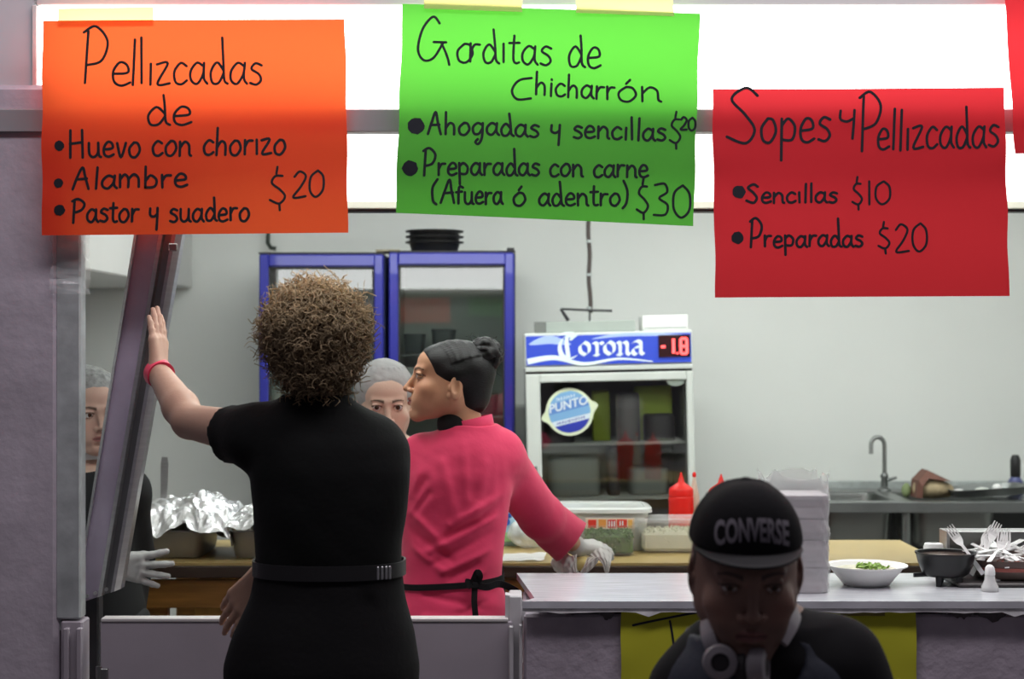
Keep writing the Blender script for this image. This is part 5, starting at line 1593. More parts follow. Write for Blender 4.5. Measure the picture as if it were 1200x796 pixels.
# round sticker on the glass
t = thing('round_sticker', 'round blue and white sticker with a tilted band on the beer cooler glass', 'sticker', (0, 0, 0))
t.location = Matrix.Translation(bc.location) @ Euler(bc.rotation_euler).to_matrix().to_4x4() @ Vector((X_(662), -.001, zc_(484)))
t.rotation_euler = bc.rotation_euler
def flat(poly, y, name, m):
    mb = MB(); n = len(poly); mb.add([(a, y, b) for a, b in poly] + [(a, y + .0008, b) for a, b in poly], [tuple(range(n)), tuple(range(n, 2 * n))[::-1]] + [(i, i + n, (i + 1) % n + n, (i + 1) % n) for i in range(n)])
    return mb.build(name, m, t)
def circ(cx_, cz_, r, n=40): return [(cx_ + r * math.cos(2 * math.pi * k / n), cz_ + r * math.sin(2 * math.pi * k / n)) for k in range(n)]
M_so = mat('sticker_pale', (.78, .86, .62), rough=.4); M_s1 = mat('sticker_mid_blue', (.13, .28, .66), rough=.4); M_s2 = mat('sticker_light_blue', (.22, .45, .74), rough=.4); M_s3 = mat('sticker_deep_blue', (.03, .05, .42), rough=.4); M_s4 = mat('sticker_white', (.74, .84, .92), rough=.4)
rr = 28 * S
ta = R(13)
rot = lambda a, b: (a * math.cos(ta) - b * math.sin(ta), a * math.sin(ta) + b * math.cos(ta))
out = []
for k in range(60):
    a = 2 * math.pi * k / 60; r_ = rr
    da = min(abs((a - ta + math.pi) % (2 * math.pi) - math.pi), abs((a - ta) % (2 * math.pi) - math.pi))
    r_ += 6.5 * S * math.exp(-(da / .17) ** 2)
    out.append((r_ * math.cos(a), r_ * math.sin(a)))
flat(out, -.0008, 'sticker_edge', M_so)
def seg_circle(r, v0, v1, n=24):
    def ch(v): return math.sqrt(max(r * r - v * v, 0))
    pts = [(ch(v0 + (v1 - v0) * k / n), v0 + (v1 - v0) * k / n) for k in range(n + 1)] + [(-ch(v1 - (v1 - v0) * k / n), v1 - (v1 - v0) * k / n) for k in range(n + 1)]
    return [rot(a, b) for a, b in pts]
ri = 24.5 * S
flat(seg_circle(ri, 2 * S, ri * .98), -.0018, 'upper_print', M_s1)
flat(seg_circle(ri, 14 * S, ri * .98), -.0026, 'top_print', M_s2)
flat(seg_circle(ri, -7 * S, 2 * S), -.0018, 'band_print', M_s2)
flat(seg_circle(ri, -13 * S, -7 * S), -.0018, 'white_band', M_s4)
flat(seg_circle(ri, -ri * .98, -13 * S), -.0018, 'lower_print', M_s3)
def fonttext(body, size, bold=.0, shear=0.0):
    cu = bpy.data.curves.new('tmp', 'FONT'); cu.body = body; cu.size = size; cu.align_x = 'CENTER'; cu.align_y = 'CENTER'; cu.offset = bold; cu.shear = shear; cu.resolution_u = 3
    ob = bpy.data.objects.new('tmp', cu); C.objects.link(ob)
    dg = bpy.context.evaluated_depsgraph_get(); me = bpy.data.meshes.new_from_object(ob.evaluated_get(dg))
    V = [tuple(v.co) for v in me.vertices]; Fc = [tuple(p.vertices) for p in me.polygons]
    bpy.data.objects.remove(ob); bpy.data.curves.remove(cu); bpy.data.meshes.remove(me)
    return V, Fc
for body, sz, v, m in (('PUNTO', .048, 8.5 * S, M_s4), ('CERCA DE TI', .018, -10 * S, M_s3), ('BUEN', .022, 17.5 * S, M_s4)):
    if body == 'PUNTO': V, Fc = fonttext(body, sz, .0012, .2)
    else: continue
    MB().add([(*rot(a, b + v), 0) for a, b, c_ in V], Fc)
    mb = MB(); mb.add([(rot(a, b + v)[0], -.0032, rot(a, b + v)[1]) for a, b, c_ in V], Fc); mb.build('sticker_lettering', m, t)
# the other two lines are too small to read: short strokes
for v, x0_, x1_, m, hh in ((-10 * S, -17, 17, M_s3, 3.2), (17.5 * S, -11, 11, M_s4, 4.2)):
    mb = MB(); rn = random.Random(int(v * 1e4)); x = x0_
    while x < x1_:
        wv = rn.uniform(1.4, 2.6)
        a, b = rot(x * S, v)
        mb.box((a, -.0034, b), (wv * .6 * S, .0006, hh * S * rn.uniform(.6, 1))); x += wv + .9
    mb.build('sticker_lettering', m, t)
t2 = thing('small_sticker', 'small pale oval sticker at the upper right of the beer cooler glass', 'sticker', Matrix.Translation(bc.location) @ Euler(bc.rotation_euler).to_matrix().to_4x4() @ Vector((X_(787), -.0005, zc_(449))))
mb = MB(); n = 30
ro = [(11 * S * math.cos(k * 2 * math.pi / n), 7.5 * S * math.sin(k * 2 * math.pi / n)) for k in range(n)]
mb.add([(a, 0, b) for a, b in ro], [tuple(range(n))]); mb.build('sticker', mat('sticker_grey_green', (.50, .62, .54), rough=.4), t2)
mb = MB(); mb.tube([(a * .72, -.001, b * .66) for a, b in ro], .0012, 6, closed=True); mb.build('printed_ring', M_g1, t2)
# on top of the beer cooler
tp_ = lambda x, y, z: Matrix.Translation(bc.location) @ Euler(bc.rotation_euler).to_matrix().to_4x4() @ Vector((X_(x), y, z))
def topbox(nm, lb, cat, x, w_, h_, d_, y, m, extra=None):
    t = thing(nm, lb, cat, tp_(x, y, hz1 + .0008)); t.rotation_euler = bc.rotation_euler
    MB().box((0, 0, h_ / 2), (w_, d_, h_), bev=.003).build('box', m, t); return t
t = topbox('compressor_tray', 'flat grey-green metal tray lying on the beer cooler, dark at its left end', 'tray', 683, 118 * S, .045, .25, .16, mat('grey_green_metal', (.36, .40, .37), rough=.5, var=.1, vscale=6))
MB().box((-53 * S, -.128, .0225), (14 * S, .006, .046), bev=.001).build('dark_end', mat('dark_grey_metal', (.16, .17, .16), rough=.6), t)
t = topbox('white_box', 'small white box lying on the right end of the beer cooler', 'box', 778, 54 * S, .062, .2, .16, mat('white_box_paint', (.86, .87, .84), rough=.4))
MB().box((-.018, -.05, -.0) if False else (0, -.102, .012), (50 * S, .004, .003)).build('lid_line', M_g3, t)
t = thing('angle_bracket', 'thin dark bracket lying on the tray above the beer cooler sign', 'bracket', tp_(672, .10, hz1 + .046))
pts = [Vector((X_(655) - X_(672), 0, .052)), Vector((X_(692) - X_(672), 0, .046)), Vector((X_(716) - X_(672), 0, .044))]
MB().tube(pts, .005, 8).build('bar', M_blackm, t)
MB().tube([pts[0], Vector((X_(664) - X_(672), -.005, .003))], [.006, .008], 8).build('bent_end', M_blackm, t)
MB().tube([Vector((.06, 0, .046)), Vector((.06, 0, .0))], .004, 8).build('bracket_leg', M_blackm, t)
# conduit dropping from the ceiling
t = thing('hanging_conduit', 'thin dark taped conduit dropping to the top of the beer cooler', 'conduit', (px(692, 7.2), 7.2, pz(366, 7.2)))
rn = random.Random(4); pts = []
zt_, zb_ = ZC, pz(367, 7.2)
for i in range(25):
    f_ = i / 24; z = zb_ + (zt_ - zb_) * f_
    x = px(692, 7.2) + (-.012 * f_ ** .5) + .003 * math.sin(i * 1.3)
    pts.append((x, 7.2, z))
MB().tube(pts, .0095, 10).build('conduit', mat('brown_black_conduit', (.07, .055, .05), rough=.6), t, smooth=True, world=True)
for z in (pz(283, 7.2), pz(322, 7.2), pz(361, 7.2)):
    MB().lathe([(.0105, -.006), (.0125, -.004), (.0125, .004), (.0105, .006)], 12, c=(px(691, 7.2) - .002, 7.2, z)).build('tape_band', M_galv, t, world=True)
t = thing('cable_hook', 'dark curved cable end hanging on the wall above the left blue cooler', 'cable', (px(314, 7.7), 7.75, pz(280, 7.7)))
mb = MB(); mb.tube([(px(313, 7.7), 7.76, ZC - .02), (px(312, 7.7), 7.76, pz(272, 7.7)), (px(312, 7.7), 7.75, pz(284, 7.7)), (px(316, 7.7), 7.74, pz(290, 7.7)), (px(322, 7.7), 7.74, pz(291, 7.7))], .010, 10)
mb.build('cable', mat('dark_cable', (.04, .05, .04), rough=.5), t, smooth=True, world=True)
# ------------------------------------------------------------ the people
def skinmat(name): return mat(name, (.5, .3, .2), rough=.48, attr='Col', sss=.06, spec=.4, bump=.06, bscale=220)
def const(c): return lambda V: np.tile(np.array(c, float), (len(V), 1))
def torso(sec, **k): return loft(sec, **k)
def garment(name, prims, m, parent, h=.007, colfn=None):
    return blob(name, [(prims, None, None, h, None)], m, parent, colfn)
def fat(c, lo, hi): return c

# ===== 1. person with curly hair, seen from behind, pushing the steel leaf
YA = 3.50
tA = thing('person', 'person seen from behind with blond curly hair, black clothes and pink wristband', 'person', (-.39, YA, 0))
MA = head_matrix(W(371, 408, YA + .01), R(184), R(6), 0, .98)
skA = (.50, .31, .22)
shL, elL, wrL = W(290, 508, 3.52), W(222, 494, 3.70), W(186, 437, 3.865)
shR, elR, wrR = W(434, 525, 3.52), W(444, 655, 3.60), W(306, 676, 3.70)
handL = hand_frame(wrL, W(184, 345, 3.93) - wrL, (-.93, .30, 0), thumb_left=True)
if (handL.to_3x3() @ Vector((-1, 0, 0))).z < -10: pass
handR = hand_frame(wrR, W(250, 742, 3.72) - wrR, (.25, .9, -.15), thumb_left=False)
hL = hand_prims(handL, curl=(.06, .04, .05, .08), spread=.0, thumb=(.30, .3), s=.94)
hR = hand_prims(handR, curl=(.20, .22, .25, .3), spread=.02, thumb=(.35, .4), s=.96)
zA = lambda y, Y=YA: pz(y, Y)
xA = lambda x, Y=YA: px(x, Y)
tors = [(zA(800), xA(377), YA, .150, .110), (zA(740), xA(379), YA, .165, .115), (zA(690), xA(383), YA, .140, .100), (zA(650), xA(386), YA, .128, .092), (zA(590), xA(387), YA, .140, .098), (zA(530), xA(383), YA, .150, .095), (zA(495), xA(372), YA, .125, .080), (zA(475), xA(370), YA, .06, .06)]
coreA = [torso(tors, k=.02), cap((xA(373), YA + .01, zA(520)), (xA(371), YA + .015, zA(440)), .060, .052, k=.03),
         cap(shL, (xA(360), YA, zA(510)), .045, .05, k=.03), cap(shR, (xA(390), YA, zA(515)), .045, .05, k=.03)]
coreA += arm_prims(shL, elL, wrL, 1.04) + arm_prims(shR, elR, wrR, .92)
legsA = leg_prims((xA(350), YA, zA(790)), (xA(345), YA + .02, .50), (xA(340), YA - .02, .09), 1.0) + leg_prims((xA(410), YA, zA(790)), (xA(415), YA + .02, .50), (xA(420), YA - .02, .09), 1.0)
lo1, hi1 = hand_box(handL, .94); lo2, hi2 = hand_box(handR, .96)
hlo = MA.translation + Vector((-.12, -.14, -.125)); hhi = MA.translation + Vector((.12, .14, .14))
build_body('body', coreA + legsA, [(head_prims(MA), hlo, hhi, .0030), (hL, lo1, hi1, .0026), (hR, lo2, hi2, .0026)], skinmat('skin_fair'), tA, head_colors(MA, skA, (.45, .16, .14), (.10, .06, .03)))
add_eyes(MA, tA)
M_tee = mat('black_cotton', (.0045, .0052, .0050), rough=.85, sheen=.02, bump=.2, bscale=80, spec=.2)
sl_end = shL.lerp(elL, .30)
tee = [torso([(zA(672), xA(386), YA, .146, .110), (zA(640), xA(386), YA, .148, .112), (zA(590), xA(387), YA, .158, .116), (zA(550), xA(387), YA, .163, .114), (zA(520), xA(384), YA, .160, .104), (zA(492), xA(373), YA, .125, .085), (zA(474), xA(372), YA, .075, .066), (zA(466), xA(372), YA + .005, .060, .060)], k=.02),
       cap(shL + Vector((.02, 0, -.003)), (xA(350), YA, zA(506)), .062, .064, k=.04), cap(shR, (xA(398), YA, zA(512)), .060, .064, k=.04),
       cap(shL + Vector((.02, 0, -.01)), sl_end + (elL - shL) * .3 + Vector((-.0, .0, -.012)), .062, .060, k=.03), cap(shR, shR.lerp(elR, .60), .060, .052, k=.03)]
dL = (elL - shL).normalized()
tee.append(clip(dL, sl_end, *[np.array(v) for v in (sl_end - Vector((.12, .12, .12)), sl_end + Vector((.12, .12, .12)))]))
e_ = shR.lerp(elR, .60); dR = (elR - shR).normalized()
tee.append(clip(dR, e_, e_ - Vector((.10, .10, .12)), e_ + Vector((.10, .10, .12)))) if False else None
tee = [q for q in tee if q is not None]
tee.append(wobble(.006, 16, 3, mode='fold', n=8))
garment('t_shirt', tee, M_tee, tA, .0075)
tr_ = [torso([(zA(815), xA(376), YA, .195, .135), (zA(780), xA(377), YA, .198, .138), (zA(740), xA(380), YA, .185, .130), (zA(700), xA(384), YA, .160, .118), (zA(660), xA(386), YA, .148, .112)], k=.03)]
for hx, kx, ax_ in ((xA(348), xA(345), xA(340)), (xA(408), xA(415), xA(420))):
    tr_ += [cap((hx, YA, zA(790)), (kx, YA + .02, .52), .112, .075, k=.05), cap((kx, YA + .02, .52), (ax_, YA - .02, .09), .078, .066, k=.03)]
tr_.append(wobble(.006, 15, 8, n=8))
garment('trousers', tr_, mat('black_trouser_cloth', (.0070, .0070, .0075), rough=.8, bump=.2, bscale=90, spec=.2), tA, .009)
def band_loop(name, z, h, cx_, cy_, a, b, m, parent, e=2.3, n=64, tilt=0.0, th=.004):
    mb = MB()
    for (k, zz) in ((1 - th / a, z - h / 2), (1, z - h / 2), (1, z + h / 2), (1 - th / a, z + h / 2)):
        for i in range(n):
            t_ = 2 * math.pi * i / n; c_, s_ = math.cos(t_), math.sin(t_)
            mb.v.append((cx_ + math.copysign(abs(c_) ** (2 / e), c_) * a * k, cy_ + math.copysign(abs(s_) ** (2 / e), s_) * b * k, zz + tilt * c_))
    for r_ in range(4):
        for i in range(n):
            mb.f.append((r_ * n + i, r_ * n + (i + 1) % n, ((r_ + 1) % 4) * n + (i + 1) % n, ((r_ + 1) % 4) * n + i))
    mb.m = [0] * len(mb.f)
    return mb.build(name, m, parent, smooth='auto', world=True)
blt = band_loop('belt', zA(664), .030, xA(386), YA, .157, .121, mat('black_belt', (.014, .014, .015), rough=.45), tA)
mb = MB(); bx_, bz_ = xA(454), zA(663)
for dx in (-.010, -.002, .006, .013):
    mb.box((bx_ + dx, YA - .1165 + .0 + (dx + .01) * .35, bz_), (.0042, .006, .026), bev=.001)
mb.build('buckle', mat('buckle_steel', (.45, .45, .46), rough=.35, metal=.8), blt, world=True)
# wristband
axw = (wrL - elL).normalized(); cw = wrL - axw * .006
Mw = Matrix.Translation(cw) @ axw.to_track_quat('Z', 'Y').to_matrix().to_4x4() @ Matrix.Rotation(R(12), 4, 'X')
mb = MB(); mb.lathe([(.0285, -.012), (.0325, -.0125), (.0335, .0125), (.0290, .012), (.0285, -.012)], 36, M=Mw)
mb.build('wristband', mat('pink_rubber', (.85, .05, .12), rough=.45), tA, smooth='auto', world=True)
# curls
hairlo = [ell(W(369, 392, YA - .012), (.090, .100, .090), k=.02), ell(W(372, 425, YA - .02), (.068, .074, .058), k=.03), wobble(.010, 70, 5, mode='sin', n=8)]
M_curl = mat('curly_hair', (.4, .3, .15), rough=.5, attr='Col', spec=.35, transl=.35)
MAi = MA.inverted()
face_cut = lambda p: (MAi @ Vector(p)).y < -.055 and (MAi @ Vector(p)).z < .055
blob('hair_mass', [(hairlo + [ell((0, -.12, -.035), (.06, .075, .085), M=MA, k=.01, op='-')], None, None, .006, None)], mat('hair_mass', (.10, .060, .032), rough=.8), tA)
def curls(name, blobs, n, seed, m, parent, colf, rad=(.006, .011), ln=(.030, .050), turns=1.9, tr=.0015, inner=.80, skip=None, segs=15):
    rn = np.random.RandomState(seed); Vs = []; Fs = []; Cs = []; off = 0; K = 4
    tot = sum(b[2] for b in blobs); cnt = 0
    for (c0, r0, wgt) in blobs:
        for _ in range(int(n * wgt / tot)):
            d = rn.normal(size=3); d /= np.linalg.norm(d)
            p0 = np.array(c0) + d * np.array(r0) * inner
            if skip is not None and skip(p0 + d * .02): continue
            ok = True
            for (c1, r1, _w) in blobs:
                if c1 is not c0 and np.sum(((p0 - np.array(c1)) / (np.array(r1) * .8)) ** 2) < 1: ok = False
            if not ok: continue
            nrm = d / np.array(r0); nrm /= np.linalg.norm(nrm)
            dr = nrm + rn.normal(size=3) * .42; dr /= np.linalg.norm(dr)
            a = np.cross(dr, rn.normal(size=3)); a /= np.linalg.norm(a); b = np.cross(dr, a)
            L_ = rn.uniform(*ln) ; rd = rn.uniform(*rad); tn = turns * rn.uniform(.7, 1.3); ph = rn.uniform(0, 6.28)
            bend = rn.normal(size=3) * .010
            t = np.linspace(0, 1, segs)[:, None]
            rr = rd * (.35 + .65 * t)
            ang = ph + t * tn * 2 * math.pi
            Pp = p0 + dr * L_ * (t * .75) + a * np.cos(ang) * rr + b * np.sin(ang) * rr + bend * t ** 2
            T = np.gradient(Pp, axis=0); T /= np.linalg.norm(T, axis=1)[:, None]
            N1 = np.cross(T, dr + 1e-3); N1 /= np.linalg.norm(N1, axis=1)[:, None] + 1e-9; N2 = np.cross(T, N1)
            w = tr * rn.uniform(.7, 1.5) * (1.1 - .6 * t)
            ring = [Pp + (N1 * math.cos(q) + N2 * math.sin(q)) * w for q in (0, 2.094, 4.188)]
            V = np.stack(ring, 1).reshape(-1, 3)
            i = np.arange(segs - 1)[:, None] * 3; k = np.arange(3)[None, :]
            Q = np.stack([i + k, i + (k + 1) % 3, i + 3 + (k + 1) % 3, i + 3 + k], -1).reshape(-1, 4)
            Vs.append(V); Fs.append(Q + off); off += len(V)
            Cs.append(np.repeat(colf(Pp, t, rn), 3, axis=0))
    return npmesh(name, np.concatenate(Vs), np.concatenate(Fs), m, parent, None, True, cols=np.concatenate(Cs))
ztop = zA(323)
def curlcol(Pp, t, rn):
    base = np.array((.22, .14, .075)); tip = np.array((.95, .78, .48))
    hgt = np.clip((Pp[:, 2:3] - (ztop - .15)) / .14, 0, 1)  # blond in itself; colour lightened further toward the top for rim light
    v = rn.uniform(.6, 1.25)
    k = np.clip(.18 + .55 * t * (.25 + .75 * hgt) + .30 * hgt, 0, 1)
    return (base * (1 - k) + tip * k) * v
cA = np.array(W(369, 390, YA - .015)); cB = np.array(W(372, 428, YA - .025))
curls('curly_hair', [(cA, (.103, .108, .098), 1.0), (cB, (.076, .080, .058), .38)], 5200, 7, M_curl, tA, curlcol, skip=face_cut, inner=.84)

# ===== 2. woman in the pink jacket, back to us, face in profile to the left
YB2 = 4.42
tB = thing('person', 'woman in pink jacket with black hair bun, face in profile, reaching to the table', 'person', (px(535, YB2), YB2, 0))
MB_ = head_matrix(W(525, 446, YB2), R(-84), R(-7), 0, .975)
skB = (.66, .355, .215)
xB = lambda x, Y=YB2: px(x, Y); zB = lambda y, Y=YB2: pz(y, Y)
sR, eR, wR = W(583, 535, 4.45), W(634, 606, 4.66), W(676, 641, 4.86)
sL, eL, wL = W(497, 540, 4.45), W(466, 610, 4.56), W(452, 668, 4.63)
hdR = hand_frame(wR, Vector((.075, .05, -.004)), (.0, .35, -1), thumb_left=False)
hdL = hand_frame(wL, Vector((.06, .05, -.10)), (.2, .1, -1), thumb_left=True)
cvR = dict(curl=(.25, .28, .35, .4), spread=.0, thumb=(.3, .9), s=.86)
hpR = hand_prims(hdR, **cvR); hpL = hand_prims(hdL, curl=(.3, .3, .35, .4), s=.90)
coreB = [torso([(zB(800), xB(530), YB2, .145, .11), (zB(740), xB(530), YB2, .150, .11), (zB(680), xB(529), YB2, .115, .09), (zB(630), xB(531), YB2, .115, .09), (zB(570), xB(538), YB2, .118, .088), (zB(530), xB(541), YB2, .100, .072), (zB(508), xB(548), YB2, .055, .05)], k=.02),
         cap((xB(549), YB2 + .0, zB(530)), (xB(539), YB2, zB(475)), .054, .047, k=.03), cap(sR, (xB(545), YB2, zB(536)), .042, .045, k=.03), cap(sL, (xB(540), YB2, zB(540)), .042, .045, k=.03)]
coreB += arm_prims(sR, eR, wR, .86) + arm_prims(sL, eL, wL, .86)
coreB += leg_prims((xB(505), YB2, zB(790)), (xB(505), YB2 + .02, .48), (xB(505), YB2 - .02, .09), .95) + leg_prims((xB(555), YB2, zB(790)), (xB(558), YB2 + .02, .48), (xB(560), YB2 - .02, .09), .95)
b1_, b2_ = hand_box(hdR, .9); b3_, b4_ = hand_box(hdL, .9)
hlo = MB_.translation + Vector((-.135, -.12, -.128)); hhi = MB_.translation + Vector((.13, .12, .13))
build_body('body', coreB, [(head_prims(MB_, jaw=.96, lids=.0048, lip=1.1, nose=1.05, ear=-.012, crown=.017), hlo, hhi, .0021), (hpR, b1_, b2_, .0028), (hpL, b3_, b4_, .004)], skinmat('skin_tan'), tB, head_colors(MB_, skB, (.42, .13, .11), (.02, .012, .01)))
add_eyes(MB_, tB, look=(R(0), 0))
M_bh = mat('black_hair', (.007, .0065, .007), rough=.40, spec=.35, bump=.35, bscale=90, stretch=(1, 1, 9))
# scalp hair pulled back
hairB = [ell((0, .026, .034), (.0795, .099, .0755), M=MB_, k=.006), ell((0, -.024, .040), (.0675, .064, .0535), M=MB_, k=.01), ell((0, .014, .020), (.0830, .070, .050), M=MB_, k=.01), ell((0, .060, -.030), (.060, .058, .060), M=MB_, k=.03),
         ell((0, -.118, -.024), (.140, .092, .104), M=MB_, k=.006, op='-'),
         ell((.083, .021, -.022), (.020, .017, .024), M=MB_, k=.004, op='-'), ell((-.083, .021, -.022), (.020, .017, .024), M=MB_, k=.004, op='-')]
for k in range(26):      # combed strands running to the bun
    a = -1.35 + 2.7 * k / 25
    p0 = Vector((math.sin(a) * .078, -.060 + .060 * abs(math.sin(a)), .034 + math.cos(a) * .060)); p1 = Vector((math.sin(a) * .030, .085, .070 + math.cos(a) * .022))
    mid = (p0 + p1) / 2; mid = Vector((0, .026, .040)) + (mid - Vector((0, .026, .040))).normalized() * .094 if False else None
    prev = None
    for q in range(7):
        f_ = q / 6; p = p0.lerp(p1, f_) - Vector((0, .026, .034)); e_ = Vector((p.x / .0795, p.y / .099, p.z / .0755)); L_ = e_.length
        p = p / L_ * 1.0 + Vector((0, .026, .034))
        if prev is not None: hairB.append(cap(prev, p, .0026, .0026, k=.0045, M=MB_))
        prev = p
blob('hair', [(hairB, None, None, .0026, None)], M_bh, tB)
bc_ = np.array(W(568, 416, YB2 + .005))
bun = [ell(bc_, (.042, .036, .040), k=.01)]
rn = random.Random(6)
for k in range(9):
    th_ = k * .7; pts = []
    ax1 = Vector([rn.gauss(0, 1) for _ in range(3)]).normalized(); ax2 = ax1.cross(Vector([rn.gauss(0, 1) for _ in range(3)])).normalized(); ax3 = ax1.cross(ax2)
    for q in range(9):
        a = q / 8 * 4.2; pts.append(Vector(bc_) + (ax2 * math.cos(a) + ax3 * math.sin(a)) * .038 + ax1 * .009)
    for q in range(8): bun.append(cap(pts[q], pts[q + 1], .0085, .0085, k=.004))
bun.append(cap(Vector(bc_), W(556, 432, YB2), .022, .026, k=.015))
blob('hair_bun', [(bun, None, None, .0028, None)], M_bh, tB)
curls('loose_hair', [(bc_, (.045, .040, .043), 1.0)], 300, 3, mat('black_hair_strand', (.012, .01, .011), rough=.45), tB, lambda Pp, t, rn: np.tile((.012, .01, .01), (len(Pp), 1)), rad=(.004, .009), ln=(.006, .014), turns=1.3, tr=.0008, inner=.90, segs=8)
# earring
ep = MB_ @ Vector((-.083, .004, -.042))
mb = MB(); pts = [MB_ @ Vector((-.082, .004 + .0085 * math.sin(a), -.055 + .0105 * math.cos(a))) for a in [k * 2 * math.pi / 18 for k in range(18)]]
mb.tube(pts, .0016, 8, closed=True); mb.build('earring', mat('gold', (.85, .62, .30), rough=.2, metal=1.0), tB, smooth=True, world=True)
# jacket
M_pink = mat('pink_cloth', (.80, .055, .145), rough=.75, sheen=.15, bump=.7, bscale=14, spec=.25, transl=.06)
jk = [torso([(zB(800), xB(531), YB2, .165, .130), (zB(745), xB(531), YB2, .160, .128), (zB(700), xB(530), YB2, .138, .116), (zB(678), xB(529), YB2, .127, .108), (zB(640), xB(530), YB2, .132, .112), (zB(590), xB(534), YB2, .140, .116), (zB(550), xB(539), YB2, .140, .108), (zB(525), xB(545), YB2, .115, .088), (zB(508), xB(551), YB2, .078, .066), (zB(499), xB(553), YB2, .060, .054)], k=.02),
      cap(sR, (xB(552), YB2, zB(533)), .064, .068, k=.04), cap(sL, (xB(540), YB2, zB(535)), .064, .068, k=.04)]
cuR = eR.lerp(wR, .84); cuL = eL.lerp(wL, .8)
jk += [cap(sR, eR, .064, .060, k=.035), cap(eR, cuR + (wR - eR) * .3, .058, .072, k=.02), cap(sL, eL, .064, .056, k=.03), cap(eL, cuL + (wL - eL) * .1, .056, .05, k=.02)]
b = .12
jk.append(clip(Vector((.080, .0, -.062)), cuR, cuR - Vector((b, b, b)), cuR + Vector((b * 1.5, b * 1.5, b))))
jk.append(clip(wL - eL, cuL, cuL - Vector((b, b, b)) * .7, cuL + Vector((b, b, b))))
# folds: diagonal creases over the back, gathered above the tie
def fold(p0, p1, r, d): return cap(p0, p1, r, r * .4, k=.014, op=d)
jk.append(wobble(.0055, 22, 11, mode='fold', n=8, dirs=[(.5, .1, .9), (-.45, .2, .9), (.2, .1, 1)]))
def crease(p0, p1, w, amp):
    A = np.array(p0, float); B = np.array(p1, float); d = B - A; L2 = float(d @ d)
    def fn(X, Y, Z):
        px_, py_, pz_ = X - A[0], Y - A[1], Z - A[2]
        t = np.clip((px_ * d[0] + py_ * d[1] + pz_ * d[2]) / L2, 0, 1)
        q = (px_ - t * d[0]) ** 2 + ((py_ - t * d[1]) * .35) ** 2 + (pz_ - t * d[2]) ** 2
        return (amp * np.exp(-q / w ** 2)).astype(np.float32)
    m = 3 * w
    lo = np.minimum(A, B) - m; hi = np.maximum(A, B) + m
    lo[1] -= .05; hi[1] += .02
    return P(fn, lo, hi, 0, 'w')
yb_ = YB2 - .112
for (xa_, ya_, xb_, yb2_, w_, am) in ((588, 578, 530, 610, .011, -.008), (586, 590, 520, 628, .010, .008), (584, 602, 505, 640, .010, -.008), (580, 618, 510, 655, .009, .007), (576, 640, 520, 664, .009, -.006),
      (476, 590, 520, 630, .010, -.008), (476, 612, 530, 650, .010, .008), (476, 630, 520, 662, .009, -.007), (500, 560, 478, 592, .012, .010), (505, 574, 482, 606, .008, .009), (492, 540, 486, 580, .010, -.008),
      (587, 535, 588, 600, .009, .010), (545, 520, 548, 580, .012, -.004), (520, 540, 535, 600, .014, -.005), (570, 540, 560, 600, .014, -.005), (500, 690, 545, 700, .009, .006), (590, 690, 540, 712, .009, .006), (500, 716, 560, 722, .009, -.005),
      (600, 540, 628, 592, .012, .005), (612, 590, 650, 640, .012, .006), (640, 600, 655, 650, .010, .006), (596, 580, 620, 622, .010, .006), (560, 655, 530, 672, .008, .006), (575, 660, 560, 672, .007, -.006)):
    jk.append(crease((xB(xa_), yb_, zB(ya_)), (xB(xb_), yb_, zB(yb2_)), w_, am))
jo = garment('jacket', jk, M_pink, tB, .0052)
# standing collar
ccx, ccy = xB(553), YB2 + .002
mb = MB(); n = 40; ring = []
for (rx, ry, z, dx) in ((.064, .060, zB(510), .0), (.060, .058, zB(500), -.002), (.058, .056, zB(488), -.006), (.0545, .0525, zB(488), -.006), (.055, .053, zB(512), .0)):
    for i in range(n):
        a = 2 * math.pi * i / n
        mb.v.append((ccx + dx + rx * math.cos(a), ccy + ry * math.sin(a), z - .010 * (1 - math.cos(a)) * .5 * 1.2 + (.006 * math.cos(a))))
for r_ in range(4):
    for i in range(n): mb.f.append((r_ * n + i, r_ * n + (i + 1) % n, (r_ + 1) * n + (i + 1) % n, (r_ + 1) * n + i))
mb.m = [0] * len(mb.f); mb.build('collar', M_pink, jo, smooth=True, world=True)
# black undershirt seen under the chin
garment('undershirt', [cap((xB(545), YB2 - .0, zB(515)), (xB(536), YB2, zB(497)), .058, .053, k=.02)], mat('black_knit', (.012, .012, .013), rough=.9), tB, .006)
# apron tie, bow and apron
M_ap = mat('black_apron_cloth', (.012, .012, .013), rough=.8, spec=.2)
band_loop('apron_tie', zB(680), .016, xB(529), YB2, .137, .119, M_ap, tB, th=.003, tilt=.010)
mb = MB()
kx, kz, ky = xB(558), zB(678), YB2 - .124
mb.box((kx, ky, kz), (.022, .018, .024), bev=.006)
M2 = MB()
def loop(pts, wd, th=.004):
    pts = spline(pts, 6); 
    for i in range(len(pts) - 1):
        pass
    mb2 = MB(); n_ = len(pts)
    for i, p in enumerate(pts):
        t_ = (pts[min(i + 1, n_ - 1)] - pts[max(i - 1, 0)]).normalized(); s_ = t_.cross(Vector((0, 1, 0)))
        s_ = s_.normalized() if s_.length > .1 else Vector((0, 0, 1)); u_ = s_.cross(t_).normalized()
        for a_, b_ in ((-1, -1), (1, -1), (1, 1), (-1, 1)): mb2.v.append(tuple(p + s_ * a_ * wd / 2 + u_ * b_ * th / 2))
    for i in range(n_ - 1):
        for k in range(4): mb2.f.append((i * 4 + k, i * 4 + (k + 1) % 4, (i + 1) * 4 + (k + 1) % 4, (i + 1) * 4 + k))
    mb2.f += [(3, 2, 1, 0), tuple(range(n_ * 4 - 4, n_ * 4))]; mb2.m = [0] * len(mb2.f)
    return mb2
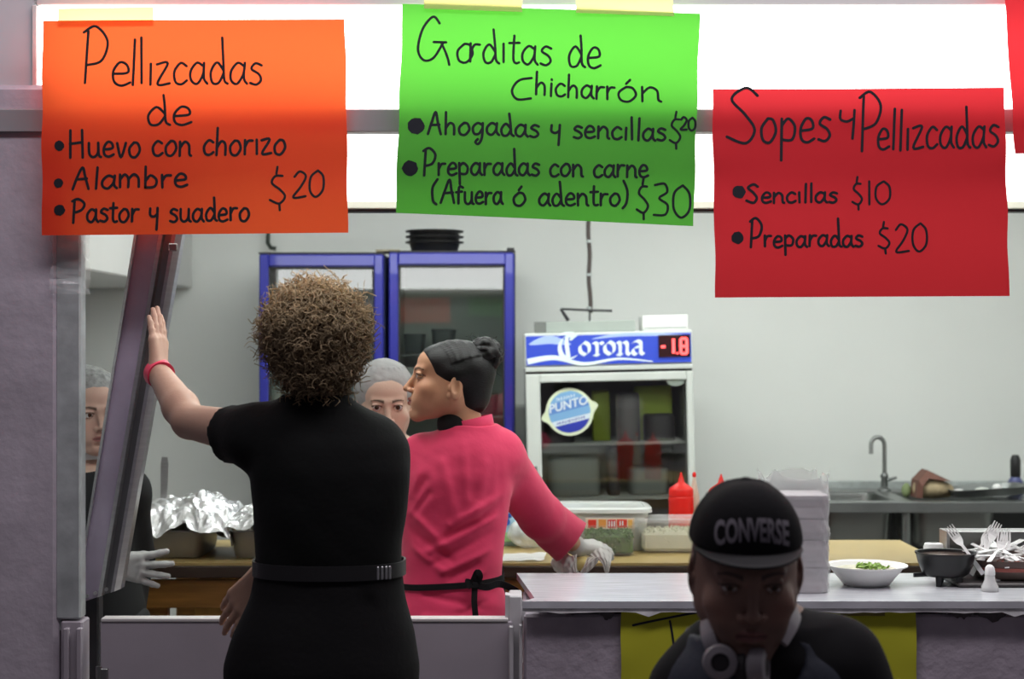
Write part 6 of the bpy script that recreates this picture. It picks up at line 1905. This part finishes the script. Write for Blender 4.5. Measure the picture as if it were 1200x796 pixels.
for pts, wd in (([(kx, ky, kz), (kx + .012, ky - .012, kz + .022), (kx + .006, ky - .014, kz + .034), (kx - .004, ky - .006, kz + .012)], .016),
                ([(kx, ky, kz), (kx + .030, ky - .008, kz - .004), (kx + .062, ky + .006, kz + .002), (kx + .098, ky + .030, kz - .016), (kx + .112, ky + .04, kz - .030)], .017),
                ([(kx, ky, kz), (kx - .002, ky - .006, kz - .04), (kx + .002, ky - .006, kz - .09), (kx + .001, ky - .004, kz - .150)], .015),
                ([(kx, ky, kz), (kx - .020, ky - .010, kz + .012), (kx - .010, ky - .012, kz - .006)], .012)):
    q = loop(pts, wd); mb.add(q.v, q.f)
mb.build('apron_bow', M_ap, tB, world=True)
ap = [torso([(zB(1000), xB(527), YB2 + .02, .165, .135), (zB(760), xB(527), YB2 + .02, .166, .134), (zB(690), xB(526), YB2 + .018, .146, .118), (zB(660), xB(526), YB2 + .018, .140, .116)], k=.01)]
ap.append(P(lambda X, Y, Z: (YB2 + .012) - Y + 0 * Z, (-2, 3, 0), (2, 6, 2), 0, 'c')); ap[-1].fn = lambda X, Y, Z: -((YB2 + .0) - Y) * 1.0
garment('apron', ap, M_ap, tB, .008)
trB = []
for hx in (505, 557): trB += [cap((xB(hx), YB2, zB(790)), (xB(hx), YB2 + .02, .50), .095, .068, k=.04), cap((xB(hx), YB2 + .02, .5), (xB(hx), YB2 - .02, .09), .068, .058, k=.02)]
garment('trousers', trB, M_ap, tB, .010)
# gloves
M_glove = mat('white_latex', (.74, .75, .72), rough=.5, transl=.15, bump=.15, bscale=50)
garment('glove', hand_prims(hdR, grow=.0016, **cvR) + [cap(wR - (wR - eR).normalized() * .012, wR + (wR - eR).normalized() * .02, .029, .024, k=.01), wobble(.0010, 120, 3)], M_glove, tB, .0026)
# folded cloth with dough in the hand
t = thing('held_cloth', 'white cloth wrapped around a yellow dough ball in the gloved hand', 'cloth', W(680, 662, 4.840))
bk = [ell(W(681, 661, 4.855), (.036, .022, .020), k=.01), wobble(.003, 80, 2)]
blob('dough', [(bk, None, None, .004, None)], mat('yellow_dough', (.88, .74, .30), rough=.6), t)
def sheet(name, ctrl, m, par, seed, amp=.006, nu=28, nv=18):
    """bilinear-bicubic sheet through a grid of control points (rows)"""
    rows = [spline(r_, nu // (len(r_) - 1)) for r_ in ctrl]
    k = len(rows[0]); vs = []; cols_ = []
    for i in range(k): cols_.append(spline([r_[i] for r_ in rows], nv // (len(rows) - 1)))
    m_ = len(cols_[0]); rn = random.Random(seed)
    for i in range(k):
        for j in range(m_):
            p = cols_[i][j]; a = amp * math.sin(i * .9 + j * .35 + seed) + amp * .6 * math.sin(j * 1.2 - i * .4)
            vs.append(p + Vector((a * .4, a, a * .3)))
    fs = [(i * m_ + j, (i + 1) * m_ + j, (i + 1) * m_ + j + 1, i * m_ + j + 1) for i in range(k - 1) for j in range(m_ - 1)]
    mb = MB().add(vs, fs)
    n0 = len(vs); mb.add([v + Vector((0, .002, 0)) for v in vs], [f_[::-1] for f_ in fs])
    return mb.build(name, m, par, smooth=True, world=True)
M_cl = mat('white_cotton_cloth', (.90, .90, .86), rough=.85, transl=.15)
q = lambda x, y, Y: W(x, y, Y)
sheet('cloth', [[q(648, 652, 4.870), q(656, 646, 4.840), q(668, 650, 4.810), q(676, 656, 4.820)], [q(646, 660, 4.880), q(655, 662, 4.830), q(664, 664, 4.810), q(672, 668, 4.820)], [q(652, 672, 4.890), q(660, 674, 4.850), q(668, 674, 4.820), q(676, 674, 4.820)]], M_cl, t, 1, .003)
sheet('cloth', [[q(664, 660, 4.825), q(670, 652, 4.820), q(676, 650, 4.820)], [q(666, 668, 4.820), q(672, 668, 4.815), q(678, 670, 4.820)], [q(664, 676, 4.830), q(680, 678, 4.820), q(692, 676, 4.830)]], M_cl, t, 2, .002)
sheet('cloth_corner', [[q(692, 650, 4.820), q(702, 642, 4.820), q(714, 643, 4.830)], [q(700, 656, 4.810), q(706, 650, 4.810), q(717, 650, 4.830)], [q(706, 662, 4.810), q(711, 660, 4.810), q(716, 660, 4.820)], [q(710, 674, 4.820), q(712, 672, 4.820), q(714, 670, 4.820)]], M_cl, t, 5, .0015)
t.location.y -= .0
sheet('cloth', [[q(676, 676, 4.830), q(690, 670, 4.820), q(700, 660, 4.820)], [q(684, 664, 4.820), q(693, 658, 4.810), q(704, 652, 4.810)], [q(688, 654, 4.830), q(698, 650, 4.820), q(708, 645, 4.820)]], M_cl, t, 7, .002)

# ===== hairnet builder
M_net = mat('white_hairnet', (.50, .51, .50), rough=.7, transl=.25, alpha=.94, bump=.4, bscale=70)
def hairnet(M, parent, m, front=(.0, -.115, -.030), fr=(.10, .080, .085), puff=1.0, seed=1):
    hair = [ell((0, .026, .036), (.079, .098, .086), M=M, k=.006), ell((0, -.100, -.024), (.072, .075, .090), M=M, k=.008, op='-'), ell((0, .02, -.10), (.12, .12, .06), M=M, k=.01, op='-')]
    blob('hair', [(hair, None, None, .0035, None)], mat('dark_hair_under_net', (.030, .020, .016), rough=.6), parent)
    net = [ell((0, .030, .048), (.090 * puff, .108 * puff, .093 * puff), M=M, k=.006), ell(front, fr, M=M, k=.006, op='-'), ell((0, .02, -.105), (.14, .14, .085), M=M, k=.01, op='-')]
    for k in range(22):
        a = k * 2 * math.pi / 22
        d = Vector((math.cos(a) * .085 * puff, math.sin(a) * .103 * puff, .0))
        net.append(cap(Vector((0, .03, .052)) + d * .99 + Vector((0, 0, -.02)), Vector((0, .03, .052)) + d * .72 + Vector((0, 0, .066)), .0035, .001, k=.006, M=M))
    net.append(wobble(.0022, 75, seed, n=6))
    blob('hairnet', [(net, None, None, .0032, None)], m, parent)

def simple_person(label, M, Y, cx_, skin, zsh, shw, hipw, arms, shirt_m, trouser_m, lips, brows, headk={}, facehi=.0024, feet=.0, look=(0, 0), iris=(.05, .025, .012), zsh_off=0, stub=0.0, skname='skin'):
    t = thing('person', label, 'person', (cx_, Y, 0))
    zh = .52 * (M.translation.z + .12)
    neck = M @ Vector((0, .022, -.075))
    core = [torso([(zh - .06, cx_, Y, hipw, .11), (zh + .05, cx_, Y, hipw, .11), (zh + .20, cx_, Y, hipw * .80, .092), (zsh - .12, cx_, Y, shw * .78, .095), (zsh - .03, cx_, Y, shw * .75, .085), (zsh + .03, cx_, Y, .07, .06)], k=.03),
            cap((cx_, Y + .01, zsh), neck, .058, .050, k=.03)]
    fine = []; sleeves = []; hands = []
    for sgn, (el_, wr_, hd, pl, crv, sc_) in zip((-1, 1), arms):
        sh_ = Vector((cx_ + sgn * (shw - .045), Y, zsh - .035)); el_ = Vector(el_); wr_ = Vector(wr_)
        core += [cap(sh_, (cx_ + sgn * .04, Y, zsh - .02), .052, .058, k=.04)] + arm_prims(sh_, el_, wr_, .9)
        H_ = hand_frame(wr_, hd, pl, thumb_left=(sgn > 0)); 
        if crv.get('flip'): H_ = hand_frame(wr_, hd, pl, thumb_left=not (sgn > 0))
        c2_ = {k: v for k, v in crv.items() if k != 'flip'}
        hp2 = hand_prims(H_, s=sc_, **c2_); l_, h_ = hand_box(H_, sc_); fine.append((hp2, l_, h_, .0030)); hands.append((H_, c2_, sc_, wr_, el_))
        sleeves += [cap(sh_, el_, .062, .050, k=.03), cap(el_, el_.lerp(wr_, .9), .050, .040, k=.02), cap(sh_, (cx_ + sgn * .05, Y, zsh - .03), .064, .07, k=.04)]
    hl, hh = M.translation + Vector((-.125, -.13, -.13)), M.translation + Vector((.125, .13, .135))
    legs = leg_prims((cx_ - .085, Y, zh), (cx_ - .09, Y - .02, .48), (cx_ - .09, Y + .02, .09), .95, toe=(cx_ - .10, Y - .14, .045)) + leg_prims((cx_ + .085, Y, zh), (cx_ + .09, Y - .02, .48), (cx_ + .09, Y + .02, .09), .95, toe=(cx_ + .10, Y - .14, .045))
    build_body('body', core + legs, [(head_prims(M, **headk), hl, hh, facehi)] + fine, skinmat(skname), t, head_colors(M, skin, lips, brows, stub), h=.011)
    add_eyes(M, t, look=look, iris=iris)
    sh = [torso([(zh - .02, cx_, Y, hipw + .018, .130), (zh + .05, cx_, Y, hipw + .018, .130), (zh + .20, cx_, Y, hipw * .80 + .02, .112), (zsh - .12, cx_, Y, shw * .80 + .012, .112), (zsh - .03, cx_, Y, shw * .78, .098), (zsh + .022, cx_, Y, .080, .070)], k=.03)] + sleeves + [wobble(.006, 16, int(abs(cx_) * 100) + 2, n=8)]
    garment('shirt', sh, shirt_m, t, .0095)
    tr2 = [torso([(zh - .10, cx_, Y, hipw + .01, .120), (zh + .04, cx_, Y, hipw + .015, .126)], k=.03)]
    for s_ in (-1, 1): tr2 += [cap((cx_ + s_ * .085, Y, zh), (cx_ + s_ * .09, Y - .02, .50), .095, .066, k=.04), cap((cx_ + s_ * .09, Y - .02, .5), (cx_ + s_ * .09, Y + .02, .09), .068, .056, k=.02)]
    garment('trousers', tr2, trouser_m, t, .012)
    return t, hands

# ===== 3. woman with white hairnet between the two others
YC2 = 4.93
MC = head_matrix(W(451, 476, YC2), R(10), R(3), 0, .965)
cxC = px(452, YC2)
tC, hC = simple_person('woman with pale face and white hairnet looking out between the two others', MC, YC2 + .02, cxC, (.66, .46, .345), pz(530, YC2), .17, .15,
    [((cxC - .20, YC2 + .02, .99), (cxC - .19, YC2 - .10, .80), (0, -.3, -1), (1, 0, 0), dict(curl=(.3, .3, .3, .3)), .9), ((cxC + .20, YC2 + .02, .99), (cxC + .19, YC2 - .10, .80), (0, -.3, -1), (-1, 0, 0), dict(curl=(.3, .3, .3, .3)), .9)],
    mat('black_work_shirt', (.014, .016, .018), rough=.8), mat('dark_trousers', (.014, .014, .016), rough=.8), (.48, .20, .18), (.030, .018, .012), headk=dict(lids=.0054), facehi=.0024, look=(R(-6), 0), iris=(.06, .05, .03), skname='skin_pale')
hairnet(MC, tC, M_net, front=(0, -.118, -.034), fr=(.130, .086, .108), puff=1.0, seed=4)

# ===== 4. woman at the far left behind the steel leaf
YD2 = 4.86
MD = head_matrix(W(106, 485, YD2), R(32), R(2), R(0), .98)
cxD = px(102, 4.84)
wrD = W(130, 664, 4.66)
tD, hD = simple_person('woman in dark clothes with grey hairnet at the far left, one gloved hand showing', MD, 4.84, cxD, (.60, .41, .32), pz(562, 4.86), .155, .145,
    [((cxD - .165, 4.79, 1.02), wrD, W(203, 669, 4.64) - wrD, (0, 1, 0), dict(curl=(.10, .12, .15, .15), spread=.20, thumb=(.25, .9)), .98), ((cxD + .12, 4.93, .99), (cxD + .10, 4.92, .78), (0, -.1, -1), (-1, 0, 0), dict(curl=(.3, .3, .3, .3)), .92)],
    mat('dark_work_shirt', (.011, .012, .013), rough=.8), MATS['dark_trousers'], (.40, .17, .15), (.025, .016, .012), headk=dict(lids=.0045, fat=.002), look=(R(10), 0), skname='skin_left')
hairnet(MD, tD, mat('grey_hairnet', (.34, .36, .35), rough=.7, transl=.2, bump=.6, bscale=90, var=.35, vscale=60), front=(0, -.120, -.034), fr=(.094, .082, .092), puff=.99, seed=9)
H_, c2_, sc_, wr_, el_ = hD[0]
garment('glove', hand_prims(H_, s=sc_, grow=.0016, **c2_) + [cap(wr_ + (el_ - wr_).normalized() * .04, wr_, .031, .027, k=.01)], mat('grey_latex', (.50, .51, .50), rough=.55, transl=.1, bump=.15, bscale=60), tD, .0028)
mb = MB(); band_loop('collar_strip', pz(533, 4.86), .020, MD.translation.x + .01, 4.85, .064, .060, M_net, tD, th=.003, tilt=.004)

# ===== 5. man in the black cap, in front
YE = 2.60
ME = head_matrix(W(874, 672, YE), R(-2), R(9), R(0), 1.03)
cxE = px(899, YE + .06); YE2 = YE + .10
tE = thing('person', 'man in dark cap and headphones sitting with his head bowed in front', 'person', (cxE, YE2, .0))
skE = (.24, .145, .110)
zE = lambda y, Y=YE2: pz(y, Y)
shl, shr = Vector((px(843, YE2), YE2, zE(785))), Vector((px(980, YE2), YE2, zE(778)))
ell_, elr_ = Vector((px(815, YE2) - .035, YE2 - .06, .88)), Vector((px(1015, YE2) + .055, YE2 - .04, .88))
wrl_, wrr_ = Vector((px(850, 2.4), YE2 - .30, .86)), Vector((px(950, 2.4), YE2 - .31, .87))
HL = hand_frame(wrl_, (.6, -.75, .15), (.3, .1, .9), thumb_left=False); HR = hand_frame(wrr_, (-.6, -.75, .15), (-.3, .1, .9), thumb_left=True)
hl5 = hand_prims(HL, curl=(.5, .55, .6, .6)); hr5 = hand_prims(HR, curl=(.5, .55, .6, .6))
SZ5 = .52
coreE = [torso([(SZ5, cxE, YE2 + .10, .165, .13), (SZ5 + .12, cxE, YE2 + .10, .17, .13), (SZ5 + .30, cxE, YE2 + .07, .155, .12), (zE(790), cxE, YE2 + .02, .165, .11), (zE(755), cxE, YE2, .12, .085), (zE(735), cxE, YE2, .07, .06)], k=.03),
         cap((cxE - .004, YE2 + .03, zE(752)), ME @ Vector((0, .030, -.060)), .066, .058, k=.03), cap(shl, (cxE, YE2, zE(756)), .058, .065, k=.04), cap(shr, (cxE, YE2, zE(756)), .058, .065, k=.04)]
coreE += arm_prims(shl, ell_, wrl_, 1.02) + arm_prims(shr, elr_, wrr_, 1.02)
for s_ in (-1, 1):
    hip = Vector((cxE + s_ * .09, YE2 + .08, SZ5 + .07)); kn = Vector((cxE + s_ * .16, YE2 - .34, SZ5 + .07)); an = Vector((cxE + s_ * .16, YE2 - .30, .09))
    coreE += leg_prims(hip, kn, an, 1.0, toe=an + Vector((s_ * .02, -.15, -.045)))
l1, h1 = hand_box(HL); l2, h2 = hand_box(HR)
build_body('body', coreE, [(head_prims(ME, jaw=1.08, lids=.0014, nose=1.15, fat=.002), ME.translation + Vector((-.12, -.135, -.14)), ME.translation + Vector((.12, .14, .14)), .0022), (hl5, l1, h1, .004), (hr5, l2, h2, .004)],
           skinmat('skin_brown'), tE, head_colors(ME, skE, (.22, .10, .09), (.03, .02, .018), .35))
add_eyes(ME, tE, look=(0, R(-14)))
hairE = [ell((0, .026, .020), (.0785, .098, .090), M=ME, k=.006), ell((0, -.105, -.030), (.090, .095, .12), M=ME, k=.008, op='-'), ell((0, .02, -.11), (.14, .13, .06), M=ME, k=.01, op='-')]
blob('hair', [(hairE, None, None, .004, None)], M_bh, tE)
# cap: crown and brim
M_cap = mat('black_cap_cloth', (.011, .011, .012), rough=.85, bump=.2, bscale=160, spec=.2)
crown = [ell((0, .016, .044), (.0845, .104, .094), M=ME, k=.01), ell((0, -.028, .062), (.070, .058, .078), M=ME, k=.02), ell((0, .012, .137), (.010, .010, .006), M=ME, k=.003),
         clip((0, 0, -1), (0, 0, .050), (ME.translation - Vector((.2, .2, .2))), (ME.translation + Vector((.2, .2, .2))), M=ME)]
for k in range(3):
    a = k * math.pi / 3 + math.pi / 2; prev = None
    for q_ in range(17):
        th_ = -1.35 + 2.7 * q_ / 16
        e_ = Vector((math.cos(a) * math.sin(th_) * .0845, math.sin(a) * math.sin(th_) * .104 , math.cos(th_) * .094)) + Vector((0, .016, .044))
        if prev is not None: crown.append(cap(prev, e_, .0016, .0016, k=.002, M=ME, op='+'))
        prev = e_
capo = blob('cap', [(crown[:3] + crown[4:] + [crown[3]], None, None, .0028, None)], M_cap, tE)
mb = MB(); nb = 30; rows_ = 8; vs = []
for j in range(rows_ + 1):
    f_ = j / rows_
    for i in range(nb + 1):
        a = -1.18 + 2.36 * i / nb
        rx, ry = .0835, .0865
        x = math.sin(a) * rx * (1 - .02 * f_); y0 = -math.cos(a) * ry + .004
        ext = .056 * f_ * (math.cos(a * 1.18) ** .8 if abs(a) < 1.33 else 0)
        vs.append(ME @ Vector((x * (1 + .02 * f_), y0 - ext, .055 - .10 * ext - .7 * x * x * (1 + 0 * f_))))
W_ = nb + 1; fs = [(j * W_ + i, j * W_ + i + 1, (j + 1) * W_ + i + 1, (j + 1) * W_ + i) for j in range(rows_) for i in range(nb)]
vs2 = [v - (ME.to_3x3() @ Vector((0, 0, .0035))) for v in vs]; n0 = len(vs)
mb.add(vs + vs2, fs + [tuple(q_ + n0 for q_ in f_[::-1]) for f_ in fs] + [(rows_ * W_ + i, rows_ * W_ + i + 1, n0 + rows_ * W_ + i + 1, n0 + rows_ * W_ + i) for i in range(nb)])
mb.build('brim', mat('dark_grey_brim', (.006, .006, .007), rough=.6), capo, smooth=True, world=True)
# arched lettering on the crown
Vt, Ft = fonttext('CONVERSE', .039, .0013)
bm_me = capo.data; capw = np.array([capo.matrix_world @ v.co for v in []]) if False else None
vv = [Matrix.Translation(tE.location) @ v.co for v in bm_me.vertices]
bvh = BVHTree.FromPolygons([tuple(v) for v in vv], [tuple(p.vertices) for p in bm_me.polygons])
wtx = max(v[0] for v in Vt) - min(v[0] for v in Vt)
import bmesh
bm = bmesh.new(); bl = [bm.verts.new((v[0], v[1], 0)) for v in Vt]
for f_ in Ft:
    try: bm.faces.new([bl[i] for i in f_])
    except ValueError: pass
bmesh.ops.triangulate(bm, faces=bm.faces[:])
for _ in range(2):
    bmesh.ops.subdivide_edges(bm, edges=[e for e in bm.edges if e.calc_length() > .006], cuts=1)
bmesh.ops.triangulate(bm, faces=bm.faces[:])
inv = tE.matrix_world.inverted() if False else Matrix.Translation(-tE.location)
for v in bm.verts:
    u = v.co.x / (wtx / 2); stretchy = 1.18 - .10 * (1 - abs(u))
    lx = u * .0535; lz = .0770 + v.co.y * stretchy + .0105 * (1 - u * u) 
    o_ = ME @ Vector((lx, -.25, lz)); d_ = (ME.to_3x3() @ Vector((0, 1, 0))).normalized()
    hit = bvh.ray_cast(o_, d_)
    p = hit[0] - d_ * .0016 if hit[0] is not None else ME @ Vector((lx, -.09, lz))
    v.co = inv @ p
me = bpy.data.meshes.new('cap_lettering'); bm.to_mesh(me); bm.free(); me.materials.append(mat('grey_embroidery', (.24, .225, .25), rough=.8))
o = bpy.data.objects.new('cap_lettering', me); C.objects.link(o); 
o.parent = capo
# clothes
M_tee2 = mat('black_tee_front', (.012, .012, .013), rough=.85, spec=.2)
M_vest = mat('navy_quilted_vest', (.026, .032, .048), rough=.7, bump=.3, bscale=60)
tee5 = [torso([(SZ5 - .0, cxE, YE2 + .10, .185, .150), (SZ5 + .12, cxE, YE2 + .10, .188, .150), (SZ5 + .30, cxE, YE2 + .07, .172, .138), (zE(790), cxE, YE2 + .02, .180, .128), (zE(752), cxE, YE2, .130, .10), (zE(735), cxE, YE2 + .004, .085, .075)], k=.03)]
for sh_, e5 in ((shl, ell_), (shr, elr_)):
    tee5 += [cap(sh_, (cxE, YE2, zE(766)), .068, .074, k=.04), cap(sh_, sh_.lerp(e5, .72), .068, .062, k=.03)]
tee5.append(wobble(.006, 15, 4, n=8))
garment('t_shirt', tee5, M_tee2, tE, .0085)
ve = [torso([(SZ5 + .10, cxE, YE2 + .09, .196, .162), (SZ5 + .30, cxE, YE2 + .07, .182, .150), (zE(800), cxE - .012, YE2 + .015, .158, .142), (zE(765), cxE - .012, YE2, .135, .118), (zE(740), cxE - .012, YE2, .104, .092)], k=.02, exp=2.6),
      ell((cxE - .004, YE2 - .10, zE(758)), (.048, .07, .055), k=.01, op='-')]
for k in range(5): ve.append(cap((cxE - .2, YE2 - .15, zE(775) - .07 * k), (cxE + .2, YE2 - .15, zE(775) - .07 * k), .004, .004, k=.01, op='-'))
ve.append(wobble(.004, 22, 6, n=6))
garment('vest', ve, M_vest, tE, .008)
tr5 = []
for s_ in (-1, 1):
    hip = Vector((cxE + s_ * .09, YE2 + .08, SZ5 + .075)); kn = Vector((cxE + s_ * .16, YE2 - .34, SZ5 + .07)); an = Vector((cxE + s_ * .16, YE2 - .30, .10))
    tr5 += [cap(hip, kn, .098, .072, k=.04), cap(kn, an, .072, .055, k=.03)]
garment('trousers', tr5, M_tee2, tE, .011)
# headphones round the neck
hp = thing('headphones', 'pale grey headphones hanging around the neck of the man in the cap', 'headphones', Vector((px(870, 2.5), 2.5, zE(775, 2.5))))
M_hp = mat('pale_headphone_plastic', (.30, .285, .30), rough=.4); M_hpd = mat('dark_cushion', (.03, .028, .03), rough=.7)
YH = 2.545
pts = [W(838, 764, YH), W(830, 742, YH + .01), W(829, 718, YH + .06), W(842, 700, YH + .14), W(880, 694, YH + .19), W(915, 697, YH + .15), W(931, 712, YH + .07), W(927, 730, YH + .025), W(915, 752, YH)]
bp_ = spline(pts, 6)
mb = MB(); n_ = len(bp_)
for i, p in enumerate(bp_):
    t_ = (bp_[min(i + 1, n_ - 1)] - bp_[max(i - 1, 0)]).normalized()
    c0 = Vector((cxE, YE2, p.z)); out_ = (p - c0); out_ = (out_ - t_ * out_.dot(t_)).normalized(); s_ = t_.cross(out_).normalized()
    f_ = abs(i / (n_ - 1) - .5) * 2; wd = .011 + .004 * (1 - f_)
    for a_, b_ in ((-1, -1), (1, -1), (1, 1), (-1, 1)): mb.v.append(tuple(p + s_ * a_ * wd + out_ * b_ * .004))
for i in range(n_ - 1):
    for k in range(4): mb.f.append((i * 4 + k, i * 4 + (k + 1) % 4, (i + 1) * 4 + (k + 1) % 4, (i + 1) * 4 + k))
mb.f += [(3, 2, 1, 0), tuple(range(n_ * 4 - 4, n_ * 4))]; mb.m = [0] * len(mb.f)
mb.build('headband', M_hp, hp, smooth='auto', world=True)
def cup(c_, aim, r_, name='ear_cup'):
    T_ = Matrix.Translation(c_) @ Vector(aim).to_track_quat('Z', 'Y').to_matrix().to_4x4()
    m1 = MB(); m1.lathe([(0, -.012), (r_ * .8, -.012), (r_, -.006), (r_, .008), (r_ * .92, .014), (r_ * .55, .016), (r_ * .50, .012)], 40, M=T_); o_ = m1.build(name, M_hp, hp, smooth='auto', world=True)
    m1 = MB(); m1.lathe([(r_ * .50, .0125), (r_ * .42, .0150), (0, .0150)], 32, M=T_); m1.build('dark_centre', M_hpd, o_, smooth='auto', world=True)
    m1 = MB(); m1.lathe([(0, -.030), (r_ * .7, -.030), (r_ * .92, -.024), (r_ * .95, -.014), (r_ * .8, -.0125)], 36, M=T_); m1.build('cushion', M_hpd, o_, smooth='auto', world=True)
cup(W(844, 776, YH - .015), (-.12, -1, .1), .0262)
cup(W(887, 782, YH - .012), (.93, -.35, .05), .030)
cup_ = None
# the phone he looks at, below the frame, and the stool he sits on
st_ = thing('stool', 'dark round stool under the man in the cap', 'stool', (cxE, YE2 + .10, 0))
MB().lathe([(0, SZ5 - .045), (.165, SZ5 - .045), (.175, SZ5 - .03), (.17, SZ5 - .004), (0, SZ5 - .002)], 36).build('seat', M_black, st_, smooth='auto')
for a in (45, 135, 225, 315):
    c_, s_ = math.cos(R(a)), math.sin(R(a)); MB().tube([(c_ * .11, s_ * .11, SZ5 - .045), (c_ * .19, s_ * .19, 0)], .013, 10).build('leg', M_steeld, st_, smooth='auto')
mb = MB(); mb.tube([(math.cos(R(a)) * .165, math.sin(R(a)) * .165, .18) for a in range(0, 360, 20)], .008, 8, closed=True); mb.build('foot_ring', M_steeld, st_, smooth=True)
